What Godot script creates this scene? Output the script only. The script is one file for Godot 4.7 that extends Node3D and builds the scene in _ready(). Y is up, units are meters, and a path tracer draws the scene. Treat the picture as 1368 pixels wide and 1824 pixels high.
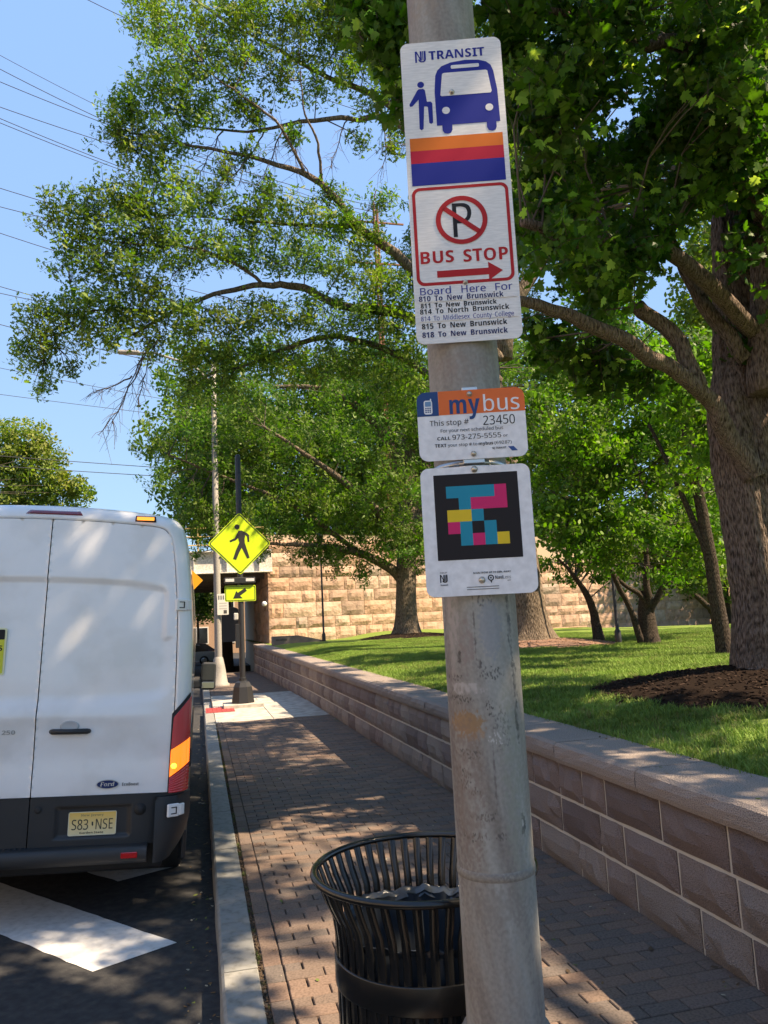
extends Node3D
# ---------------------------------------------------------------- helpers
var rng = RandomNumberGenerator.new()
var names = {}
var mats = {}
var cam: Camera3D
var nz = FastNoiseLite.new()
var tris = 0

func lin(r, g, b, a = 1.0):
	var c = Color(r, g, b).linear_to_srgb()
	c.a = a
	return c

func ramp_tex(sd, freq, stops, size = 512, oct = 4, kind = FastNoiseLite.TYPE_SIMPLEX_SMOOTH, domain = 0.0):
	var n = FastNoiseLite.new()
	n.seed = sd
	n.noise_type = kind
	n.frequency = freq
	n.fractal_octaves = oct
	if domain > 0.0:
		n.domain_warp_enabled = true
		n.domain_warp_amplitude = domain
	var t = NoiseTexture2D.new()
	t.width = size
	t.height = size
	t.seamless = true
	t.noise = n
	if stops:
		var g = Gradient.new()
		var offs = PackedFloat32Array()
		var cols = PackedColorArray()
		for s in stops:
			offs.append(s[0])
			cols.append(lin(s[1], s[2], s[3]))
		g.offsets = offs
		g.colors = cols
		t.color_ramp = g
	return t

func grey_tex(sd, freq, lo, hi, size = 512, oct = 5, kind = FastNoiseLite.TYPE_SIMPLEX_SMOOTH):
	return ramp_tex(sd, freq, [[0.15, lo, lo, lo], [0.85, hi, hi, hi]], size, oct, kind)

func M(r, g, b, rough = 0.7, metal = 0.0, o = {}):
	var m = StandardMaterial3D.new()
	m.albedo_color = lin(r, g, b)
	m.roughness = rough
	m.metallic = metal
	if o.has("tex"):
		m.albedo_texture = o.tex
		m.uv1_triplanar = not o.get("own_uv", false)
		m.uv1_world_triplanar = o.get("world", true)
		var s = o.get("scale", 1.0)
		m.uv1_scale = s if s is Vector3 else Vector3(s, s, s)
	if o.has("bump"):
		m.heightmap_enabled = true
		m.heightmap_texture = o.bump
		m.heightmap_scale = o.get("depth", 0.3)
		if not o.get("own_uv", false):
			m.uv1_triplanar = true
			m.uv1_world_triplanar = o.get("world", true)
			var s2 = o.get("scale", 1.0)
			m.uv1_scale = s2 if s2 is Vector3 else Vector3(s2, s2, s2)
	if o.has("rough_tex"):
		m.roughness_texture = o.rough_tex
	if o.has("coat"):
		m.clearcoat_enabled = true
		m.clearcoat = o.coat
		m.clearcoat_roughness = o.get("coat_rough", 0.05)
	if o.has("vc"):
		m.vertex_color_use_as_albedo = true
	if o.has("backlight"):
		m.backlight_enabled = true
		m.backlight = o.backlight
	if o.has("spec"):
		m.metallic_specular = o.spec
	if o.has("emit"):
		m.emission_enabled = true
		m.emission = o.emit
		m.emission_energy_multiplier = o.get("energy", 1.0)
	return m

func S(smooth = false):
	var st = SurfaceTool.new()
	st.begin(Mesh.PRIMITIVE_TRIANGLES)
	st.set_smooth_group(0 if smooth else -1)
	return st

func mesh_of(st):
	st.generate_normals()
	return st.commit()

func obj(called, st, m, parent = self):
	var o = MeshInstance3D.new()
	o.name = called
	o.mesh = mesh_of(st) if st is SurfaceTool else st
	o.material_override = m
	parent.add_child(o, true)
	return o

func numbered(called):
	if not names.has(called):
		names[called] = 0
		return called
	names[called] += 1
	return "%s_%03d" % [called, names[called]]

func tag(o, label, category, group = "", kind = ""):
	if label: o.set_meta("label", label)
	if category: o.set_meta("category", category)
	if group: o.set_meta("group", group)
	if kind: o.set_meta("kind", kind)
	return o

func thing(called, label, category, at = Vector3.ZERO, group = ""):
	var o = Node3D.new()
	o.name = numbered(called)
	add_child(o)
	o.position = at
	return tag(o, label, category, group)

func struct(called, label = ""):
	var o = Node3D.new()
	o.name = called
	add_child(o)
	o.set_meta("kind", "structure")
	if label: o.set_meta("label", label)
	return o

func tri(st, a, b, c, inner):
	if (c - a).cross(b - a).dot((a + b + c) / 3.0 - inner) < 0.0:
		var t = b
		b = c
		c = t
	st.add_vertex(a); st.add_vertex(b); st.add_vertex(c)

func quad(st, a, b, c, d, inner):
	tri(st, a, b, c, inner)
	tri(st, a, c, d, inner)

# box with chamfered edges; basis places it
func box(st, at, size, bev = 0.0, bs = Basis()):
	var h = size / 2.0
	if bev <= 0.0:
		var p = []
		for i in 8:
			p.append(at + bs * Vector3(h.x if i & 1 else -h.x, h.y if i & 2 else -h.y, h.z if i & 4 else -h.z))
		for f in [[0, 1, 3, 2], [4, 5, 7, 6], [0, 1, 5, 4], [2, 3, 7, 6], [0, 2, 6, 4], [1, 3, 7, 5]]:
			quad(st, p[f[0]], p[f[1]], p[f[2]], p[f[3]], at)
		return
	var k = h - Vector3(bev, bev, bev)
	var q = {}
	for i in 8:
		var s = Vector3(1 if i & 1 else -1, 1 if i & 2 else -1, 1 if i & 4 else -1)
		q[i] = [at + bs * (s * Vector3(h.x, k.y, k.z)), at + bs * (s * Vector3(k.x, h.y, k.z)), at + bs * (s * Vector3(k.x, k.y, h.z))]
	for f in [[0, 2, 6, 4, 0], [1, 3, 7, 5, 0], [0, 1, 5, 4, 1], [2, 3, 7, 6, 1], [0, 1, 3, 2, 2], [4, 5, 7, 6, 2]]:
		quad(st, q[f[0]][f[4]], q[f[1]][f[4]], q[f[2]][f[4]], q[f[3]][f[4]], at)
	for i in 8:
		tri(st, q[i][0], q[i][1], q[i][2], at)
		for ax in 3:
			var j = i | (1 << ax)
			if j != i:
				var u = (ax + 1) % 3
				var w = (ax + 2) % 3
				quad(st, q[i][u], q[j][u], q[j][w], q[i][w], at)

# swept tube with varying radius
func tube(st, pts, rads, sides = 8, cap = true, rough = 0.0):
	var n = pts.size()
	var rings = []
	var t0 = (pts[1] - pts[0]).normalized()
	var side = t0.cross(Vector3.UP if absf(t0.y) < 0.9 else Vector3.RIGHT).normalized()
	for i in n:
		var t = (pts[mini(i + 1, n - 1)] - pts[maxi(i - 1, 0)]).normalized()
		side = (side - t * side.dot(t)).normalized()
		var up = t.cross(side)
		var ring = []
		for k in sides:
			var a = TAU * k / sides
			var r = rads[i]
			var dirv = side * cos(a) + up * sin(a)
			if rough > 0.0:
				r *= 1.0 + rough * nz.get_noise_3dv((pts[i] + dirv * r) * 60.0)
			ring.append(pts[i] + dirv * r)
		rings.append(ring)
	for i in n - 1:
		for k in sides:
			var k2 = (k + 1) % sides
			var mid = (pts[i] + pts[i + 1]) / 2.0
			quad(st, rings[i][k], rings[i + 1][k], rings[i + 1][k2], rings[i][k2], mid)
	if cap:
		for e in [0, n - 1]:
			var inn = pts[1] if e == 0 else pts[n - 2]
			for k in range(1, sides - 1):
				tri(st, rings[e][0], rings[e][k], rings[e][k + 1], inn)

func rod(st, a, b, r, sides = 8):
	tube(st, [a, b], [r, r], sides)

# profile points (radius, y) turned round y
func lathe(st, at, prof, sides = 24, bs = Basis()):
	for i in prof.size() - 1:
		for k in sides:
			var a = TAU * k / sides
			var b = TAU * (k + 1) / sides
			var p = []
			for e in [[i, a], [i + 1, a], [i + 1, b], [i, b]]:
				p.append(at + bs * Vector3(prof[e[0]].x * cos(e[1]), prof[e[0]].y, prof[e[0]].x * sin(e[1])))
			# outward of the profile line (profile runs upwards on the outside)
			var d = prof[i + 1] - prof[i]
			var m2 = (a + b) / 2.0
			var nrm = bs * Vector3(d.y * cos(m2), -d.x, d.y * sin(m2))
			var c = (p[0] + p[1] + p[2] + p[3]) / 4.0
			if prof[i].x > 0.0001:
				tri(st, p[0], p[1], p[3], c - nrm * 10.0) if prof[i + 1].x <= 0.0001 else quad(st, p[0], p[1], p[2], p[3], c - nrm * 10.0)
			else:
				tri(st, p[0], p[1], p[2], c - nrm * 10.0)

# parametric sheet; f(u, v) -> Vector3, out = rough outward direction or inner point function
func sheet(st, f, nu, nv, flip = false, uv = true):
	var g = []
	for i in nu + 1:
		var row = []
		for j in nv + 1:
			row.append(f.call(float(i) / nu, float(j) / nv))
		g.append(row)
	for i in nu:
		for j in nv:
			var q = [[i, j], [i + 1, j], [i + 1, j + 1], [i, j], [i + 1, j + 1], [i, j + 1]]
			if flip:
				q = [[i, j], [i + 1, j + 1], [i + 1, j], [i, j], [i, j + 1], [i + 1, j + 1]]
			for e in q:
				if uv: st.set_uv(Vector2(float(e[0]) / nu, float(e[1]) / nv))
				st.add_vertex(g[e[0]][e[1]])

# flat polygon facing +z at height z
func poly(st, pts, z = 0.0, xf = Transform3D()):
	var pp = PackedVector2Array(pts)
	var ix = Geometry2D.triangulate_polygon(pp)
	for i in range(0, ix.size(), 3):
		var a = pp[ix[i]]
		var b = pp[ix[i + 1]]
		var c = pp[ix[i + 2]]
		if (b - a).cross(c - a) > 0.0:
			var t = b
			b = c
			c = t
		for p in [a, b, c]:
			st.add_vertex(xf * Vector3(p.x, p.y, z))

# prism: polygon extruded from z = -depth to z = 0
func prism(st, pts, depth, xf = Transform3D()):
	poly(st, pts, 0.0, xf)
	var rev = []
	for p in pts: rev.append(p)
	var pp = PackedVector2Array(rev)
	var ix = Geometry2D.triangulate_polygon(pp)
	for i in range(0, ix.size(), 3):
		var a = pp[ix[i]]
		var b = pp[ix[i + 1]]
		var c = pp[ix[i + 2]]
		if (b - a).cross(c - a) < 0.0:
			var t = b
			b = c
			c = t
		for p in [a, b, c]:
			st.add_vertex(xf * Vector3(p.x, p.y, -depth))
	var cw = Geometry2D.is_polygon_clockwise(pp)
	for i in pp.size():
		var a2 = pp[i]
		var b2 = pp[(i + 1) % pp.size()]
		if cw:
			var t2 = a2
			a2 = b2
			b2 = t2
		var A = xf * Vector3(a2.x, a2.y, 0)
		var Bv = xf * Vector3(b2.x, b2.y, 0)
		var Cc = xf * Vector3(b2.x, b2.y, -depth)
		var D = xf * Vector3(a2.x, a2.y, -depth)
		for p in [A, Bv, Cc, A, Cc, D]: st.add_vertex(p)

func rrect(x0, y0, x1, y1, r, seg = 6):
	var out = []
	for c in [[x1 - r, y1 - r, 0.0], [x0 + r, y1 - r, PI / 2], [x0 + r, y0 + r, PI], [x1 - r, y0 + r, PI * 1.5]]:
		for k in seg + 1:
			var a = c[2] + PI / 2 * k / seg
			out.append(Vector2(c[0] + r * cos(a), c[1] + r * sin(a)))
	return out

func disc(cx, cy, r, seg = 24, ry = -1.0):
	var out = []
	for k in seg:
		out.append(Vector2(cx + r * cos(TAU * k / seg), cy + (r if ry < 0 else ry) * sin(TAU * k / seg)))
	return out

# ring between two polygons with equal point counts
func band(st, outer, inner, z, xf = Transform3D()):
	var n = outer.size()
	for i in n:
		var j = (i + 1) % n
		var p = [outer[i], outer[j], inner[j], inner[i]]
		var c = Vector3((outer[i].x + inner[j].x) / 2, (outer[i].y + inner[j].y) / 2, z - 1.0)
		quad(st, xf * Vector3(p[0].x, p[0].y, z), xf * Vector3(p[1].x, p[1].y, z), xf * Vector3(p[2].x, p[2].y, z), xf * Vector3(p[3].x, p[3].y, z), xf * c)

# lettering fitted to a rectangle (x, baseline y, width, cap height)
func letters(parent, called, text, x, y, w, h, m, bold = false, z = 0.0012, serif = false, italic = false):
	var f = SystemFont.new()
	f.font_names = PackedStringArray(["Droid Serif" if serif else "Droid Sans"])
	f.font_weight = 700 if bold else 400
	var tm = TextMesh.new()
	tm.font = f
	tm.text = text
	tm.font_size = 48
	tm.pixel_size = 0.01
	tm.depth = 0.0
	tm.curve_step = 3.0
	var bb = tm.get_aabb()
	var ref = TextMesh.new()
	ref.font = f
	ref.text = "H"
	ref.font_size = 48
	ref.pixel_size = 0.01
	ref.depth = 0.0
	var rb = ref.get_aabb()
	var sx = w / bb.size.x
	var sy = h / rb.size.y
	var b = Basis(Vector3(sx, 0, 0), Vector3(0.18 * sy if italic else 0.0, sy, 0), Vector3(0, 0, 1))
	# TextMesh is centred: put its lower left at (x, y) using the cap reference as baseline
	var base_y = rb.position.y
	var st = SurfaceTool.new()
	var xf = Transform3D(b, Vector3(x - bb.position.x * sx, y - base_y * sy, z))
	for s in tm.get_surface_count():
		st.append_from(tm, s, xf)
	return obj(called, st.commit(), m, parent)

func catmull(p, per = 4):
	var out = []
	for i in p.size() - 1:
		var a = p[maxi(i - 1, 0)]
		var b = p[i]
		var c = p[i + 1]
		var d = p[mini(i + 2, p.size() - 1)]
		for k in per:
			var t = float(k) / per
			out.append(0.5 * ((2.0 * b) + (c - a) * t + (2.0 * a - 5.0 * b + 4.0 * c - d) * t * t + (3.0 * b - a - 3.0 * c + d) * t * t * t))
	out.append(p[p.size() - 1])
	return out

func scatter(called, mesh, xfs, m, parent, cols = null, kind = "stuff"):
	var mm = MultiMesh.new()
	mm.transform_format = MultiMesh.TRANSFORM_3D
	mm.use_colors = cols != null
	mm.mesh = mesh
	mm.instance_count = xfs.size()
	for i in xfs.size():
		mm.set_instance_transform(i, xfs[i])
		if cols != null: mm.set_instance_color(i, cols[i])
	var o = MultiMeshInstance3D.new()
	o.name = called
	o.multimesh = mm
	o.material_override = m
	if kind: o.set_meta("kind", kind)
	parent.add_child(o, true)
	return o

func rnd(a, b): return rng.randf_range(a, b)

func seen_at(p):   # distance in front of the lens if the point is in the frame, else -1
	var q = cam.transform.affine_inverse() * p
	if q.z > -0.3: return -1.0
	var k = tan(deg_to_rad(cam.fov / 2))
	if absf(q.y / q.z) > k * 1.02 or absf(q.x / q.z) > k * 0.75 * 1.03: return -1.0
	return -q.z

# street levels: flat near the camera, falling towards the underpass
func gy(z): return 0.0 if z > -18.0 else -0.0135 * (-z - 18.0)
func road_y(x, z): return gy(z) - 0.15 + 0.045 * minf(0.08 - x, 3.6) - 0.03 * maxf(0.0, -x - 3.52)

const LAWN = [[2.9, -3, .83], [2.9, -12, .91], [2.9, -25, .96], [2.9, -36, 1.03], [5.5, -6.8, .93], [8.3, -18.6, 1.0], [10.4, -16.6, .93], [8.6, -11.5, .93], [7.6, -28.5, 1.18], [5.8, -37.6, 1.0], [9.5, -38.2, 1.3], [20.6, -41.8, .92], [25.8, -42.7, .42], [32.8, -44.2, -.03], [14.5, -19.4, .98], [2.9, 6, .8], [9, 4, .95], [20, -5, 1.1], [20, -20, 1.0], [4.2, -25, 1.08], [5.2, -33, 1.05]]
func lawn_y(x, z):
	var s = 0.0
	var w = 0.0
	for p in LAWN:
		var d = (x - p[0]) * (x - p[0]) + (z - p[1]) * (z - p[1])
		var k = 1.0 / (d * d * 0.02 + d + 0.3)
		s += p[2] * k
		w += k
	var y = s / w
	var t = clampf((3.9 - x) / 1.0, 0.0, 1.0)   # meets the back of the coping
	return lerpf(y, 0.81 + 0.005 * clampf(-z, 0.0, 36.0), t * t * (3.0 - 2.0 * t))
var OAK_LIMBS = [
[7.53,8.23,-17.59,0.15,5.01,10.29,-16.87,0.13,3.81,11.02,-16.64,0.1,2.88,11.94,-16.42,0.08,1.59,12.34,-16.37,0.05,-0.27,12.57,-16.37,0.03],
[2.9,11.9,-16.42,0.04,2.77,12.6,-15.93,0.03,2.42,13.24,-15.62,0.02,2.35,13.97,-15.32,0.01],
[2.55,12.03,-16.39,0.04,1.82,13.03,-15.9,0.03,0.71,13.68,-15.76,0.02,0.23,14.05,-15.62,0.01],
[7.58,11.35,-17.12,0.09,4.99,13.52,-16.4,0.08,3.85,13.55,-16.26,0.06,2.78,13.44,-16.33,0.05,1.23,13.13,-16.55,0.03,-0.15,13.1,-16.47,0.02],
[7.6,12.62,-16.93,0.1,4.67,14.34,-16.67,0.08,3.32,14.95,-16.81,0.06,2.11,15.54,-16.81,0.04,1.05,15.98,-16.8,0.02],
[7.57,7.7,-17.77,0.13,5.3,9.1,-17.39,0.12,3.44,9.28,-17.19,0.1,2.49,9.6,-17.07,0.09,1.56,9.6,-16.98,0.07,0.42,9.31,-16.99,0.05,-0.57,8.79,-17,0.04,-1.42,8.26,-17.08,0.02],
[7.65,6.29,-18.05,0.11,5.34,8.06,-17.74,0.09,3.33,8.63,-17.52,0.07,1.96,8.22,-17.5,0.05,1.04,7.8,-17.58,0.03],
[1.56,9.6,-16.98,0.04,0.92,9.93,-16.68,0.04,-0.18,10.17,-16.49,0.03,-1.72,10.21,-16.55,0.02,-2.63,10.28,-16.56,0.01],
[-0.57,8.79,-17,0.04,-1.53,8.88,-17.01,0.03,-2.47,8.72,-17.06,0.02,-3.27,8.2,-17.12,0.01],
[3.81,11.02,-16.64,0.05,2.21,10.96,-16.62,0.04,0.69,10.95,-16.58,0.02,-1.02,10.94,-16.59,0.01]]
var OAK_STEMS = [
[7.64,8.3,-17.76,0.3,8.05,13.38,-17.34,0.23,8.75,19.89,-17.04,0.17,9.3,25.38,-16.73,0.1],
[7.81,9.47,-17.65,0.2,9.68,11.99,-17.45,0.15,12.32,15.18,-17.38,0.11,15,17.65,-17.4,0.06],
[8.05,13.38,-17.34,0.2,6.33,16.35,-16.49,0.15,4.84,18.41,-15.93,0.11,2.87,19.61,-15.4,0.06]]
var OAK_CLUSTERS = [-0.83,15.23,-15.91,0.7,-0.49,14.36,-15.96,0.75,0.13,15.25,-16.09,0.8,1.01,15.61,-16.03,0.8,1.78,15.93,-16,0.9,2.82,15.91,-15.96,0.9,3.63,16.16,-15.93,0.8,4.22,15.74,-15.95,0.8,-1.39,13.1,-16.15,0.6,-0.92,13.52,-16.18,0.7,-0.13,13.72,-15.96,0.75,0.67,14.26,-15.9,0.7,1.36,14.7,-15.97,0.7,2.34,15,-16,0.7,3.36,15.38,-16.11,0.7,4.02,14.96,-16.12,0.6,-1.58,12.56,-16.28,0.6,-1.12,12.24,-16.42,0.65,-0.45,12.7,-16.19,0.7,0.16,13.17,-16.18,0.6,1.03,13.44,-16.13,0.5,1.91,13.97,-15.94,0.5,-0.82,11.67,-16.43,0.5,-0.28,11.52,-16.32,0.45,0.64,11.96,-16.34,0.4,1.34,13.24,-16.19,0.4,2.78,14.08,-16.13,0.45,3.56,14.37,-16,0.5,4.13,13.9,-16.24,0.45,3.84,12.99,-16.34,0.3,4.66,12.94,-16.36,0.3,4.58,14.81,-16.21,0.6,1.21,12.49,-16.33,0.35,2.23,12.95,-16.22,0.35,-2.92,10.68,-16.57,0.5,-2.29,10.89,-16.49,0.6,-1.7,11.16,-16.41,0.6,-1.24,11.03,-16.42,0.6,-2.3,10.25,-16.58,0.6,-1.66,10.33,-16.52,0.65,-0.89,10.64,-16.5,0.7,-0.17,10.93,-16.38,0.6,0.44,11.29,-16.39,0.55,1.18,10.99,-16.46,0.65,1.94,11.12,-16.46,0.65,2.72,10.93,-16.5,0.6,3.45,11,-16.52,0.6,4.07,10.74,-16.62,0.6,-2.64,9.71,-16.64,0.5,-1.95,9.52,-16.61,0.65,-1.2,9.87,-16.58,0.7,-0.43,10.06,-16.57,0.7,0.3,10.24,-16.57,0.7,1.05,10.3,-16.59,0.7,1.81,10.24,-16.62,0.7,2.58,10.23,-16.64,0.7,3.38,10.09,-16.67,0.7,4.21,9.93,-16.81,0.7,4.86,9.56,-17.01,0.7,3.13,11.61,-16.41,0.4,4.34,11.58,-16.43,0.4,1.58,11.65,-16.47,0.4,-3.38,8.51,-17,0.5,-2.96,8.01,-16.97,0.5,-3.37,7.58,-17.14,0.45,-2.77,8.66,-16.93,0.55,-2.21,8.91,-16.86,0.6,-2.34,8.26,-16.99,0.5,-1.63,8.74,-16.85,0.6,-1.7,8.14,-16.95,0.5,-0.92,9.12,-16.83,0.65,-1.03,8.51,-16.94,0.55,-0.2,8.73,-16.81,0.6,-0.15,8.24,-16.87,0.5,0.53,8.55,-16.87,0.6,1.22,8.83,-16.87,0.6,1.92,8.74,-16.92,0.65,2.72,8.95,-17,0.7,3.53,9,-17.01,0.7,4.37,9.01,-17.11,0.8,4.97,8.49,-17.35,0.8,-3.2,7.09,-17.16,0.28,-2.57,7.57,-17.04,0.3,-3.52,7.96,-17.01,0.3,0.15,7.84,-17.38,0.6,0.91,8.04,-17.37,0.65,1.68,7.97,-17.4,0.65,2.49,7.9,-17.52,0.7,3.31,8.06,-17.51,0.7,4.16,7.99,-17.62,0.8,5,7.46,-17.7,0.8,-0.11,7.28,-17.52,0.45,0.65,7.3,-17.54,0.5,-0.94,7.99,-17,0.4,5.04,28.74,-17.6,0.93,7.65,22.25,-14.21,1.1,-0.47,22.12,-16.29,0.94,5.9,18.54,-15.59,0.99,-0.4,19.46,-18.04,0.96,1.06,28.4,-19.65,0.97,9.21,21.61,-15.88,1.12,-0.01,26.54,-16.38,1.17,6.91,26.43,-17.07,1.08,4.54,22.11,-18.99,1,10.46,25.87,-18.09,1.19,3.6,17.22,-16.31,1.07,12.86,27.13,-14.91,0.92,11.39,21.38,-16.63,1.25,17.11,24.75,-15.31,0.92,13.46,25.03,-18.22,1.23,4.27,26.37,-18.25,0.91,6.59,24.53,-14.51,0.92,7.89,25.77,-18.79,1.23,14.51,25.23,-14.32,1.04,1.49,25.55,-16.32,0.99,6.35,26.09,-19.55,1.18,8.76,23.69,-17.59,0.92,17.12,22.62,-16.93,1.22,9.31,24.98,-13.46,0.98,0.73,28.19,-20.13,1.15,5.65,28.75,-18.56,0.96,1.28,20.78,-15.79,1.11,11.3,25.22,-14.81,0.97,14.17,24.99,-16.71,1.03,3.26,23.56,-20.88,1.24,14.66,21.57,-16.85,0.99,7.28,22.16,-14.13,1.01,4.02,24.75,-20.34,1.08,15.23,22.99,-13.26,0.99,11.88,20.92,-17.89,1.2,1.64,21.61,-20.45,0.96,11.17,25.59,-15.92,0.95,-1.09,20.22,-20.34,1.11,9.34,19.21,-16.5,1.27,11.94,13.67,-18.01,0.61,8.25,10.85,-18.42,0.74,10.82,13.91,-18.34,0.84,9.02,13.15,-18.09,0.68,13.81,13.87,-17.63,0.83,14.84,14.53,-17.41,0.75,11.89,12.01,-18.08,0.76,14.97,16.24,-16.99,0.88,13.59,16.69,-16.12,0.73,8.66,15.89,-17.32,0.8,9.76,12.15,-19.13,0.64,10.17,16.18,-18.6,0.61,11.59,13.81,-16.76,0.7,12.09,13.19,-16.85,0.9,9.62,16.83,-18.78,0.68,9.91,15.45,-19.26,0.85,10.85,18.2,-18.65,0.77,12.62,17.06,-16.14,0.81,12.05,18.96,-18.29,0.79,8.93,10.52,-19.03,0.7,10.32,11.25,-18.16,0.75,9.51,15.15,-17.68,0.6,8.56,16.91,-17.19,0.82,9.36,13.31,-17.35,0.68,8.69,14.33,-17.41,0.69,10.16,13.24,-18.53,0.83,6.6,11.76,-18,0.72,6.61,17.99,-17,0.87,5.93,10.61,-18.19,0.85,6.17,9.97,-17.98,0.81,6.07,12.35,-17.55,0.8,6.91,11.09,-17.28,0.76,4.77,16.92,-16.48,0.82,7.55,13.22,-16.58,0.74,5.83,13.66,-17.09,0.64,7.69,16.69,-17.21,0.88,5.46,15.1,-16.47,0.88,7.83,17.08,-16.81,0.75,6.98,12.87,-16.02,0.75,5.37,15.52,-17.67,0.6,6.47,9.96,-16.8,0.88,5.56,14.99,-18.02,0.78,4.21,17.57,-17.65,0.69,5.79,16.01,-16.58,0.89,7.33,10.61,-17.5,0.87,5.64,11.25,-17.85,0.69,7.78,15.67,-16.7,0.69,5.83,13.92,-16.47,0.65]
var BOAK_LIMBS = [
[7.78,3.28,-28.86,0.24,7.02,3.82,-28.55,0.19,5.86,4.35,-28.14,0.14,4.11,4.62,-27.69,0.1,2.47,4.71,-27.46,0.05],
[7.93,4.35,-28.67,0.22,7,5.49,-28.11,0.18,5.85,6.5,-27.62,0.14,4.16,7.69,-27.23,0.09,2.34,8.84,-26.89,0.05],
[8.14,5.11,-28.71,0.25,7.44,8.4,-28.4,0.19,5.25,10.52,-28.11,0.12,2.7,10.71,-28.19,0.06],
[8.14,5.11,-28.71,0.3,8.86,8,-28.64,0.2,9.72,12.1,-28.35,0.1],
[8.19,4.35,-28.81,0.2,9.19,5.54,-28.71,0.13,10.88,6.19,-28.72,0.06],
[5.86,4.35,-28.14,0.1,3.34,6.11,-27.66,0.08,0.95,7.15,-27.58,0.05,-0.97,7.92,-27.41,0.03]]
var BOAK_CLUSTERS = [-0.96,8.41,-27.34,0.7,-1.69,8.15,-27.56,0.6,-1.17,7.15,-27.58,0.8,-0.17,9.99,-27.12,0.8,-0.09,8.76,-27.08,0.9,-0.51,6.44,-27.52,0.7,0.06,5.76,-27.69,0.8,0.76,7.63,-27.45,1,1.08,8.95,-27.39,1,1.4,10.19,-27.33,1,2,9.32,-27.52,1,2.62,10.15,-27.46,1,2.98,8.46,-27.41,1,2.25,7.14,-27.57,1,3.55,7.11,-27.46,1.1,4.23,8.9,-27.45,1.1,5.13,10.21,-27.46,1.1,5.47,8.17,-27.46,1.1,4.57,6.39,-27.53,1,5.81,6.47,-27.42,1.1,6.38,9.06,-27.53,1.1,7.32,10.39,-27.52,1.1,7.19,7.65,-27.54,1.1,6.69,5.35,-27.79,1,5.39,4.95,-27.75,0.8,4.13,5.47,-27.57,0.8,2.91,5.5,-27.65,0.8,8.19,9.02,-27.71,1.1,8.11,6.85,-27.85,1.1,7.92,4.81,-27.98,1,8.65,3.97,-28.34,0.8,2.49,4.9,-27.63,0.6,1.42,5.82,-27.55,0.8,0.64,6.14,-27.59,0.8,4.97,4.15,-27.97,0.5,7.04,4.48,-27.62,0.9,6.1,3.9,-27.83,0.5,4.11,4.3,-27.74,0.5,2.29,4.41,-27.75,0.4,3.29,4.38,-27.72,0.4,5.73,3.38,-27.69,0.45,4.93,3.62,-27.85,0.3,1.5,4.92,-27.66,0.5,0.72,4.94,-27.65,0.4,5.47,6.54,-27.94,0.85,2.82,6.08,-27.13,0.62,3.99,5.59,-28.41,0.77,4.83,5.9,-27.48,0.66,3.13,5.76,-28.11,0.81,3.59,6.29,-27.21,0.67,5.11,4.41,-28.24,0.81,6.57,4.43,-27.17,0.73,2.42,6.2,-28.78,0.8,7.33,4.14,-26.61,0.58,8.05,4.89,-27.07,0.78,5.17,5.56,-27.93,0.62,6.36,6.53,-26.16,0.71,5.74,5.84,-26.7,0.73,7.66,6.14,-25.83,0.65,7.11,4.86,-27.04,0.61,4.09,4.4,-27.83,0.61,8.02,4.83,-27.12,0.66,7.06,5.61,-26.09,0.69,4.49,4.52,-27.55,0.79,6.76,6.71,-26.02,0.83,3.98,5.08,-28.51,0.65,4.12,6.17,-26.64,0.78,7.99,4.18,-26.7,0.63,6.67,6.14,-26.13,0.56,6.15,5.15,-27.69,0.8,-0.14,5.64,-27.54,0.5,0.53,5.31,-27.43,0.55,0.14,5.04,-27.56,0.45,0.91,4.44,-27.67,0.35,-0.06,4.46,-27.7,0.3,11.6,12.01,-29.4,0.99,10.47,9.97,-29.6,0.96,6.82,10.53,-28.28,1.17,13.9,8.31,-27.16,1.14,10.48,4.83,-28.03,1.04,13.19,6.24,-30.12,0.91,7.29,11.48,-28.16,1.19,10.14,5.42,-29.01,1.16,9.34,10.96,-29.88,1.18,10.57,10.79,-28.11,0.94,10.82,10.83,-27.89,1.1,6.26,10.12,-28.66,1.14,9.59,11.68,-27.25,1.02,9.54,7.45,-27.84,0.95,11.17,9.22,-27.88,0.99,14.07,10.09,-28.07,1.01,9.15,6.3,-31.4,1.01,13.94,9.47,-29.12,1.02,13.71,11.6,-27.67,1.14,13.52,10.52,-26.54,1.18,10.26,6.09,-28.11,1.14,7.09,9.99,-30.82,1.15,12.55,12.63,-29.07,0.94,10.64,8.47,-29.37,0.99,8.67,8.16,-29.17,1.1,8.53,8.91,-27.63,1.09,11.82,8.74,-27.42,1.04,5.69,11.77,-29.39,0.93,9.1,8.87,-29.73,0.92,11.79,6.58,-28.95,0.92,14.85,6.97,-29.25,0.96,12.6,11.73,-29.4,0.98,9.26,9.9,-27.88,0.95,9.78,12.11,-30.18,0.97,12.74,7.23,-29.83,1.12,9.11,6.95,-29.33,0.97,5.41,10.58,-28.2,1,13.78,7.74,-28.95,1.1,11.46,8.03,-28.08,0.96,7.64,11.13,-27.59,1.11]
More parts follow.
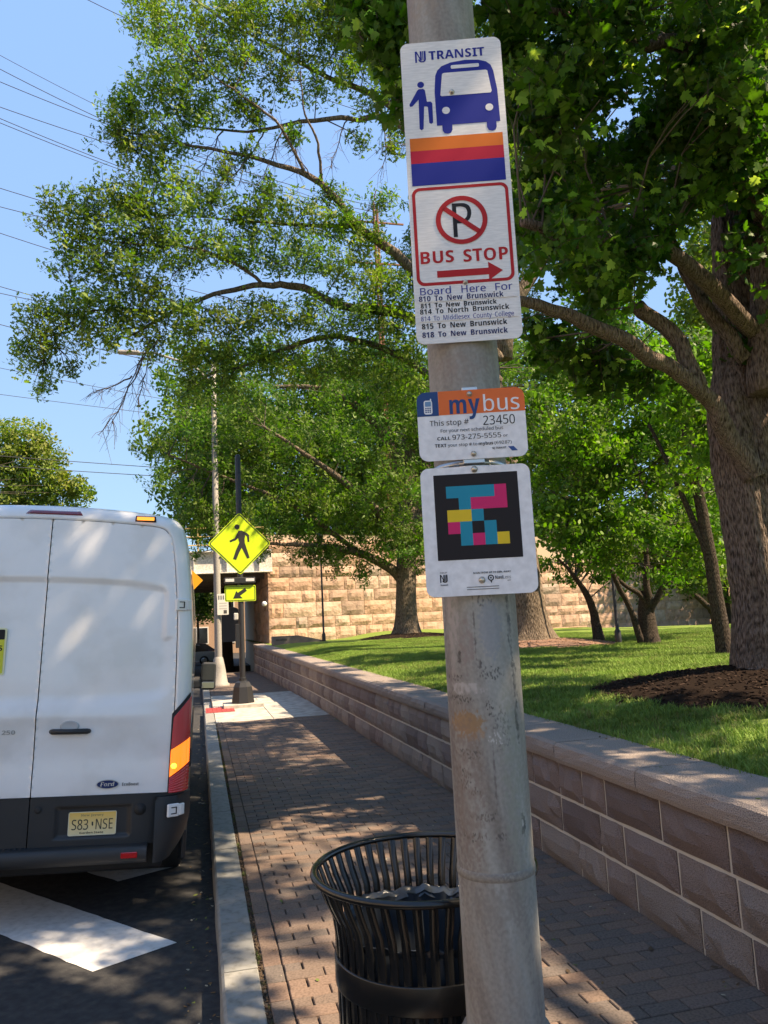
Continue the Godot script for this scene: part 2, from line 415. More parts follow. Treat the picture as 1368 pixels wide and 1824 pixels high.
var MAPLE_LIMBS = [
[5.43,3.02,-6.5,0.12,5.07,3.51,-6.41,0.1,4.68,3.85,-6.24,0.08,3.74,4.23,-6,0.07,2.91,4.43,-5.86,0.05,2.37,4.48,-5.78,0.04],
[4.7,3.85,-6.24,0.09,4.54,4.38,-6.31,0.08,4.19,4.69,-6.34,0.07],
[5.43,4.22,-6.42,0.08,5.01,4.96,-6.52,0.07,4.82,5.53,-6.59,0.05,4.63,6.18,-6.64,0.04,4.29,6.67,-6.76,0.03],
[5.58,3.85,-6.34,0.2,5.73,5.15,-6.32,0.17,6.07,7,-6.38,0.14,6.63,10.04,-6.52,0.11,7.39,14.57,-6.72,0.08],
[5.76,5.5,-6.26,0.1,4.77,6.95,-5.77,0.08,3.92,6.85,-5.58,0.05,3,6.88,-5.38,0.03],
[5.6,4.44,-6.35,0.09,4.26,5.11,-5.95,0.07,3.35,5.01,-5.78,0.06,2.7,5.05,-5.62,0.04],
[5.74,3.5,-6.35,0.15,5.94,4.27,-5.87,0.12,6.23,5.01,-5.28,0.08,6.59,5.84,-4.65,0.05],
[6.07,7,-6.38,0.14,4.41,8.17,-5.47,0.11,2.63,8.24,-4.65,0.07,1.36,7.8,-4.19,0.04],
[6.07,7,-6.38,0.14,7.88,9.15,-6.14,0.09,10.45,11.59,-5.78,0.04],
[6.63,10.04,-6.52,0.12,6.52,13.89,-7.03,0.08,5.78,17.58,-7.19,0.04],
[2.91,6.88,-5.4,0.04,2.03,6.88,-5.2,0.03,1.54,6.72,-5.34,0.02,1.32,6.46,-5.44,0.01],
[4.73,7.86,-5.64,0.05,3.29,7.89,-5.58,0.04,2.16,7.3,-5.52,0.03,1.46,7.07,-5.52,0.01]]
var MAPLE_CLUSTERS = [4.85,5.99,-6.48,0.29,4.87,7.08,-6.52,0.42,5.75,8,-6.29,0.44,4.76,6.7,-5.07,0.3,3.39,5.72,-7.07,0.39,4.62,5.56,-5.48,0.3,2.92,5.22,-5.74,0.33,3.71,7.06,-5.4,0.33,4.44,6.28,-5.5,0.44,4.35,5.42,-6.39,0.29,5.17,6.93,-6.19,0.37,3.04,4.83,-5.48,0.42,3.1,7.04,-5.42,0.41,5.33,7.48,-5.53,0.36,4.9,7.03,-5.71,0.34,4.77,6.29,-5.15,0.4,4.96,7.85,-6.31,0.4,2.84,6.66,-5.69,0.43,4.44,6.51,-6.55,0.41,4.29,6.34,-5.54,0.31,4.69,6.98,-5.63,0.41,3.74,4.91,-5.67,0.31,4.13,6.15,-6.9,0.31,3.2,6.65,-5.77,0.37,3.05,6.23,-5.52,0.45,5.47,8.09,-6.59,0.3,4.27,5.25,-6.87,0.4,4.23,7.28,-6.2,0.3,2.97,5.84,-5.21,0.35,4.14,5.83,-6,0.3,5.29,6.48,-5.9,0.41,4.55,5.77,-5.88,0.33,4.4,6.75,-5.7,0.36,4.74,6.72,-6.25,0.44,3.86,6.05,-7.22,0.37,3.29,6.13,-6.35,0.4,5.59,7.26,-5.98,0.35,3.58,7.01,-5.49,0.35,2.96,6.38,-6.1,0.4,3.51,6.42,-5.47,0.41,4.76,5.71,-5.25,0.42,4.61,6.39,-6.05,0.32,5.54,6.78,-5.95,0.42,4.62,5.97,-5.44,0.37,3.14,5.21,-6.06,0.42,3.35,6.2,-5.61,0.35,3.45,6.6,-5.65,0.36,3.51,8.44,-6.99,0.39,3.2,6.68,-5.3,0.32,3.51,5.34,-6.58,0.41,4.17,5.5,-5.97,0.43,2.78,5.84,-5.53,0.36,4.88,6.4,-5.62,0.44,3.32,6.09,-6.59,0.28,3.79,4.97,-6.33,0.36,4.02,5.11,-5.71,0.42,4.21,6.93,-7.09,0.39,3.88,6.21,-6.43,0.41,3.48,6.18,-7.16,0.37,2.63,6.01,-5.2,0.31,5.46,6.1,-6.12,0.41,4.89,7.26,-6.11,0.36,3.5,6.06,-7.25,0.39,4.23,5.72,-6.8,0.38,3.53,6.66,-5.92,0.33,3.43,7.86,-6.74,0.38,5,6.15,-5.55,0.38,3.59,7.91,-6.38,0.3,3.21,5.24,-5.62,0.29,3.76,4.81,-5.72,0.44,3.99,6.6,-4.8,0.39,4.66,6.97,-5.32,0.4,3.23,6.75,-6.36,0.35,5.07,7.67,-6.33,0.34,4.54,5.73,-5.49,0.29,5.15,6.8,-5.96,0.45,4.14,5.96,-4.83,0.32,4.42,6.44,-6.72,0.43,4.69,5.68,-5.41,0.42,4.49,5.94,-4.95,0.37,4.52,7.89,-6.46,0.41,4.01,6.6,-7,0.43,4.37,6.42,-6.17,0.31,3.7,7.47,-6.46,0.34,4.38,6.51,-5.97,0.31,1.54,6.54,-5.37,0.3,1.37,6.64,-5.4,0.28,1.61,6.3,-5.5,0.28,1.48,6.4,-5.51,0.22,1.67,5.98,-5.53,0.2,1.35,6.86,-5.48,0.3,1.17,6.91,-5.51,0.25,1.8,6.78,-5.48,0.3,2.1,7,-5.38,0.35,2.49,6.82,-5.41,0.35,2.62,6.52,-5.53,0.3,3.89,4.11,-6.5,0.31,3.51,4.28,-6.48,0.25,3.75,4.29,-6.57,0.33,4.3,4.23,-6.88,0.28,3.2,4.53,-6.62,0.26,3.39,4.44,-7.02,0.3,4.3,3.97,-6.46,0.25,3.65,4.58,-6.95,0.34,3.63,4.17,-6.75,0.31,5.66,5.7,-6.42,0.32,6.34,6.25,-7.02,0.28,5.89,5.54,-6.5,0.3,5.72,4.49,-6.64,0.35,5.83,5.34,-6.67,0.28,6.33,5.87,-7.2,0.35,2.24,7.72,-5.09,0.85,2.19,7.06,-5,0.88,4.73,14.63,-5.24,0.92,1.95,10.13,-5.18,0.66,5.66,9.36,-4.66,0.63,1.39,11.92,-6.73,0.7,5.96,10.23,-4.49,0.62,7.3,14.66,-5.94,0.62,8.47,16.06,-6.02,0.9,9.51,14.87,-6.07,0.69,1.99,9.55,-6.33,0.66,2.65,9.2,-4.53,0.78,3.36,10.31,-4.73,0.85,6.43,8.87,-5.13,0.85,2.81,8.57,-4.84,0.91,4.86,12.61,-5.98,0.61,1.98,8.07,-4.97,0.63,4.62,11.49,-3.77,0.81,5.85,13.61,-6.36,0.64,5.68,8.55,-4.07,0.64,2.14,14.09,-7.94,0.65,4.26,9.04,-4.9,0.89,4.05,10.12,-6.49,0.74,7.4,9.54,-4.87,0.68,4.25,16.21,-7.68,0.88,2.89,14.19,-6.68,0.73,3.32,10.49,-4.8,0.94,7.29,9.63,-6.27,0.88,2.45,10.15,-5.69,0.79,6.91,10.19,-4.49,0.78,3.62,8.27,-5.75,0.71,6.17,16.28,-5.39,0.93,7.63,8.61,-5.34,0.71,6.64,7.95,-4.99,0.54,8.12,5.68,-6.1,0.73,8.86,9.62,-5.66,0.68,7.73,6.72,-5.6,0.62,7.96,8.26,-5.69,0.5,6.42,5.08,-5.45,0.72,6.03,5.41,-5.24,0.53,7.5,6.71,-4.39,0.66,6.34,5.48,-5,0.59,6.1,8.01,-5.45,0.77,9.58,7.75,-5.84,0.8,5.15,4.75,-5.08,0.81,9.34,8.39,-6.51,0.73,6.96,6.9,-5.51,0.63,10.33,9.16,-5.78,0.84,6.02,4.53,-4.91,0.52,7.54,8.45,-5.79,0.64,7.41,9.26,-5.01,0.66,8.82,7.66,-6.84,0.64,6.93,7.4,-5.81,0.58,6.79,6.94,-6.22,0.64,6.71,8.66,-6.57,0.62,5.48,5.41,-5.22,0.54,7.29,8.02,-6.63,0.75,5.53,5.72,-5.83,0.79,6.83,7.47,-5.46,0.52,8.16,7.76,-6.88,0.7]
var DOG_CLUSTERS = [7.92,3.6,-13.83,0.48,10.81,4.78,-14.61,0.46,7.07,5.15,-13.71,0.64,7.41,4.24,-13.55,0.53,7.7,4.85,-13.24,0.43,9.65,5.09,-13.25,0.45,7.29,5.53,-13.16,0.57,8.45,6.36,-14.7,0.42,7.33,3.11,-13.77,0.51,9.52,3.14,-13.32,0.49,10.45,5.41,-15.09,0.45,7.2,4.71,-13.58,0.58,8.74,5.06,-13.49,0.55,7.32,4.68,-14.75,0.47,8.89,5.4,-13.82,0.42,7.51,3.81,-13.57,0.54,7.93,4.57,-13.9,0.42,9.5,5.5,-13.69,0.63,10.48,2.96,-15.16,0.43,9.25,3.83,-13.85,0.5,8.06,6.75,-15.35,0.58,6.59,6.01,-13.73,0.48,10.52,4.36,-14.52,0.46,8.28,3.78,-14.08,0.4,8.17,6.66,-14.98,0.45,9.69,3.33,-13.04,0.57,8.73,2.78,-15.12,0.58,10.02,3.99,-13.93,0.41,9.6,4.93,-14.07,0.63,6.69,3.41,-13.64,0.58,10.11,5.68,-13.94,0.64,8.93,4.31,-13.56,0.41,9.06,5.6,-13.32,0.53,7.46,2.9,-13.81,0.54,8.16,3.29,-14.77,0.59,7.57,4.01,-14.95,0.52,7.54,5.13,-13.65,0.42,8.33,6.23,-13.64,0.52,9.73,2.47,-14.55,0.43,8.27,4.77,-13.48,0.54,7.71,7.05,-14.99,0.61,9.56,2.63,-13.41,0.6,9.79,3.45,-13.7,0.45,7.85,6.79,-14.38,0.56,8.49,6.01,-13.56,0.55,6.67,3.77,-13.94,0.51,6.56,4.83,-13.89,0.58,8.38,5.34,-14.09,0.57,8.05,4.97,-14.59,0.49,11.25,3.03,-15.29,0.64,8.54,3.13,-13.28,0.57,9.13,5.41,-13.62,0.62,8.14,4.27,-14.24,0.53,9.56,6.64,-14.85,0.46,8.32,4.28,-13.64,0.54,8.59,3.05,-14.7,0.58,8.45,3.31,-13.49,0.59,6.86,5.81,-14.2,0.4,8.86,5.76,-13.51,0.58,8.87,3.07,-13.39,0.49,9.4,3.9,-15.13,0.64,7.71,3.34,-15.25,0.5,6.74,5.31,-13.85,0.62,7.23,4.59,-15.45,0.62,8.66,5.84,-14.99,0.62,10.18,3.68,-13.5,0.59,9.97,4.62,-14.38,0.49,8.33,5.08,-13.57,0.46,8.72,6.58,-15.09,0.51,8.07,3.69,-14.74,0.63]
var DOG2_CLUSTERS = [9.26,2.38,-18.62,0.41,9.28,3.09,-19.35,0.45,10.49,3.3,-18.77,0.41,9.27,2.38,-17.97,0.44,8.78,2.76,-17.92,0.46,10.08,3.74,-18.53,0.54,9.96,3.34,-17.37,0.43,10.26,3.61,-17.66,0.51,10.03,3.33,-18.49,0.45,9.27,3.19,-18.52,0.44,10.39,4.26,-19.75,0.48,11.21,4.02,-18.68,0.51,9.06,3.88,-17.89,0.42,10.98,4.04,-19.32,0.46,10.05,3.02,-18.94,0.5,10.46,3.55,-19.3,0.44,10.77,2.68,-19.46,0.45,9.82,3.62,-18.81,0.54,9.01,4.17,-18.79,0.5,11.24,3.53,-19.84,0.43,9.98,3.84,-17.61,0.41,10.4,3.31,-17.63,0.43,8.75,2.94,-18.82,0.53,9,3.28,-18.22,0.43,10.2,2.85,-18.18,0.55,8.8,3.02,-18.09,0.53,11.13,3.65,-19.15,0.52,10.03,2.7,-19.89,0.43,8.57,2.71,-18.01,0.43,11.43,2.76,-19.59,0.55]
var DOG3_CLUSTERS = [12.06,3.96,-19.89,0.55,11,3.27,-18.21,0.51,12.65,4.47,-20.39,0.5,13.78,3.96,-18.36,0.47,12.97,3.98,-19.27,0.47,12.56,3.16,-17.41,0.5,12.43,2.47,-18.4,0.48,14.56,2.52,-19.26,0.49,11.05,3.64,-17.55,0.46,12.91,3.48,-18.89,0.5,11.72,3.03,-19.6,0.53,13.92,3.01,-20.26,0.58,11.73,3.38,-17.69,0.6,11.85,3.08,-18.55,0.49,12.64,4.2,-19.9,0.57,11.25,2.36,-17.44,0.56,13.93,3.25,-18.8,0.6,12.21,2.88,-18.56,0.53,12.52,3.13,-17.83,0.54,12.89,3.64,-17.47,0.57,13.34,3.09,-19.83,0.58,12.81,2.58,-17.47,0.47,12.19,4.69,-17.46,0.56,12.09,3.63,-16.8,0.48,13.52,3.02,-17.67,0.5,12.62,2.81,-16.98,0.54,12.13,3.5,-17.27,0.47,11.69,3.81,-16.65,0.44,12.35,4.71,-16.86,0.54,13.65,4.8,-17.96,0.57,12.16,3.82,-16.62,0.49,12.23,2.99,-17.5,0.48,12.77,2.71,-17.59,0.48,12.36,2.39,-17.24,0.59,13.65,2.88,-18.1,0.49,12.6,2.66,-17.84,0.49,13.44,3.75,-17.71,0.5,13.63,3.52,-18.56,0.55]
var DOG_LIMBS = [
[10.37,1.76,-16.49,0.07,10.2,2.1,-16.48,0.06,9.76,2.38,-16.45,0.05,9.22,2.91,-16.29,0.04,8.63,3.55,-16.03,0.03],
[10.39,1.82,-16.48,0.1,10.36,2.35,-16.41,0.08,10.41,3.42,-16.34,0.05,10.48,4.5,-16.27,0.03],
[10.43,1.69,-16.49,0.09,10.66,2.2,-16.25,0.07,10.94,2.69,-15.9,0.05,11.08,3.44,-15.55,0.03],
[10.16,0.96,-16.56,0.09,9.89,1.71,-16.41,0.07,9.41,2.5,-16.2,0.06,9.06,3.02,-16,0.04,8.67,4.16,-15.73,0.03],
[10.5,4.49,-16.27,0.04,10.1,5.58,-16.21,0.03,9.53,6.39,-16.12,0.02],
[10.5,4.49,-16.27,0.04,11.02,5.67,-15.97,0.03,11.36,6.29,-15.69,0.02]]
var EDGE_CLUSTERS = [7.02,5.28,-9.93,0.55,7.66,4.36,-9.85,0.52,7.62,4.57,-9.83,0.52,8.78,4.85,-11.95,0.55,8.27,5.63,-10.24,0.48,7.55,5.34,-10.4,0.41,8.04,3.7,-10.38,0.4,7.93,4.9,-10.83,0.5,7.82,5.13,-10.26,0.55,9.25,5.16,-11.48,0.36,8.58,4.61,-11.68,0.37,8.9,6,-11.56,0.49,8.9,6.34,-11.29,0.42,9.16,5.5,-11.36,0.39,8.11,5.89,-10.58,0.53,7.29,5.64,-10.31,0.57,9.22,5.85,-11.51,0.36,8.43,5.68,-11.25,0.39,8.18,5.26,-11.17,0.39,8.18,4.03,-11.11,0.52,7.54,5.4,-10.6,0.48,7.7,3.99,-9.91,0.41,9.05,4.42,-11.29,0.38,9.14,3.72,-11.79,0.54]
var FAR_CLUSTERS = [11.52,8.5,-44.78,1.95,2.99,7.42,-46.54,2.36,11.34,14.05,-46.08,1.79,1.39,11.51,-43.88,1.99,13,9.66,-45.25,1.91,12.84,8,-43,1.67,8.28,8.05,-43.55,2.08,11.38,8.46,-43.98,1.61,0.04,8.77,-46.13,2.08,5.26,12.32,-42.62,1.88,11.14,9.73,-42.21,1.67,2.54,9.66,-45.58,2.13,11.39,14.93,-44.64,1.63,12.72,11.74,-40.97,2.31,6.12,7.28,-45.59,2.39,1.2,8.24,-43.79,2.02,2.13,12.11,-42.48,2.04,11.59,10.76,-42.65,2.34,8.77,12.56,-47.92,1.89,8.5,9.88,-43.54,2.02,3.67,6.78,-42.52,2.27,10.46,7.9,-46.28,2.2,-1.01,12.57,-43.48,2.36,12.54,14.44,-43.64,2.06,8.8,13.74,-46.11,1.83,7.45,12.89,-48.36,2.12,13.85,9.37,-44.92,1.82,0.92,11.47,-48.9,2.23,3.84,14.75,-45.13,2.3,0.81,9.05,-43.83,1.85,12.7,6.58,-41.42,1.85,12.75,13.36,-41.53,1.95,0.07,13.6,-45.21,1.91,13.32,12.06,-45.87,2.11,10.31,11.53,-44.37,2.14,2.35,12.94,-42.05,2.04,9.97,9.45,-43.54,2.25,9.81,12.39,-42.99,2.24,6.87,11.43,-46.15,2.32,5.11,12,-48.01,2.13,2.72,8.78,-48.54,2.27,-0.65,11.28,-49.3,1.82,9.34,7.24,-47.26,1.89,9.91,15.83,-46.17,1.86,3.74,13.14,-45.83,1.77,45.36,14.91,-35.55,2.65,41.57,17.98,-35.52,2.02,35.97,10.13,-32.09,2.5,41.02,7.99,-33.97,2.41,42.85,14.81,-36.41,2.8,41.36,1.95,-34.18,2.79,31.41,9.68,-33.86,2.36,40.89,6.09,-34.73,2.27,33.76,11,-34.33,2.16,33.24,6.24,-34.44,2.21,43.12,6.71,-38.41,2.6,46.3,2.57,-36.15,2.58,30.63,13.52,-32.48,2.69,38.16,15.48,-35.5,2.79,34.51,16.21,-32.49,2.28,43.55,4.42,-34.33,2.08,40.03,14.47,-30.84,2.45,34.18,3.35,-38.9,2.76,46.91,10.71,-34.89,2.31,39.04,9.34,-31.29,2.71,40.35,3.3,-35.52,2.51,37.99,14.86,-37.91,2.31,31.72,7.94,-33.98,2.16,39.38,8.42,-36.27,2.57,39.91,17.27,-35.58,2.04,40.57,7.28,-31.37,2.19,44.25,13.48,-32.31,2.63,36.21,17.76,-38.51,2.64,37.8,16.02,-36.55,2.08,42.3,5.69,-32.22,2.65,5.38,13.3,-48.23,2.99,31.64,4.27,-41.83,3.05,21.93,7.22,-50.02,2.82,21.3,7.05,-44.89,2.25,21.15,17.82,-47.34,2.21,32.83,6.82,-46.85,2.32,25.55,19.43,-46.43,2.31,37.95,11.71,-43.57,2.29,31.3,6.63,-52.12,2.3,15.19,19.28,-53.15,2.35,25.37,3.99,-52.97,2.21,27.7,11.58,-48.18,2.66,16.42,12.2,-52.46,3.12,29.99,8.07,-42.03,2.88,36.95,15.77,-49.77,2.38,39.62,14.85,-47.11,2.45,11.14,16.89,-49.02,2.29,27.42,4.9,-52.25,3.04,37.9,7.44,-43.22,2.45,9.38,6.99,-58.35,2.53,33.39,8.26,-51.89,2.99,34.05,17.59,-47.09,2.57,20.73,4.78,-49.48,3.11,24.87,3.73,-44.66,2.41,-0.15,20.79,-56.1,3.19,6.74,16.5,-54.68,2.89,26.16,18.64,-44.28,3.16,26.45,12.15,-50.11,2.8,25.08,16.09,-42.48,2.27,-0.12,16.55,-49.56,2.31,15.83,8.68,-46.21,3.13,11.79,6.84,-46.67,3.03,24.94,17.08,-43.94,3.1,5.77,11.57,-54.39,2.86,15.11,11.21,-51.94,2.42,37.81,22.86,-49.59,2.56,30.8,22.22,-49.21,2.45,13,12.73,-46.52,2.45,31.07,17.38,-44.77,2.96,7.99,16.48,-50.36,2.84,16.61,5.93,-45.87,2.86,30.07,16.99,-40.69,2.64,4.18,16.23,-55.66,2.29,2.04,17.61,-52.95,3.14,8.39,9.6,-53.74,3.07,35.23,5.3,-42.14,3.14,19.29,18.02,-44.94,3.06,16.68,16.78,-46.2,2.86,36.76,12.54,-41.58,2.21,23.24,12.13,-43.01,2.67,27.82,12.07,-44.52,2.7,22.09,9.94,-45.12,3,40.92,8.6,-49.59,2.57,34.12,18.64,-41.92,2.8,34.02,20.53,-41.55,2.24,8.81,15.02,-52.2,3.15,19.87,21.55,-54.15,2.52,16.55,17.99,-51.83,2.22,23.95,18.58,-47.26,2.76,22.38,13.14,-53.83,2.26,22.77,14.52,-47.58,3.09,28.91,6.65,-54.06,2.47,35.11,20.39,-42.2,2.49,9.35,11.41,-53.53,3,23.67,21.2,-49.91,2.46,29.39,10.86,-47.27,2.87,19.53,10.75,-52.67,2.85,37.8,18.74,-43.28,3.16,4.25,19.28,-48.99,2.47,14.41,14.48,-45.5,2.78,36.62,11.17,-44.01,2.9,-0.09,10.6,-50.65,2.57,12.46,20.69,-54.35,2.8,34.61,5.58,-48.23,2.4,-0.17,14.87,-57.1,2.47,5.89,10.06,-50.13,2.47,25.81,3.33,-44.79,3.13,3.07,12.7,-56.26,2.46,21.33,22.2,-53.29,2.76,28.98,16.63,-49.59,2.43,17.4,14.03,-52.9,2.23,27.65,18.46,-44.33,2.84,7.95,19.08,-53.7,2.46,1.14,13.61,-49.79,3.13,14.13,9.84,-51.88,2.98,15.85,16.62,-55.43,3.13,37.02,21.33,-41.58,2.97,6.17,9.04,-52.65,2.54,12.47,18.54,-47.59,2.67,43.08,21.69,-47.11,2.52,30.82,10.61,-41.2,2.96,26.38,5.88,-54.73,2.53,13.79,16.34,-48.81,2.58,33.09,20.31,-50.57,3,13.53,6.76,-47.54,2.74,20.92,14.33,-47.19,2.98,29.2,5.5,-44.89,2.54,1.8,9.33,-50.84,2.66,12.93,12.49,-56.34,2.67,34.52,8.05,-44.43,3.07,20.71,16.91,-53.62,2.87,3.22,15.21,-57.4,2.99,34.91,20.64,-49.62,3.19,17.82,17.27,-52.14,3.13,38.62,12.67,-48.34,3.07,21.46,6.08,-55.27,3.15,32.91,15.22,-47.4,2.46,10.6,16.12,-51.63,2.67,9.05,19.62,-51.53,2.38,24.44,9.65,-52.12,2.91]
var FAR2_CLUSTERS = [22.94,16.89,-25.65,1.17,19.27,16.16,-22.65,1.12,21.47,16.78,-24.05,1.06,20.02,15.65,-25.4,0.92,18.32,15.52,-23.06,0.88,19.17,14.12,-23.57,0.99,21.15,16.81,-24.82,0.86,20.31,15.5,-24.35,0.94,20.41,14.61,-23.03,1.15,21.69,13.08,-23.99,1.05,23.09,14.21,-26.58,0.86,21.35,13.24,-26.32,1.04,20.01,14.65,-23.28,0.85,20.66,12.06,-22.69,0.93,20.37,14.52,-24.15,1.16,20.85,14.54,-23.87,0.95,21.65,14.01,-23.46,0.93,22.85,17.21,-24.85,0.81,20,16.83,-25.83,1.09,22.62,12.14,-24.93,1.17,20.8,14.49,-22.65,1.15,23.57,15.13,-26.47,0.82,20.25,14.55,-25.78,1.19,18.86,12.56,-23.23,1.01,21.42,17.37,-23.87,1.12,20.95,15.5,-24.04,1.18,20.81,13.93,-25.2,1.09,18.07,12.47,-23.66,0.91,19.9,12.92,-23.73,1.06,21.47,16.55,-26.48,1.18,22.06,13.41,-25.96,0.98,18.12,12.9,-23.33,1.2,22.07,17.44,-23.9,0.83,22.08,12.32,-24.58,0.99]
var LEFT_CLUSTERS = [-13.66,15.68,-58.51,1.6,-12.1,16,-58.08,1.8,-10.55,14.73,-57.88,1.6,-12.9,14.05,-58.56,2,-10.96,13.16,-58.21,1.8,-9.02,12.47,-57.84,1.3,-8.06,11.82,-57.7,0.9,-12.54,12.05,-58.76,2,-10.01,11.72,-58.19,1.4,-14.85,14.55,-58.96,2,-16,16.19,-59,2,-11.78,10.42,-58.82,2,-9.45,9.91,-58.32,1.6,-13.74,10.52,-59.28,2]
var UNDER_CLUSTERS = [0.26,4.35,-64.03,1.3,0.9,3.43,-64.01,1.2,-0.2,3.26,-64.3,1.2,-0.62,4.62,-64.21,1.5,1.36,4.52,-63.74,1.3,0.49,5.02,-63.88,1.2]
var WIRES = [[-17.06,33.76,-35.9,-7.06,30.1,-38.82,11.27,25.4,-41.62],
[-17.07,32.9,-36.02,-7.13,29.47,-38.9,11.27,25.04,-41.67],
[-17.1,31.35,-36.26,-7.18,29.08,-38.95,11.28,26.12,-41.51],
[-17.12,29.58,-36.52,-7.22,27.96,-39.12,11.28,25.82,-41.55],
[-17.12,29.74,-36.5,-6.51,27.03,-39.38,11.25,23.69,-41.87],
[-17.12,29.41,-36.55,-6.51,26.85,-39.41,11.25,23.67,-41.88],
[-17.18,25.56,-37.12,-8.24,24.07,-39.52,11.22,21.9,-42.14],
[-17.2,24.21,-37.33,-8.63,23.25,-39.58,11.22,21.82,-42.15],
[-17.2,23.74,-37.4,-8.08,21.74,-39.91,11.18,18.84,-42.6],
[-17.24,20.86,-37.83,-8.18,19.13,-40.29,11.15,16.59,-42.94],
[-17.26,19.92,-37.97,-8.19,18.89,-40.32,11.16,17.35,-42.82],
[-17.27,18.96,-38.11,-8.97,17.38,-40.41,11.12,14.81,-43.2],
[-17.31,16.37,-38.5,-5.68,14.8,-41.38,11.1,12.91,-43.49],
[-17.33,14.52,-38.78,-5.29,13.7,-41.61,11.09,12.66,-43.53],
[-17.38,11.23,-39.27,-5.73,10.77,-41.98,11.06,10.07,-43.91],
[-17.39,10.68,-39.35,-5.74,10.29,-42.06,11.05,9.67,-43.97],
[-17,38.32,-35.21,-4.03,34.46,-38.65,11.36,31.47,-40.71]]
var BARE = [[-0.93,8.24,-16.96,0.02,-1.24,7.48,-17.04,0.02,-1.6,6.8,-17.13,0.01,-2.07,6.07,-17.24,0.01],
[-1.12,7.88,-17.06,0.02,-1.44,7.1,-17.04,0.01,-1.77,6.3,-17.14,0.01],
[-0.75,8.35,-16.9,0.02,-1.03,7.6,-16.98,0.01,-1.21,6.72,-17.04,0.01],
[-1.36,7.37,-17.09,0.02,-1.77,7.11,-17.12,0.01,-2.18,6.98,-17.14,0.01],
[2.73,11.96,-16.35,0.02,2.21,12.57,-16.18,0.01,1.71,13.35,-15.98,0.01],
[1.33,12.42,-16.31,0.02,0.76,11.77,-16.34,0.01,0.38,11.42,-16.38,0.01],
[2.03,13.08,-16.15,0.02,1.76,12.34,-16.22,0.01,1.56,11.78,-16.25,0.01],
[3.57,13.49,-16.23,0.02,3.29,12.83,-16.3,0.01,3.13,12.25,-16.31,0.01],
[2.53,13.45,-16.39,0.02,2.34,12.68,-16.34,0.01,2.34,12.05,-16.33,0.01],
[1.61,13.11,-16.46,0.02,1.21,12.3,-16.47,0.01,1.01,11.74,-16.49,0.01],
[0.72,13.09,-16.47,0.02,0.34,12.35,-16.46,0.01,0.08,11.8,-16.5,0.01],
[0.06,10.15,-16.44,0.02,-0.55,9.4,-16.59,0.01,-0.91,9.13,-16.62,0.01],
[-1.37,10.25,-16.57,0.02,-1.84,9.86,-16.63,0.01,-2.31,9.35,-16.72,0.01],
[4.41,13.68,-16.31,0.02,4.51,12.95,-16.29,0.01,4.35,12.37,-16.31,0.01]]
# ---------------------------------------------------------------- main
func _ready():
	rng.seed = 11
	nz.seed = 5
	nz.frequency = 0.05
	nz.fractal_octaves = 3
	cam = Camera3D.new()
	cam.name = "camera"
	cam.fov = 67.303
	cam.near = 0.05
	cam.far = 900.0
	cam.position = Vector3(0, 1.77, 0)
	cam.rotation_degrees = Vector3(8.0876, -13.7621, -2.8)
	add_child(cam)
	cam.current = true
	var we = WorldEnvironment.new()
	we.name = "environment"
	var e = Environment.new()
	e.background_mode = Environment.BG_SKY
	var sky = Sky.new()
	var sm = ProceduralSkyMaterial.new()
	sm.sky_top_color = Color(0.374, 0.475, 0.623)
	sm.sky_horizon_color = Color(0.498, 0.590, 0.641)
	sm.sky_curve = 0.16
	sm.ground_bottom_color = Color(0.35, 0.36, 0.33)
	sm.ground_horizon_color = Color(0.62, 0.68, 0.70)
	sm.sun_angle_max = 12.0
	sm.sky_energy_multiplier = 1.0
	sky.sky_material = sm
	e.sky = sky
	e.tonemap_mode = Environment.TONE_MAPPER_LINEAR
	e.tonemap_exposure = 3.1
	e.sdfgi_enabled = true
	e.ssao_enabled = true
	e.ssil_enabled = true
	we.environment = e
	add_child(we)
	var sun = DirectionalLight3D.new()
	sun.name = "sun"
	sun.light_color = Color(1.0, 0.90, 0.76)
	sun.light_energy = 1.5
	sun.light_angular_distance = 0.55
	sun.shadow_enabled = true
	add_child(sun)
	sun.look_at_from_position(Vector3.ZERO, -Vector3(0.61, 0.80, 0.32))
	make_materials()
	build_ground()
	build_sidewalk()
	build_wall()
	build_lawn()
	build_bridge()
	build_trees()
	build_wires()
	build_pole()
	build_signs()
	build_can()
	build_van()
	build_crossing()
	build_far_things()
	build_litter()

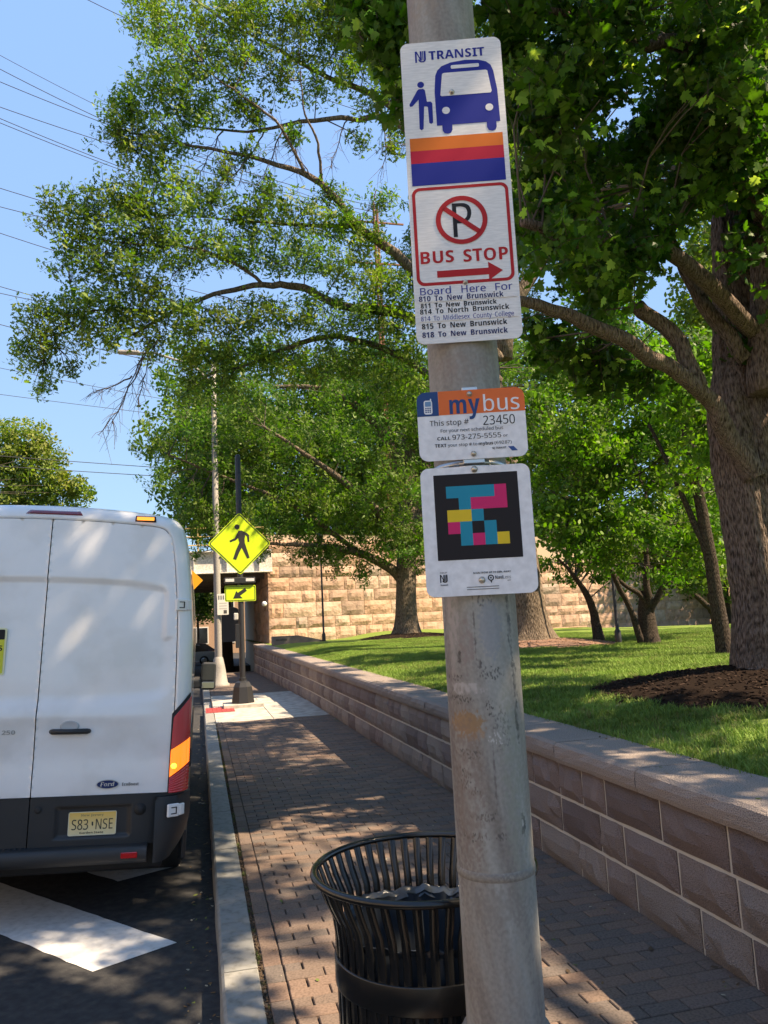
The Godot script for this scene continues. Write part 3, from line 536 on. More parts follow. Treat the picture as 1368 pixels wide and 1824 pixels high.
func make_materials():
	var fine = grey_tex(3, 0.06, 0.55, 1.0, 512, 5)
	var speck = grey_tex(4, 0.35, 0.45, 1.0, 512, 2)
	var soft = grey_tex(6, 0.012, 0.6, 1.0, 512, 4)
	mats.fine = fine
	mats.speck = speck
	var asph = ramp_tex(21, 0.02, [[0.1, .032, .032, .034], [0.5, .045, .045, .046], [0.9, .062, .060, .058]], 1024, 6)
	mats.asphalt = M(1, 1, 1, 0.85, 0, {"tex": asph, "bump": speck, "depth": 0.35, "scale": 0.55, "spec": 0.25})
	mats.paint = M(1, 1, 1, 0.7, 0, {"tex": ramp_tex(23, 0.03, [[0.05, .40, .39, .38], [0.3, .54, .54, .53], [0.8, .63, .63, .62]], 512, 5), "bump": speck, "depth": 0.15, "scale": 0.9})
	var bt = ramp_tex(31, 0.05, [[0.1, .55, .55, .56], [0.5, .85, .84, .83], [0.9, 1, 1, 1]], 512, 5)
	mats.bricks = []
	for c in [[.185, .139, .112], [.205, .15, .118], [.168, .135, .116], [.22, .155, .12], [.155, .13, .115], [.193, .148, .124]]:
		mats.bricks.append(M(c[0], c[1], c[2], 0.88, 0, {"tex": bt, "bump": fine, "depth": 0.12, "scale": 2.2, "spec": 0.28}))
	mats.brick_mm = M(1, 1, 1, 0.88, 0, {"tex": bt, "bump": fine, "depth": 0.12, "scale": 2.2, "spec": 0.28, "vc": true})
	mats.bed = M(.055, .045, .036, 0.95, 0, {"bump": speck, "depth": 0.4, "scale": 1.5})
	mats.kerb = []
	for c in [[.27, .265, .245], [.30, .29, .265], [.245, .245, .23]]:
		mats.kerb.append(M(c[0], c[1], c[2], 0.8, 0, {"tex": ramp_tex(41, 0.03, [[0.1, .62, .61, .58], [0.45, .88, .88, .87], [0.9, 1, 1, 1]], 512, 5), "bump": speck, "depth": 0.2, "scale": 0.8}))
	mats.concrete = []
	for c in [[.46, .43, .38], [.50, .46, .40], [.43, .405, .36]]:
		mats.concrete.append(M(c[0], c[1], c[2], 0.85, 0, {"tex": soft, "bump": speck, "depth": 0.1, "scale": 0.6}))
	var gt = ramp_tex(51, 0.16, [[0.15, .30, .28, .28], [0.42, .75, .73, .73], [0.62, .95, .95, .95], [0.85, 1.0, .97, .93]], 1024, 3)
	var gb = grey_tex(52, 0.05, 0.2, 1.0, 512, 6)
	mats.granite = []
	for c in [[.225, .165, .142], [.27, .205, .172], [.31, .245, .20], [.185, .135, .118], [.25, .187, .162], [.34, .27, .22], [.27, .218, .185]]:
		mats.granite.append(M(c[0], c[1], c[2], 0.9, 0, {"tex": gt, "bump": gt, "depth": 2.5, "scale": 0.75}))
	mats.coping = []
	for c in [[.34, .285, .25], [.31, .26, .23], [.37, .31, .27]]:
		mats.coping.append(M(c[0], c[1], c[2], 0.9, 0, {"tex": gt, "bump": gt, "depth": 2.0, "scale": 0.65}))
	mats.mortar = M(.50, .44, .365, 0.95, 0, {"bump": fine, "depth": 0.3, "scale": 2.0})
	var sst = ramp_tex(55, 0.02, [[0.08, .42, .40, .38], [0.3, .8, .78, .75], [0.6, 1, 1, 1]], 512, 5)
	mats.sandstone = []
	for c in [[.45, .295, .21], [.51, .34, .245], [.39, .265, .195], [.47, .30, .205], [.52, .375, .285], [.31, .22, .165], [.35, .27, .215]]:
		mats.sandstone.append(M(c[0], c[1], c[2], 0.95, 0, {"tex": sst, "bump": gb, "depth": 3.0, "scale": 0.22}))
	mats.sand_joint = M(.46, .35, .25, 0.95)
	mats.lawn = M(1, 1, 1, 0.95, 0, {"tex": ramp_tex(61, 0.05, [[0.1, .09, .125, .025], [0.4, .14, .20, .038], [0.65, .175, .24, .05], [0.9, .24, .27, .085]], 1024, 6), "bump": speck, "depth": 2.0, "scale": 0.35, "spec": 0.2})
	mats.blade = M(1, 1, 1, 0.6, 0, {"vc": true, "backlight": Color(.5, .6, .2), "spec": 0.3})
	mats.leaf = M(1, 1, 1, 0.5, 0, {"vc": true, "backlight": Color(.85, 1.0, .32), "spec": 0.4})
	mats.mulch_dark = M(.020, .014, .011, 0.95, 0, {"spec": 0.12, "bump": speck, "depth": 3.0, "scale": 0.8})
	mats.mulch_red = M(.20, .115, .075, 0.95, 0, {"bump": speck, "depth": 3.0, "scale": 0.8})
	mats.chip = M(1, 1, 1, 0.9, 0, {"vc": true, "spec": 0.15})
	var bark_t = ramp_tex(71, 0.03, [[0.22, .13, .12, .11], [0.48, .62, .60, .58], [0.72, 1, 1, 1]], 512, 6)
	var bark_b = grey_tex(72, 0.03, 0.0, 1.0, 512, 6)
	mats.bark_maple = M(.29, .225, .185, 0.95, 0, {"spec": 0.2, "tex": bark_t, "bump": bark_b, "depth": 4.0, "scale": Vector3(3.2, 0.6, 3.2)})
	mats.bark_oak = M(.26, .21, .16, 0.95, 0, {"spec": 0.2, "tex": bark_t, "bump": bark_b, "depth": 4.0, "scale": Vector3(2.0, 0.4, 2.0)})
	mats.bark_dark = M(.10, .08, .065, 0.95, 0, {"spec": 0.2, "tex": bark_t, "bump": bark_b, "depth": 2.0, "scale": Vector3(4.0, 0.9, 4.0)})
	mats.twig = M(.085, .066, .054, 0.9)
	mats.black = M(.009, .009, .009, 0.22, 0, {"spec": 0.5})
	mats.iron = M(.018, .018, .019, 0.45, 0)
	mats.steel = M(.55, .55, .54, 0.35, 0.9)
	mats.bolt = M(.55, .50, .42, 0.35, 0.8)
	mats.rubber = M(.02, .02, .021, 0.8)
	mats.glass_dark = M(.015, .018, .02, 0.06, 0)

# ---------------------------------------------------------------- street
func build_ground():
	var g = struct("ground")
	var st = S()
	quad(st, Vector3(-400, -1.3, 400), Vector3(400, -1.3, 400), Vector3(400, -1.3, -400), Vector3(-400, -1.3, -400), Vector3(0, -9, 0))
	obj("earth", st, M(.10, .11, .06, 0.95, 0, {"tex": mats.fine, "scale": 0.05}), g)
	var r = struct("road")
	st = S(true)
	var xs = [0.09, -0.6, -1.6, -2.6, -3.52, -5, -6.5, -8.0]
	var zs = [9.0, 0.0, -6.0, -12.0, -18.0, -30.0, -45.0, -52.0]
	for i in xs.size() - 1:
		for j in zs.size() - 1:
			var a = Vector3(xs[i], road_y(xs[i], zs[j]), zs[j])
			var b = Vector3(xs[i + 1], road_y(xs[i + 1], zs[j]), zs[j])
			var c = Vector3(xs[i + 1], road_y(xs[i + 1], zs[j + 1]), zs[j + 1])
			var d = Vector3(xs[i], road_y(xs[i], zs[j + 1]), zs[j + 1])
			quad(st, a, b, c, d, a - Vector3(0, 9, 0))
	obj("asphalt", st, mats.asphalt, r)
	st = S()
	box(st, Vector3(0, -0.95, -71), Vector3(70, 0.6, 38))
	obj("cross_street", st, mats.asphalt, r)
	# diagonal hatch bars painted on the road
	var dirv = Vector2(-0.665, -0.745)
	for k in range(0, 4):
		var o = Vector2(-0.162 - 0.02 * k, -5.274 - 1.64 * k)
		var q = o + Vector2(-0.453, 0.31)
		var rg = []
		for i in 33:
			var t = 2.6 * i / 32.0
			rg.append([o + dirv * t + Vector2(1, -1) * 0.007 * nz.get_noise_1d(i * 77.0 + k * 9.0), q + dirv * t + Vector2(1, -1) * 0.009 * nz.get_noise_1d(i * 91.0 + k * 31.0)])
		st = S()
		for i in 32:
			var P = []
			for v in [rg[i][0], rg[i + 1][0], rg[i + 1][1], rg[i][1]]:
				P.append(Vector3(v.x, road_y(v.x, v.y) + 0.004, v.y))
			quad(st, P[0], P[1], P[2], P[3], P[0] - Vector3(0, 9, 0))
		obj("painted_bar", st, mats.paint, r)
	# far side of the street
	var o2 = struct("far_pavement")
	st = S()
	box(st, Vector3(-10.4, -0.2, -14), Vector3(4.7, 0.5, 78), 0.02)
	obj("slab", st, mats.concrete[0], o2)
	# sunlit houses across the street, facing the bus stop
	var paints = [[.60, .50, .38], [.52, .36, .26], [.66, .60, .52], [.62, .52, .42]]
	var said = ["cream rendered house across the street beside the bridge", "red brick house across the street from the crossing", "pale stone house across the street from the van", "buff brick house across the street behind the viewer"]
	for k in 4:
		var h = thing("street_house", said[k], "house", Vector3(-12.4, 0.0, -34.0 + k * 15.0))
		var s0 = S()
		box(s0, Vector3(-5, 3.4 + 0.5 * (k % 2), 0), Vector3(10, 8.6 + 1.0 * (k % 2), 14.4), 0.03)
		obj("wall", s0, M(paints[k][0], paints[k][1], paints[k][2], 0.9, 0, {"tex": mats.fine, "scale": 0.4}), h)
		s0 = S()
		box(s0, Vector3(-4.9, 7.95 + 1.0 * (k % 2), 0), Vector3(10.6, 0.4, 14.8), 0.05)
		obj("roof", s0, M(.20, .18, .16, 0.9), h)
		for i in 5:
			for j in 2:
				var wn = Node3D.new()
				wn.name = "window"
				wn.position = Vector3(0, 2.0 + 3.0 * j, -5.6 + 2.8 * i)
				h.add_child(wn, true)
				s0 = S()
				box(s0, Vector3(0.03, 0, 0), Vector3(0.1, 1.7, 1.2), 0.01)
				obj("frame", s0, M(.6, .58, .54, 0.6), wn)
				s0 = S()
				box(s0, Vector3(0.06, 0, 0), Vector3(0.06, 1.5, 1.0), 0.004)
				obj("pane", s0, mats.glass_dark, wn)
	# kerb stones
	var kb = struct("kerb")
	var js = [1.5, -0.3, -2.45, -4.4, -6.73, -8.07, -10.4, -12.1, -14.0, -15.6]
	for i in js.size() - 1:
		kerb_stone(kb, js[i], js[i + 1], 0.0)
	var z = -15.6
	while z > -44:
		kerb_stone(kb, z, z - 2.0, -0.09 if z < -17.0 and z > -20.0 else 0.0)
		z -= 2.0

func kerb_stone(kb, z0, z1, drop):
	var L = z0 - z1 - 0.012
	var st = S(true)
	var zm = (z0 + z1) / 2
	var y = gy(zm) + drop
	st.set_smooth_group(-1)
	var n = 8
	# top and worn street face with small chips along the arris
	var prof = func(t):
		var w = nz.get_noise_2d(t * 140.0 + z0 * 31.0, 3.0) * 0.008
		var w2 = nz.get_noise_2d(t * 90.0 + z0 * 17.0, 40.0) * 0.012
		return [Vector2(0.275, y - 0.3), Vector2(0.275, y - 0.006), Vector2(0.269, y), Vector2(0.10 + w, y), Vector2(0.086 + w * 0.6, y - 0.014 + w), Vector2(0.078 + w2, y - 0.07), Vector2(0.072 + w2 * 0.5, y - 0.3)]
	for i in n:
		var ta = z0 - 0.006 - L * i / n
		var tb = z0 - 0.006 - L * (i + 1) / n
		var pa = prof.call(ta)
		var pb = prof.call(tb)
		for k in pa.size() - 1:
			quad(st, Vector3(pa[k].x, pa[k].y, ta), Vector3(pa[k + 1].x, pa[k + 1].y, ta), Vector3(pb[k + 1].x, pb[k + 1].y, tb), Vector3(pb[k].x, pb[k].y, tb), Vector3(0.18, y - 0.2, zm))
	for e in [z0 - 0.006, z0 - 0.006 - L]:
		var pe = prof.call(e)
		for k in range(1, pe.size() - 1):
			tri(st, Vector3(pe[0].x, pe[0].y, e), Vector3(pe[k].x, pe[k].y, e), Vector3(pe[k + 1].x, pe[k + 1].y, e), Vector3(0.18, y - 0.2, zm))
	obj("kerb_stone", st, mats.kerb[rng.randi() % 3], kb)

func build_sidewalk():
	var sw = struct("sidewalk")
	var st = S()
	box(st, Vector3(1.39, -0.16, -7.0), Vector3(2.228, 0.29, 17.2))
	obj("sand_bed", st, mats.bed, sw)
	st = S()
	for k in 8:
		var za = -22.4 - k * 2.0
		var zb = za - 2.0
		var A = [Vector3(0.276, gy(za) - 0.014, za), Vector3(2.504, gy(za) - 0.014, za), Vector3(2.504, gy(zb) - 0.014, zb), Vector3(0.276, gy(zb) - 0.014, zb)]
		quad(st, A[0], A[1], A[2], A[3], A[0] - Vector3(0, 9, 0))
	obj("sand_bed", st, mats.bed, sw)
	# bricks: one row along the kerb, then courses across the walk
	var list = []
	var fill = func(z0, z1):
		var z = z0
		while z > z1:
			list.append([Vector3(0.352, 0, z - 0.1), Vector3(0.094, 0.06, 0.194)])
			z -= 0.2
		z = z0
		var row = 0
		while z > z1 + 0.05:
			var x = 0.403
			var off = 0.1 if row % 2 else 0.0
			var first = true
			while x < 2.49:
				var L = 0.2
				if first and off > 0.0: L = 0.1
				first = false
				if x + L > 2.496: L = 2.496 - x
				if L > 0.035:
					list.append([Vector3(x + L / 2, 0, z - 0.05), Vector3(L - 0.0065, 0.06, 0.0965)])
				x += L
			z -= 0.1
			row += 1
	fill.call(1.4, -15.5)
	fill.call(-22.4, -37.0)
	var score = []
	for b in list:
		var d = seen_at(b[0])
		if d > 0.0: score.append([d, b])
	score.sort_custom(func(a, b2): return a[0] < b2[0])
	var near = {}
	for i in mini(300, score.size()): near[score[i][1]] = true
	var variants = {}
	var xfs = []
	var cols = []
	var pal = [[.185, .139, .112], [.205, .15, .118], [.168, .135, .116], [.22, .155, .12], [.155, .13, .115], [.193, .148, .124]]
	for b in list:
		var c = b[0]
		c.y = gy(c.z) - 0.03 + rnd(-0.0025, 0.0025)
		var bs = Basis.from_euler(Vector3(rnd(-.012, .012), rnd(-.012, .012), rnd(-.012, .012)))
		var k = rng.randi() % 6
		if near.has(b):
			var key = "%.2f,%.2f" % [b[1].x, b[1].z]
			if not variants.has(key):
				var s2 = S()
				box(s2, Vector3.ZERO, b[1], 0.004)
				variants[key] = mesh_of(s2)
			var o = obj("brick", variants[key], mats.bricks[k], sw)
			o.transform = Transform3D(bs, c)
		else:
			xfs.append(Transform3D(bs * Basis.from_scale(b[1]), c))
			var p = pal[k]
			var v = rnd(0.88, 1.1)
			cols.append(Color(p[0] * v, p[1] * v, p[2] * v))
	var s3 = S()
	box(s3, Vector3.ZERO, Vector3.ONE, 0.03)
	scatter("brick_paving", mesh_of(s3), xfs, mats.brick_mm, sw, cols)
	# concrete panels round the crossing
	var zz = -15.52
	while zz > -22.3:
		var L2 = minf(1.7, zz + 22.38)
		for x in [[0.285, 1.385], [1.395, 2.495]]:
			var s4 = S()
			var zc = zz - L2 / 2
			box(s4, Vector3((x[0] + x[1]) / 2, gy(zc) - 0.06, zc), Vector3(x[1] - x[0], 0.12, L2 - 0.01), 0.006)
			obj("concrete_panel", s4, mats.concrete[rng.randi() % 3], sw)
		zz -= L2
	var s5 = S()
	box(s5, Vector3(0.42, 0.006, -17.9), Vector3(0.62, 0.014, 1.0), 0.003)
	for i in 6:
		for j in 10:
			lathe(s5, Vector3(0.16 + i * 0.1, 0.013, -17.45 - j * 0.1), [Vector2(0.012, 0), Vector2(0.01, 0.005), Vector2(0, 0.006)], 6)
	obj("tactile_mat", s5, M(.36, .05, .045, 0.7, 0, {"tex": mats.fine, "scale": 1.0}), sw)
	# grit and small weeds in the gap behind the kerb
	var gx = []
	var gc = []
	var wx = []
	var wc = []
	for i in 2600:
		var z = -rng.randf() * 13.0 - 1.5
		gx.append(Transform3D(Basis.from_euler(Vector3(rnd(0, 6), rnd(0, 6), 0)) * Basis.from_scale(Vector3.ONE * rnd(.003, .008)), Vector3(rnd(.277, .304), -0.012 + rnd(-.003, .006), z)))
		var v = rnd(.6, 1.2)
		gc.append(Color(.09 * v, .065 * v, .045 * v))
	for i in 420:
		var z2 = -rng.randf() * 12.0 - 2.0
		if nz.get_noise_1d(z2 * 60.0) < 0.05: continue
		wx.append(Transform3D(Basis(Vector3.UP, rnd(0, TAU)) * Basis.from_scale(Vector3.ONE * rnd(.25, .55)), Vector3(rnd(.28, .302), -0.01, z2)))
		var v2 = rnd(.7, 1.2)
		wc.append(Color(.09 * v2, .13 * v2, .03 * v2))
	var s6 = S()
	box(s6, Vector3.ZERO, Vector3(2, 1.4, 1.6), 0.3)
	scatter("gap_grit", mesh_of(s6), gx, mats.chip, sw, gc)
	scatter("gap_weeds", tuft_mesh(6, 0.06), wx, mats.blade, sw, wc)

func build_litter():
	# fallen leaves, seeds and bits of paper in the gutter and on the bricks
	var l = struct("leaf_litter")
	l.set_meta("kind", "stuff")
	var xs = []
	var cs = []
	for i in 760:
		var z = -rng.randf() * 14.0 - 2.6
		var x = 0.0
		var y = 0.0
		var pick = rng.randf()
		if pick < 0.45:
			x = 0.06 - absf(rng.randfn()) * 0.10
			y = road_y(x, z) + 0.006
		elif pick < 0.6:
			x = 2.48 - absf(rng.randfn()) * 0.08
			y = 0.006
		elif pick < 0.68:
			z = -rnd(3.5, 12.0)
			x = rnd(2.95, 7.0)
			y = lawn_y(x, z) + 0.035
		elif pick < 0.78:
			x = rnd(2.5, 2.9)
			y = 0.837 + 0.005 * -z
		else:
			x = rnd(0.3, 2.4)
			y = 0.007
		var s = rnd(.012, .035) if rng.randf() < 0.8 else rnd(.035, .06)
		xs.append(Transform3D(Basis.from_euler(Vector3(rnd(-.35, .35), rnd(0, TAU), rnd(-.35, .35))) * Basis(Vector3.RIGHT, -PI / 2) * Basis.from_scale(Vector3.ONE * s), Vector3(x, y, z)))
		var p = [[.16, .10, .05], [.24, .17, .09], [.10, .07, .045], [.14, .17, .05], [.34, .30, .22]][rng.randi() % 5]
		cs.append(Color(p[0], p[1], p[2]))
	var st = S()
	add_leaf(st, "plain", Transform3D(), 1.0, 0.3)
	scatter("leaf_bits", mesh_of(st), xs, mats.chip, l, cs)

func tuft_mesh(n, h, col = Color.WHITE):
	var st = S()
	st.set_color(col)
	var r = RandomNumberGenerator.new()
	r.seed = 77 + n
	for i in n:
		var a = r.randf() * TAU
		var p = Vector3(cos(a), 0, sin(a)) * r.randf() * 0.03
		var lean = Vector3(cos(a + r.randf() - .5), 0, sin(a + r.randf() - .5)) * h * r.randf_range(0.2, 0.9)
		var hh = h * r.randf_range(0.6, 1.15)
		var side = Vector3(-sin(a), 0, cos(a)) * 0.0028
		var m = p + lean * 0.35 + Vector3.UP * hh * 0.6
		var tip = p + lean + Vector3.UP * hh
		for t in [[p - side, m - side * .8, m + side * .8], [p - side, m + side * .8, p + side], [m - side * .8, tip, m + side * .8]]:
			for q in t: st.add_vertex(q)
	return mesh_of(st)

# a quarried block: o = lower corner of its face, u along, v up, n outward
func block(st, o, u, v, n, w, h, depth, bulge, rough, sd, nu = 5, nv = 3, back = 0.05):
	var g = []
	for i in nu + 1:
		var row = []
		for j in nv + 1:
			var a = float(i) / nu
			var b = float(j) / nv
			var edge = minf(minf(a, 1 - a) * w, minf(b, 1 - b) * h)
			var k = smoothstep(0.0, minf(w, h) * 0.22, edge)
			var d = bulge * k + rough * k * (0.55 + 0.9 * nz.get_noise_3d(sd * 37.0 + a * w * 260.0, b * h * 260.0, sd * 11.0))
			var wob = 0.006 if (i == 0 or i == nu or j == 0 or j == nv) else 0.0
			row.append(o + u * (a * w + wob * nz.get_noise_2d(sd * 91.0 + b * 60.0, i * 50.0)) + v * (b * h + wob * nz.get_noise_2d(sd * 53.0 + a * 90.0, j * 50.0)) + n * d)
		g.append(row)
	var inner = o + u * w / 2 + v * h / 2 - n * depth * 3.0
	for i in nu:
		for j in nv:
			quad(st, g[i][j], g[i + 1][j], g[i + 1][j + 1], g[i][j + 1], inner)
	var bk = n * back
	for i in nu:
		quad(st, g[i][0], g[i + 1][0], g[i + 1][0] - bk, g[i][0] - bk, inner + n * depth * 3.0 - bk)
		quad(st, g[i][nv], g[i + 1][nv], g[i + 1][nv] - bk, g[i][nv] - bk, inner + n * depth * 3.0 - bk)
	for j in nv:
		quad(st, g[0][j], g[0][j + 1], g[0][j + 1] - bk, g[0][j] - bk, inner + n * depth * 3.0 - bk)
		quad(st, g[nu][j], g[nu][j + 1], g[nu][j + 1] - bk, g[nu][j] - bk, inner + n * depth * 3.0 - bk)

func build_wall():
	var w = thing("retaining_wall", "low pinkish granite retaining wall with pale mortar along the brick sidewalk", "wall")
	var cy = func(z): return 0.83 + 0.005 * clampf(-z, 0.0, 36.0)
	var st = S()
	var n = 20
	for i in n:
		var za = 1.6 - 38.6 * i / n
		var zb = 1.6 - 38.6 * (i + 1) / n
		var ya = cy.call(za) - 0.11
		var yb = cy.call(zb) - 0.11
		var A = Vector3(2.5025, -0.6, za)
		var mid = Vector3(2.75, 0.2, (za + zb) / 2)
		quad(st, A, Vector3(2.5025, ya, za), Vector3(2.5025, yb, zb), Vector3(2.5025, -0.6, zb), mid)
		quad(st, Vector3(2.5025, ya, za), Vector3(2.9, ya, za), Vector3(2.9, yb, zb), Vector3(2.5025, yb, zb), mid)
		quad(st, Vector3(2.9, -0.6, za), Vector3(2.9, ya, za), Vector3(2.9, yb, zb), Vector3(2.9, -0.6, zb), mid)
	quad(st, Vector3(2.5025, -0.6, -37), Vector3(2.5025, cy.call(-37) - 0.11, -37), Vector3(2.9, cy.call(-37) - 0.11, -37), Vector3(2.9, -0.6, -37), Vector3(2.7, 0, -30))
	obj("mortar", st, mats.mortar, w)
	var sd = 1
	for c in 3:
		var z = 1.6
		while z > -36.9:
			var L = rnd(0.26, 0.62)
			if c == 0: L = rnd(0.34, 0.66)
			if z - L < -36.95: L = z + 37.0
			var zm = z - L / 2
			var top = cy.call(zm) - 0.135
			var bot = gy(zm) - 0.02
			var ch = (top + 0.02) / 3.0 if zm > -18 else (top - bot) / 3.0
			var y0 = bot + ch * c
			var hh = ch
			st = S()
			block(st, Vector3(2.497, y0 + 0.011, z - 0.010), Vector3(0, 0, -1), Vector3.UP, Vector3(-1, 0, 0), L - 0.020, hh - 0.022, 0.05, 0.010, 0.040, sd, 6, 3)
			obj("stone_block", st, mats.granite[rng.randi() % 7], w)
			sd += 1
			z -= L
	var z2 = 1.6
	while z2 > -36.9:
		var L2 = minf(rnd(0.8, 1.25), z2 + 37.0)
		var zm2 = z2 - L2 / 2
		st = S(true)
		st.set_smooth_group(-1)
		coping(st, z2 - 0.006, z2 - L2 + 0.006, cy.call(z2), cy.call(z2 - L2), sd)
		obj("coping_stone", st, mats.coping[rng.randi() % 3], w)
		sd += 1
		z2 -= L2

func coping(st, za, zb, ya, yb, sd):
	var nn = 9
	var prof = func(t, i):
		var y = lerpf(ya, yb, t)
		var q = sd * 13.0 + t * 60.0
		var c1 = nz.get_noise_2d(q * 3.0, 1.0) * 0.014
		var c2 = nz.get_noise_2d(q * 4.0, 21.0) * 0.012
		var c3 = nz.get_noise_2d(q * 3.0, 51.0) * 0.010
		return [Vector2(2.93, y - 0.13), Vector2(2.93, y), Vector2(2.475 + c1, y + c1 * 0.2), Vector2(2.452 + c1, y - 0.018 + c2 * 0.6), Vector2(2.442 + c2, y - 0.06), Vector2(2.448 + c3, y - 0.105), Vector2(2.462 + c3, y - 0.135 + c1 * 0.4), Vector2(2.52, y - 0.135)]
	var mid = Vector3(2.68, (ya + yb) / 2 - 0.06, (za + zb) / 2)
	for i in nn:
		var t0 = float(i) / nn
		var t1 = float(i + 1) / nn
		var pa = prof.call(t0, i)
		var pb = prof.call(t1, i)
		var z0 = lerpf(za, zb, t0)
		var z1 = lerpf(za, zb, t1)
		for k in pa.size() - 1:
			quad(st, Vector3(pa[k].x, pa[k].y, z0), Vector3(pa[k + 1].x, pa[k + 1].y, z0), Vector3(pb[k + 1].x, pb[k + 1].y, z1), Vector3(pb[k].x, pb[k].y, z1), mid)
	for e in [[0.0, za], [1.0, zb]]:
		var pe = prof.call(e[0], 0)
		for k in range(1, pe.size() - 1):
			tri(st, Vector3(pe[0].x, pe[0].y, e[1]), Vector3(pe[k].x, pe[k].y, e[1]), Vector3(pe[k + 1].x, pe[k + 1].y, e[1]), mid)

# ---------------------------------------------------------------- park
func build_lawn():
	var l = struct("lawn")
	var st = S(true)
	var fx = func(u): return 2.9 + 57.0 * u * u * 0.75 + 57.0 * u * 0.25
	var fz = func(v): return 8.0 - 62.0 * v
	var pt = func(u, v):
		var x = fx.call(u)
		var z = fz.call(v)
		return Vector3(x, lawn_y(x, z) + 0.02 * nz.get_noise_2d(x * 30.0, z * 30.0) * clampf((x - 3.0), 0, 1), z)
	sheet(st, pt, 60, 90, true)
	obj("turf", st, mats.lawn, l)
	# grass in half metre sods laid on the slope
	var sods = []
	for k in 4:
		var sod = SurfaceTool.new()
		sod.begin(Mesh.PRIMITIVE_TRIANGLES)
		for i in 190:
			var v = rnd(0.7, 1.25)
			var dry = rng.randf() < 0.12
			var sc = rnd(0.75, 1.3)
			var tm = tuft_mesh(7 + rng.randi() % 3, 0.055, Color(.27 * v, .25 * v, .10 * v) if dry else Color(.165 * v, .245 * v, .046 * v)) if i < 24 else null
			if tm == null: continue
			for rep in 8:
				sod.append_from(tm, 0, Transform3D(Basis(Vector3.UP, rnd(0, TAU)) * Basis.from_scale(Vector3(sc, sc * rnd(.7, 1.15), sc)), Vector3(rnd(-.27, .27), -0.006, rnd(-.27, .27))))
		sods.append(sod.commit())
	var tx = [[], [], [], []]
	var tc = [[], [], [], []]
	var gx = 3.17
	while gx < 20.0:
		var gz = 0.0
		while gz > -30.0:
			var d = seen_at(Vector3(gx, 0.9, gz))
			if d > 0 and d < 27.0 and Vector2(gx - 5.55, gz + 6.75).length() > 1.80 and Vector2(gx - 8.4, gz + 18.6).length() > 2.2:
				var y = lawn_y(gx, gz)
				var sx = (lawn_y(gx + .25, gz) - lawn_y(gx - .25, gz)) / .5
				var sz = (lawn_y(gx, gz + .25) - lawn_y(gx, gz - .25)) / .5
				var bs = Basis(Vector3(1, sx, 0), Vector3.UP, Vector3(0, sz, 1)) * Basis(Vector3.UP, PI / 2 * (rng.randi() % 4))
				var k = rng.randi() % 4
				tx[k].append(Transform3D(bs, Vector3(gx, y, gz)))
				var v = 1.0 + 0.5 * nz.get_noise_2d(gx * 14, gz * 14)
				tc[k].append(Color(v, v, v))
			gz -= 0.5
		gx += 0.5
	for k in 4: scatter("grass", sods[k], tx[k], mats.blade, l, tc[k])
	# mulch rings round the trunks
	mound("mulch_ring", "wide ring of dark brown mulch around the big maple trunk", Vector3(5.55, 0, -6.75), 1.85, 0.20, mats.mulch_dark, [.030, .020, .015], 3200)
	mound("mulch_ring", "reddish brown mulch bed under the sunlit flared oak trunk", Vector3(8.4, 0, -18.6), 2.1, 0.14, mats.mulch_red, [.24, .14, .09], 1200)
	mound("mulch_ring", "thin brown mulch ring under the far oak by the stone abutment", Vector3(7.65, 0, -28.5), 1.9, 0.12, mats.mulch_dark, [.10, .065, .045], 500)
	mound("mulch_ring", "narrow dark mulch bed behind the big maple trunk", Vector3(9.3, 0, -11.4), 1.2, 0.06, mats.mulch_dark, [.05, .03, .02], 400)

func mound(called, label, at, r, h, m, col, chips):
	var o = thing(called, label, "mulch", at)
	var st = S(true)
	var f = func(u, v):
		var a = TAU * u
		var rr = r * v * (1.0 + 0.12 * nz.get_noise_2d(cos(a) * 30.0 + at.x * 50, sin(a) * 30.0))
		var x = at.x + rr * cos(a)
		var z = at.z + rr * sin(a)
		return Vector3(rr * cos(a), lawn_y(x, z) + h * (1.0 - v * v) + 0.02 * nz.get_noise_2d(x * 120, z * 120) * (1.0 - v) - 0.03 * v + 0.02, rr * sin(a))
	sheet(st, f, 40, 10, true)
	obj("mulch_heap", st, m, o)
	var xs = []
	var cs = []
	for i in chips:
		var u = rng.randf()
		var v = sqrt(rng.randf()) * 1.02
		var p = f.call(u, v)
		xs.append(Transform3D(Basis.from_euler(Vector3(rnd(-.5, .5), rnd(0, TAU), rnd(-.5, .5))) * Basis.from_scale(Vector3(rnd(.02, .06), rnd(.004, .01), rnd(.008, .02))), p + Vector3.UP * 0.004))
		var k = rnd(0.5, 1.7)
		cs.append(Color(col[0] * k, col[1] * k, col[2] * k))
	var b = S()
	box(b, Vector3.ZERO, Vector3.ONE)
	scatter("wood_chips", mesh_of(b), xs, mats.chip, o, cs)
const GAPS = [[34.8, 34.1, 2.0], [33.8, 32.7, 1.7], [38.6, 25.5, 2.4], [40.4, 23.5, 2.8], [37.0, 25.3, 1.4]]
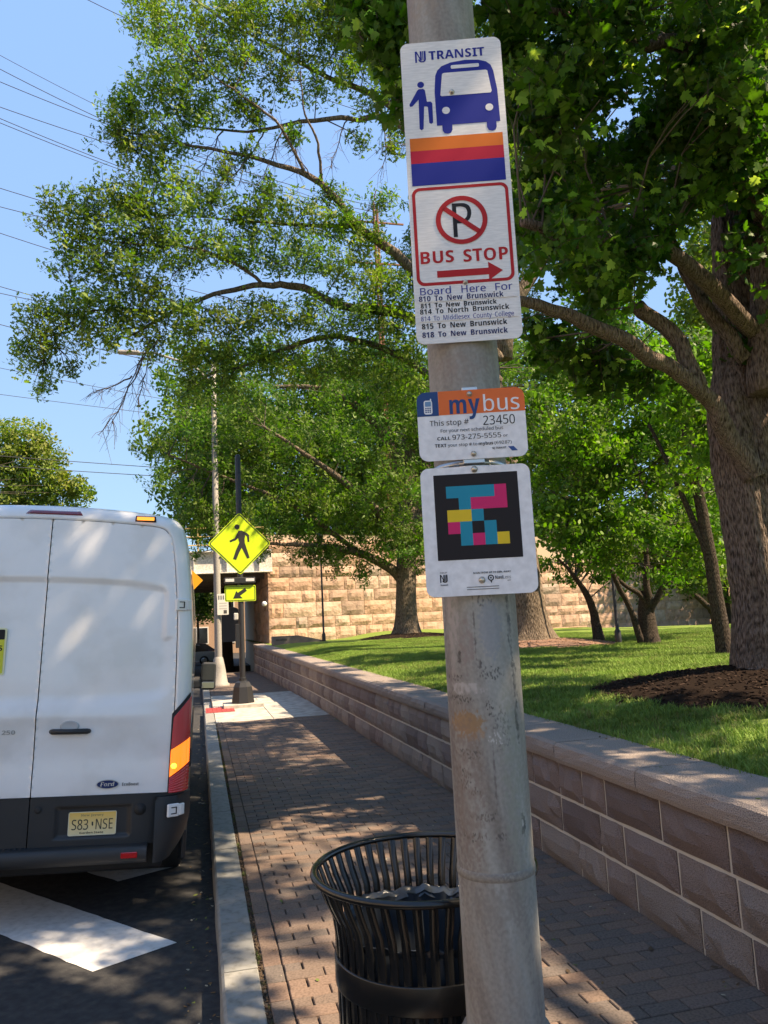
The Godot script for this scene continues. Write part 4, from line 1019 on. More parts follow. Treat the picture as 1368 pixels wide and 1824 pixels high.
# ---------------------------------------------------------------- railway bridge
func build_bridge():
	var a = thing("stone_abutment", "tall sandstone block abutment wall of the railway bridge behind the trees", "wall", Vector3(3.2, 0, -37.0))
	var u = Vector3(29.6, 0, -7.0).normalized()
	var n = Vector3(-u.z, 0, u.x) * -1.0
	if n.z < 0: n = -n
	var sd = 500
	var st
	var ch = 0.60
	var core = S()
	var L0 = 40.0
	var mid = u * L0 / 2 - n * 3.0
	var b0 = -n * 0.03
	quad(core, b0 + Vector3(0, -1.2, 0), b0 + Vector3(0, 6.2, 0), b0 + u * L0 + Vector3(0, 6.2, 0), b0 + u * L0 + Vector3(0, -1.2, 0), mid)
	quad(core, Vector3(0.03, -1.2, 0), Vector3(0.03, 6.2, 0), Vector3(0.03, 6.2, -20), Vector3(0.03, -1.2, -20), mid)
	quad(core, Vector3(0, 6.2, 0), u * L0 + Vector3(0, 6.2, 0), u * L0 + Vector3(0, 6.2, -20), Vector3(0, 6.2, -20), mid)
	obj("joint_core", core, mats.sand_joint, a)
	var rows = [.55, .68, .52, .70, .58, .64, .54, .66, .60]
	var y = 0.42
	for c in 9:
		ch = rows[c]
		var x = 0.0
		while x < L0 - 0.2:
			var L = minf(rnd(0.55, 1.75), L0 - x)
			if (c > 6 and x > 12.0) or (c > 3 and x > 24.0): break
			var yy = y - 0.042 * maxf(0.0, x - 8.0) if c == 0 else y
			var hh = ch + (y - yy)
			st = S()
			block(st, u * (x + 0.012) + Vector3(0, yy + 0.01, 0), u, Vector3.UP, n, L - 0.022, hh - 0.02, 0.1, 0.025, 0.065, sd, 5, 3, 0.08)
			obj("stone_block", st, mats.sandstone[rng.randi() % 5 if rng.randf() < 0.85 else 5 + rng.randi() % 2], a)
			sd += 1
			x += L
		y += ch
	ch = 0.6
	for c in 10:
		var y2 = -0.42 + ch * c
		var z = 0.0
		while z > -9.0:
			var L3 = rnd(1.2, 1.9)
			st = S()
			block(st, Vector3(0, y2 + 0.01, z - 0.012), Vector3(0, 0, -1), Vector3.UP, Vector3(-1, 0, 0), L3 - 0.022, ch - 0.02, 0.1, 0.03, 0.07, sd, 4, 2, 0.08)
			obj("stone_block", st, mats.sandstone[rng.randi() % 5 if rng.randf() < 0.85 else 5 + rng.randi() % 2], a)
			sd += 1
			z -= L3
	# deck
	var d = thing("railway_bridge", "cream plate girder railway bridge crossing above the street", "bridge", Vector3(3.2, 4.35, -37.0))
	var cream = M(.80, .76, .68, 0.6, 0, {"tex": mats.fine, "scale": 0.3})
	var dark = M(.17, .145, .12, 0.8, 0, {"tex": mats.fine, "scale": 0.5})
	st = S()
	box(st, Vector3(-10, 0.5, 0.25), Vector3(20.4, 0.96, 0.06), 0.01)
	obj("girder_web", st, cream, d)
	st = S()
	box(st, Vector3(-10, 0.02, 0.3), Vector3(20.4, 0.05, 0.34), 0.008)
	obj("flange", st, cream, d)
	st = S()
	box(st, Vector3(-10, 1.02, 0.3), Vector3(20.4, 0.05, 0.40), 0.008)
	obj("flange", st, cream, d)
	for i in 14:
		st = S()
		box(st, Vector3(-0.4 - i * 1.5, 0.52, 0.34), Vector3(0.04, 0.92, 0.14), 0.004)
		obj("stiffener", st, cream, d)
	st = S()
	box(st, Vector3(-10, 0.35, -9.2), Vector3(20.4, 0.5, 18.4))
	obj("deck", st, dark, d)
	for i in 6:
		st = S()
		box(st, Vector3(-10, 0.0, -2.0 - i * 2.6), Vector3(20.4, 0.3, 0.22), 0.01)
		obj("floor_beam", st, dark, d)
	var gold = M(.42, .30, .11, 0.7)
	var rl = thing("bridge_railing", "yellow ochre railing along the top of the railway bridge", "railing", Vector3(3.2, 5.4, -36.8))
	for k in 3:
		st = S()
		rod(st, Vector3(0, 0.3 + k * 0.4, 0), Vector3(-20, 0.3 + k * 0.4, 0), 0.03, 6)
		obj("rail", st, gold, rl)
	for i in 14:
		st = S()
		box(st, Vector3(-0.2 - i * 1.5, 0.55, 0), Vector3(0.07, 1.16, 0.07), 0.006)
		obj("post", st, gold, rl)
	# far side of the passage
	var f = thing("far_abutment", "shaded stone wall on the far side of the underpass", "wall", Vector3(-9.4, 0, -37))
	st = S()
	box(st, Vector3(-1.0, 2.2, -9), Vector3(2.0, 7.0, 18), 0.05)
	obj("masonry", st, mats.sandstone[2], f)
	for c in 8:
		for k in 4:
			st = S()
			block(st, Vector3(0.003, -0.9 + 0.62 * c, -0.1 - k * 1.9), Vector3(0, 0, -1), Vector3.UP, Vector3(1, 0, 0), 1.86, 0.59, 0.1, 0.03, 0.06, sd, 4, 2, 0.05)
			obj("stone_block", st, mats.sandstone[(c + k) % 5], f)
			sd += 1

# ---------------------------------------------------------------- trees
func leaf_outline(kind):
	var h = []
	if kind == "maple":
		h = [[.0, 0.0], [.16, -.07], [.40, -.02], [.33, .14], [.62, .34], [.43, .40], [.50, .60], [.23, .52], [.24, .74], [.0, 1.0]]
	elif kind == "oak":
		h = [[.0, 0.0], [.06, .18], [.26, .26], [.08, .38], [.32, .58], [.08, .64], [.16, .86], [.0, 1.0]]
	else:
		h = [[.0, 0.0], [.20, .2], [.26, .45], [.17, .75], [.0, 1.0]]
	var out = []
	for p in h: out.append(Vector2(p[0], p[1]))
	for i in range(h.size() - 2, 0, -1): out.append(Vector2(-h[i][0], h[i][1]))
	return out

func add_leaf(st, kind, xf, size, fold):
	var o = leaf_outline(kind)
	var ix = Geometry2D.triangulate_polygon(PackedVector2Array(o))
	for i in range(0, ix.size(), 3):
		for k in 3:
			var p = o[ix[i + k]]
			st.add_vertex(xf * (Vector3(p.x, p.y, -fold * absf(p.x) - 0.22 * p.y * p.y) * size))

func spray_mesh(kind, sd, n, length, size, col):
	var r = RandomNumberGenerator.new()
	r.seed = sd
	var st = S()
	for i in n:
		var t = (i + 0.6) / n
		var a = i * 2.4 + r.randf()
		var outw = Vector3(cos(a), r.randf_range(0.15, 0.8), sin(a)).normalized()
		var p = Vector3(0, length * t, 0) + Vector3(cos(a), 0, sin(a)) * size * 0.25
		var yy = (outw + Vector3(r.randf_range(-.3, .3), r.randf_range(-.6, .2), r.randf_range(-.3, .3))).normalized()
		var zz = Vector3(r.randf_range(-.7, .7), r.randf_range(-.7, .7), r.randf_range(-.7, .7)) + Vector3(0.0, 0.5, 0.6)
		zz = (zz - yy * zz.dot(yy)).normalized()
		var k = r.randf_range(0.82, 1.18)
		st.set_color(Color(col.r * k, col.g * k, col.b * k))
		add_leaf(st, kind, Transform3D(Basis(yy.cross(zz), yy, zz), p), size * r.randf_range(0.7, 1.15), r.randf_range(0.1, 0.5))
	st.set_color(Color(.10, .085, .06))
	tube(st, [Vector3.ZERO, Vector3(0, length, 0)], [0.005, 0.002], 3, false)
	return mesh_of(st)

func pts_of(a):
	var p = []
	var r = []
	for i in range(0, a.size(), 4):
		p.append(Vector3(a[i], a[i + 1], a[i + 2]))
		r.append(a[i + 3])
	return [p, r]

func smooth_limb(a, per = 5, wob = 0.05):
	var q = pts_of(a)
	var p = catmull(q[0], per)
	var r = catmull(q[1], per)
	for i in range(1, p.size() - 1):
		p[i] += Vector3(nz.get_noise_3dv(p[i] * 40.0), nz.get_noise_3dv(p[i] * 40.0 + Vector3(99, 0, 0)), nz.get_noise_3dv(p[i] * 40.0 + Vector3(0, 99, 0))) * wob
	return [p, r]

# stem: flat array x,y,z,r from the root flare upwards
func tree(called, label, stem, limbs, clusters, o):
	var base = Vector3(stem[0], stem[1], stem[2])
	var t = thing(called, label, "tree", base, o.get("group", ""))
	var inv = -base
	var bark = o.bark
	var sp = smooth_limb(stem, o.get("stem_per", 6), 0.02)
	var st = S(true)
	var flare = o.get("flare", 0.5)
	var sides = o.get("sides", 20)
	# trunk with buttress lobes and bark ridges
	var n = sp[0].size()
	var rings = []
	var phase = rnd(0, TAU)
	for i in n:
		var ring = []
		var hgt = sp[0][i].y - base.y
		for k in sides:
			var ang = TAU * k / sides
			var r = sp[1][i]
			var fl = flare * exp(-hgt / 0.35)
			r *= 1.0 + fl * (0.75 + 0.35 * sin(ang * 5.0 + phase) + 0.2 * sin(ang * 3.0 + phase * 2.0))
			r *= 1.0 + o.get("ridge", 0.05) * (nz.get_noise_3d(cos(ang) * 90.0, hgt * 5.0, sin(ang) * 90.0 + base.x * 31.0) + 0.6 * nz.get_noise_3d(cos(ang) * 30.0, hgt * 14.0, sin(ang) * 30.0 + base.z * 31.0))
			ring.append(inv + sp[0][i] + Vector3(cos(ang) * r, -0.12 if i == 0 else 0.0, sin(ang) * r))
		rings.append(ring)
	for i in n - 1:
		for k in sides:
			var k2 = (k + 1) % sides
			quad(st, rings[i][k], rings[i + 1][k], rings[i + 1][k2], rings[i][k2], inv + (sp[0][i] + sp[0][i + 1]) / 2)
	obj("trunk", st, bark, t)
	var sk = []
	for i in range(n / 3, n): sk.append([sp[0][i], sp[1][i]])
	for a in limbs:
		var q = smooth_limb(a)
		st = S(true)
		var loc = []
		for p in q[0]: loc.append(p + inv)
		tube(st, loc, q[1], 10 if q[1][0] > 0.08 else 7, true, 0.12)
		obj("limb", st, bark, t)
		for i in q[0].size(): sk.append([q[0][i], q[1][i]])
	# branchlets to every leaf cluster
	st = S(true)
	for i in range(0, clusters.size(), 4):
		var c = Vector3(clusters[i], clusters[i + 1], clusters[i + 2])
		var best = 1e9
		var from = c
		for s in sk:
			var dd = s[0].distance_squared_to(c) + (0.0 if s[0].y < c.y + 0.5 else 1.5)
			if dd < best:
				best = dd
				from = s[0]
		var mid = (from + c) / 2 + Vector3(rnd(-.15, .15), rnd(0, .25), rnd(-.15, .15)) * minf(1.0, sqrt(best))
		var r0 = clampf(0.010 + 0.008 * sqrt(best), 0.010, 0.05) * o.get("thin", 1.0)
		tube(st, [from + inv, (from + mid) / 2 + inv, mid + inv, (mid + c) / 2 + Vector3(0, .04, 0) + inv, c + inv], [r0, r0 * .85, r0 * .7, r0 * .5, r0 * .3], 5, false)
		for k in o.get("twigs", 4):
			var e = c + Vector3(rnd(-1, 1), rnd(-.6, .8), rnd(-1, 1)).normalized() * clusters[i + 3] * 0.8
			tube(st, [mid + inv, (mid + e) / 2 + Vector3(0, .05, 0) + inv, e + inv], [r0 * .4, r0 * .3, 0.004], 3, false)
	var bl = obj("branchlets", st, mats.twig, t)
	bl.set_meta("kind", "stuff")
	foliage(t, clusters, o, inv)
	return t

# leaf clusters: a few built per size, then placed turned and tinted
func foliage(t, clusters, o, inv):
	var size = o.get("leaf", 0.13)
	var dens = o.get("density", 42.0)
	var cols = o.colors
	var step = o.get("step", 0.15)
	var sprays = []
	for k in 3:
		var row = []
		for c in 4:
			var m = c / 3.0
			row.append(spray_mesh(o.kind, 100 + k * 7 + o.kind.length(), o.get("per_spray", 11), o.get("spray", 0.36), size, Color(lerpf(cols[0][0], cols[1][0], m), lerpf(cols[0][1], cols[1][1], m), lerpf(cols[0][2], cols[1][2], m))))
		sprays.append(row)
	var packs = {}
	for i in range(0, clusters.size(), 4):
		var r = clusters[i + 3]
		var b = maxf(step, roundf(r / step) * step)
		var key = [int(round(b * 100)), rng.randi() % 2]
		if not packs.has(key): packs[key] = []
		packs[key].append([Vector3(clusters[i], clusters[i + 1], clusters[i + 2]), r / b])
	var sq = o.get("flat", 0.75)
	for key in packs:
		var r = key[0] / 100.0
		var st = SurfaceTool.new()
		st.begin(Mesh.PRIMITIVE_TRIANGLES)
		var cnt = int(dens * pow(r, o.get("power", 1.9))) + 3
		for j in cnt:
			var d = Vector3(rng.randfn(), rng.randfn(), rng.randfn()).normalized()
			var p = Vector3(d.x, d.y * sq, d.z) * r * pow(rng.randf(), 0.45)
			var y = (d * 0.8 + Vector3(rnd(-.6, .6), rnd(-.5, .6), rnd(-.6, .6))).normalized()
			var x = y.cross(Vector3(rnd(-1, 1), rnd(-1, 1), rnd(-1, 1))).normalized()
			st.append_from(sprays[rng.randi() % 3][rng.randi() % 4], 0, Transform3D(Basis(x, y, x.cross(y)) * rnd(0.75, 1.25), p - y * 0.15))
		var xs = []
		var cs = []
		for c in packs[key]:
			xs.append(Transform3D(Basis(Vector3.UP, rnd(0, TAU)) * Basis(Vector3.RIGHT, rnd(-.25, .25)) * Basis.from_scale(Vector3.ONE * c[1]), c[0] + inv))
			var v = rnd(0.78, 1.2)
			cs.append(Color(v * rnd(.9, 1.12), v, v * rnd(.85, 1.1)))
		scatter("foliage", st.commit(), xs, mats.leaf, t, cs)

func ring_clusters(c, rx, ry, n, r0, r1, gap = 0.0):
	var out = []
	for i in n:
		var d = Vector3(rng.randfn(), rng.randfn() * 0.8, rng.randfn()).normalized()
		var k = pow(rng.randf(), 0.4)
		var p = c + Vector3(d.x * rx, d.y * ry, d.z * rx) * k
		out.append_array([p.x, p.y, p.z, rnd(r0, r1)])
	return out

# keeps the crown open where the sun reaches the pavement
func sun_gap(cl, spots = [Vector3(0.55, 0, -3.8), Vector3(1.5, 0, -3.6)]):
	var sd = Vector3(0.61, 0.80, 0.32).normalized()
	var out = []
	for i in range(0, cl.size(), 4):
		var c = Vector3(cl[i], cl[i + 1], cl[i + 2])
		var ok = true
		for q in spots:
			var v = c - q
			if (v - sd * v.dot(sd)).length() < cl[i + 3] * 0.8 + 0.25: ok = false
		if ok: out.append_array(cl.slice(i, i + 4))
	return out

# leaves the crown open towards these bearings (degrees right, degrees up, degrees wide), where the sky shows through it
func open_gaps(cl):
	var out = []
	for i in range(0, cl.size(), 4):
		var v = Vector3(cl[i], cl[i + 1], cl[i + 2]) - cam.position
		var az = rad_to_deg(atan2(v.x, -v.z))
		var el = rad_to_deg(atan2(v.y, Vector2(v.x, v.z).length()))
		var ok = true
		for g in GAPS:
			if Vector2((az - g[0]) * cos(deg_to_rad(el)), el - g[1]).length() < g[2] + rad_to_deg(cl[i + 3] * 0.7 / v.length()): ok = false
		if ok: out.append_array(cl.slice(i, i + 4))
	return out

func simple_limbs(base, h0, h1, n, spread, r):
	var out = []
	for i in n:
		var a = TAU * (i + rnd(-.3, .3)) / n
		var d = Vector3(cos(a), 0, sin(a))
		var p0 = base + Vector3(0, lerpf(h0, h1, float(i) / n), 0)
		var p1 = p0 + d * spread * .4 + Vector3(0, spread * .35, 0)
		var p2 = p0 + d * spread + Vector3(0, spread * .7, 0)
		out.append([p0.x, p0.y, p0.z, r, p1.x, p1.y, p1.z, r * .6, p2.x, p2.y, p2.z, r * .25])
	return out

func build_trees():
	var lit = [Vector3(8.7, 1.4, -18.4), Vector3(8.65, 2.6, -18.4)]
	var oakc = [[.11, .185, .024], [.26, .335, .05]]
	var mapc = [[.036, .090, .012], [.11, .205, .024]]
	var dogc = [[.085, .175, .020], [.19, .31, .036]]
	# big oak behind the bus stop pole, its limbs over the street
	var big = tree("oak_tree", "huge oak with sunlit flared trunk behind the pole and limbs over the street", [8.3, 0.98, -18.6, .47, 8.3, 1.9, -18.6, .40, 8.2, 4.0, -18.7, .36, 7.9, 6.5, -18.9, .38, 7.7, 9.3, -19.0, .32], OAK_LIMBS + OAK_STEMS, sun_gap(OAK_CLUSTERS, lit),
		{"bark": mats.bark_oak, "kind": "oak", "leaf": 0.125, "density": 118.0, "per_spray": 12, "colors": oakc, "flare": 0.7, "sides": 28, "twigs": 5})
	# bare dead twigs hanging from the low limb
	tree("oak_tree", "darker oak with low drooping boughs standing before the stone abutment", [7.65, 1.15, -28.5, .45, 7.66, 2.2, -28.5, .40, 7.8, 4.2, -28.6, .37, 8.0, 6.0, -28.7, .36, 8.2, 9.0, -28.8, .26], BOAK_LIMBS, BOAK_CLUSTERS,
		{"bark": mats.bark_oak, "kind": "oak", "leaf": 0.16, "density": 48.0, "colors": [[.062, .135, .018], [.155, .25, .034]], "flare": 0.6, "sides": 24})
	var dead = S(true)
	for a in BARE:
		var q = smooth_limb(a, 5, 0.08)
		var loc = []
		for p in q[0]: loc.append(p - big.position)
		tube(dead, loc, q[1], 4, false)
		for k in 16:
			var i = 2 + rng.randi() % (loc.size() - 3)
			var d = (loc[i + 1] - loc[i]).normalized()
			var e = loc[i] + (d + Vector3(rnd(-1, 1), rnd(-.9, .4), rnd(-1, 1))).normalized() * rnd(.25, .8)
			tube(dead, [loc[i], (loc[i] + e) / 2 + Vector3(rnd(-.05, .05), .03, 0), e], [.007, .005, .003], 3, false)
			var e2 = (loc[i] + e) / 2 + Vector3(rnd(-1, 1), rnd(-1, .3), rnd(-1, 1)) * .22
			tube(dead, [(loc[i] + e) / 2, e2], [.004, .002], 3, false)
	obj("bare_twigs", dead, mats.twig, big).set_meta("kind", "stuff")
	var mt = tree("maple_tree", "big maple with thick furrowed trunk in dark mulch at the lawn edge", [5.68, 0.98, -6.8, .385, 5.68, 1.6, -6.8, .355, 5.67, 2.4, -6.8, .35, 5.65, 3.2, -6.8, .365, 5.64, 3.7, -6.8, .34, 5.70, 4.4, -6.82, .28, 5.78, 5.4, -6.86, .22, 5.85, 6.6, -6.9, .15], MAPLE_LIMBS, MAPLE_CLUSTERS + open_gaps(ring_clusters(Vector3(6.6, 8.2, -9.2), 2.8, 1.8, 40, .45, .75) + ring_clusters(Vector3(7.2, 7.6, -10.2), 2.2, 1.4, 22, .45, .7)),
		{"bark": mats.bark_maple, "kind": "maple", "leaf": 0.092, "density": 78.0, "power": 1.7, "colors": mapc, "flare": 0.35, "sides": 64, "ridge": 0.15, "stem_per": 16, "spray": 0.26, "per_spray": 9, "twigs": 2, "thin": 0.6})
	maple_leaves(mt)
	tree("maple_tree", "maple rooted in the lawn behind the viewer, its crown shading the bus stop", [8.2, 0.95, 1.6, .4, 8.2, 3.0, 1.6, .33, 8.1, 6.0, 1.5, .25, 8.0, 9.5, 1.4, .12], simple_limbs(Vector3(8.1, 1, 1.6), 3.2, 7.5, 9, 4.2, .12), sun_gap(ring_clusters(Vector3(6.6, 8.6, 0.6), 4.6, 3.4, 62, .6, 1.0) + ring_clusters(Vector3(4.4, 9.0, -2.0), 2.6, 1.6, 36, .5, .8)),
		{"bark": mats.bark_maple, "kind": "maple", "leaf": 0.13, "density": 60.0, "colors": mapc, "spray": 0.3, "per_spray": 9})
	tree("dogwood_tree", "low many stemmed tree leaning apart in the middle of the lawn", [10.38, .93, -16.6, .24, 10.38, 1.3, -16.6, .21, 10.39, 1.75, -16.6, .18, 10.4, 2.2, -16.6, .12], DOG_LIMBS, sun_gap(DOG_CLUSTERS, lit),
		{"bark": mats.bark_dark, "kind": "plain", "leaf": 0.12, "density": 75.0, "colors": dogc, "flare": 0.2, "sides": 12, "flat": 0.5, "spray": 0.3})
	tree("dogwood_tree", "small slanting tree between the sunlit oak trunk and the many stemmed tree", [10.36, .92, -18.9, .15, 10.3, 1.5, -18.9, .12, 10.1, 2.1, -18.8, .10, 9.7, 2.7, -18.7, .07, 9.2, 3.2, -18.6, .04], [], sun_gap(DOG2_CLUSTERS, lit),
		{"bark": mats.bark_dark, "kind": "plain", "leaf": 0.12, "density": 80.0, "colors": dogc, "flare": 0.2, "sides": 10, "flat": 0.5, "spray": 0.3})
	tree("dogwood_tree", "bushy low tree against the sunlit far wall beside the maple trunk", [14.5, .97, -19.4, .22, 14.4, 1.6, -19.4, .18, 14.3, 2.4, -19.4, .14, 14.2, 3.6, -19.4, .07], [[14.4, 1.5, -19.4, .1, 13.8, 1.9, -19.2, .08, 13.0, 2.6, -19, .04]], sun_gap(DOG3_CLUSTERS, lit),
		{"bark": mats.bark_dark, "kind": "plain", "leaf": 0.12, "density": 80.0, "colors": [[.08, .13, .028], [.16, .21, .045]], "flare": 0.2, "sides": 10, "flat": 0.5, "spray": 0.3})
	tree("slender_tree", "slender bare stemmed tree just behind the big maple trunk", [8.62, .93, -11.53, .13, 8.55, 2.2, -11.5, .11, 8.4, 4.0, -11.5, .09, 8.2, 6.0, -11.5, .06], [[8.5, 2.6, -11.5, .07, 8.2, 3.6, -11.6, .05, 7.8, 5.0, -11.8, .03]], sun_gap(EDGE_CLUSTERS, lit),
		{"bark": mats.bark_dark, "kind": "plain", "leaf": 0.11, "density": 110.0, "colors": dogc, "flare": 0.25, "sides": 10, "spray": 0.26})
	# trees beyond the wall
	var farc = [[.065, .13, .020], [.15, .23, .04]]
	var chunks = {}
	for i in range(0, FAR_CLUSTERS.size(), 4):
		var key = int(floor((FAR_CLUSTERS[i] + 4.0) / 8.0))
		if not chunks.has(key): chunks[key] = []
		chunks[key].append_array(FAR_CLUSTERS.slice(i, i + 4))
	var words = {-1: "above the bridge railing", 0: "above the bridge end", 1: "over the abutment corner", 2: "behind the darker oak", 3: "behind the sunlit oak trunk", 4: "behind the small slanting tree", 5: "behind the many stemmed tree", 6: "behind the slender tree", 7: "behind the maple fork", 8: "outermost behind the maple trunk", 9: "just past the maple trunk", 10: "a little past the maple trunk", 11: "well past the maple trunk", 12: "farthest past the maple trunk"}
	for key in chunks:
		var cl = chunks[key]
		var cx = 0.0
		var cz = 0.0
		for i in range(0, cl.size(), 4):
			cx += cl[i] * 4.0 / cl.size()
			cz += cl[i + 2] * 4.0 / cl.size()
		tree("far_tree", "full green tree on the railway bank " + words.get(clampi(key, -1, 12), ""), [cx, -1.2, cz, .5, cx, 3.0, cz, .4, cx, 7.0, cz, .3, cx, 12.0, cz, .15], [], cl,
			{"bark": mats.bark_dark, "kind": "plain", "leaf": 0.34, "density": 16.0, "colors": farc, "spray": 0.8, "sides": 8, "group": "trees on the railway bank", "twigs": 1, "step": 0.5})
	tree("bright_tree", "bright yellow green tree top lit by the sun right of the maple fork", [24.0, .6, -24.0, .4, 24, 5.0, -24, .3, 23.8, 10.0, -24, .2, 23.5, 15, -24, .1], simple_limbs(Vector3(24, 1, -24), 5, 12, 6, 4.0, .12), FAR2_CLUSTERS,
		{"bark": mats.bark_dark, "kind": "plain", "leaf": 0.22, "density": 34.0, "colors": [[.11, .16, .03], [.20, .25, .05]], "spray": 0.5, "sides": 8, "twigs": 1})
	tree("far_tree", "rounded light green tree showing above the van roof", [-17.5, -1.2, -52.5, .4, -17.5, 3, -52.5, .3, -17.4, 7, -52.5, .2, -17.2, 11, -52.5, .1], [], LEFT_CLUSTERS,
		{"bark": mats.bark_dark, "kind": "plain", "leaf": 0.28, "density": 45.0, "colors": [[.17, .24, .045], [.28, .33, .07]], "spray": 0.6, "sides": 8, "twigs": 0, "thin": 0.4})
	tree("street_tree", "small leafy tree seen through the bridge opening", [-0.1, -0.66, -64.5, .12, -0.1, 1.5, -64.5, .10, -0.1, 3, -64.5, .07], [], UNDER_CLUSTERS,
		{"bark": mats.bark_dark, "kind": "plain", "leaf": 0.26, "density": 40.0, "colors": [[.06, .11, .02], [.14, .19, .04]], "spray": 0.5, "sides": 8, "twigs": 2})

func maple_leaves(t):
	# single leaves near the lens that can be told apart
	var found = []
	for i in range(0, MAPLE_CLUSTERS.size(), 4):
		var c = Vector3(MAPLE_CLUSTERS[i], MAPLE_CLUSTERS[i + 1], MAPLE_CLUSTERS[i + 2])
		var d = seen_at(c)
		if d > 0: found.append([d, c, MAPLE_CLUSTERS[i + 3]])
	found.sort_custom(func(a, b): return a[0] < b[0])
	var kinds = []
	for k in 4:
		var st = S()
		add_leaf(st, "maple", Transform3D(), 0.085 + 0.007 * k, 0.1 + 0.12 * k)
		kinds.append(mesh_of(st))
	var greens = []
	for g in [[.045, .105, .016], [.07, .145, .02], [.10, .195, .026]]:
		greens.append(M(g[0], g[1], g[2], 0.5, 0, {"backlight": Color(.85, 1.0, .32), "spec": 0.4}))
	for i in 300:
		var f = found[i % mini(60, found.size())]
		var to = (cam.position - f[1]).normalized()
		var p = f[1] + to * f[2] * rnd(0.4, 0.95) + Vector3(rnd(-1, 1), rnd(-1, 1), rnd(-1, 1)) * f[2] * 0.75
		var o = obj("leaf", kinds[rng.randi() % 4], greens[rng.randi() % 3], t)
		var y = Vector3(rnd(-.8, .8), rnd(-1, .1), rnd(-.8, .8)).normalized()
		var x = y.cross(Vector3(rnd(-.6, .6), rnd(.2, 1), rnd(-.6, 1))).normalized()
		o.transform = Transform3D(Basis(x, y, x.cross(y)), p - t.position)

func build_wires():
	var m = M(.03, .03, .035, 0.6)
	var n = 0
	var kinds = ["topmost thin wire", "second wire from the top", "third wire from the top", "fourth wire from the top", "upper of the close pair of wires", "lower of the close pair of wires", "wire just below the close pair", "short visible wire above the oak crown tip", "wire crossing left of the middle oak crown", "upper of the two wires left of the oak tip", "lower of the two wires left of the oak tip", "wire beside the lowest oak leaves", "long wire passing under the oak crown", "long lower wire under the oak crown", "upper of the lowest two wires above the far tree", "lowest wire above the far tree", "wire crossing the sky corner above the oak"]
	for w in WIRES:
		var a = Vector3(w[0], w[1], w[2])
		var b = Vector3(w[3], w[4], w[5])
		var c = Vector3(w[6], w[7], w[8])
		var pts = []
		for i in 25:
			var t = i / 24.0
			# parabola through the three points, middle at its own share of the run
			var tm = a.distance_to(b) / (a.distance_to(b) + b.distance_to(c))
			var l0 = (t - tm) * (t - 1.0) / (tm * 1.0)
			var l1 = t * (t - 1.0) / (tm * (tm - 1.0))
			var l2 = t * (t - tm) / (1.0 - tm)
			pts.append(a * l0 + b * l1 + c * l2)
		var st = S(true)
		var rr = []
		for p in pts: rr.append(0.014 if n in [0, 12, 13] else 0.019)
		tube(st, pts, rr, 5)
		var o = obj(numbered("overhead_wire"), st, m)
		tag(o, kinds[n] + " in the blue sky", "wire", "overhead wires above the street")
		n += 1
	# rust coloured mast that carries them
	var top = Vector3(10.57, 26.45, -41.64)
	var t2 = thing("wire_mast", "rust coloured steel mast top poking out of the oak crown", "mast", Vector3(top.x, 5.0, top.z))
	var rust = M(.30, .135, .07, 0.85, 0, {"tex": mats.fine, "scale": 0.5})
	for k in 4:
		var st2 = S()
		var x = -0.16 if k & 1 else 0.16
		var z = -0.16 if k & 2 else 0.16
		box(st2, Vector3(x * 0.6, 10.7, z * 0.6), Vector3(0.1, 21.5, 0.1), 0.01)
		obj("leg", st2, rust, t2)
	for k in 22:
		var st3 = S()
		rod(st3, Vector3(-0.1, 0.5 + k, 0.1), Vector3(0.1, 1.4 + k, 0.1), 0.02, 4)
		rod(st3, Vector3(-0.1, 0.5 + k, -0.1), Vector3(0.1, 1.4 + k, -0.1), 0.02, 4)
		obj("lattice_bar", st3, rust, t2)
	for k in 3:
		var st4 = S()
		box(st4, Vector3(0.0, 20.3 - 2.6 * k, 0), Vector3(3.4 - 0.4 * k, 0.1, 0.1), 0.01)
		obj("cross_arm", st4, rust, t2)
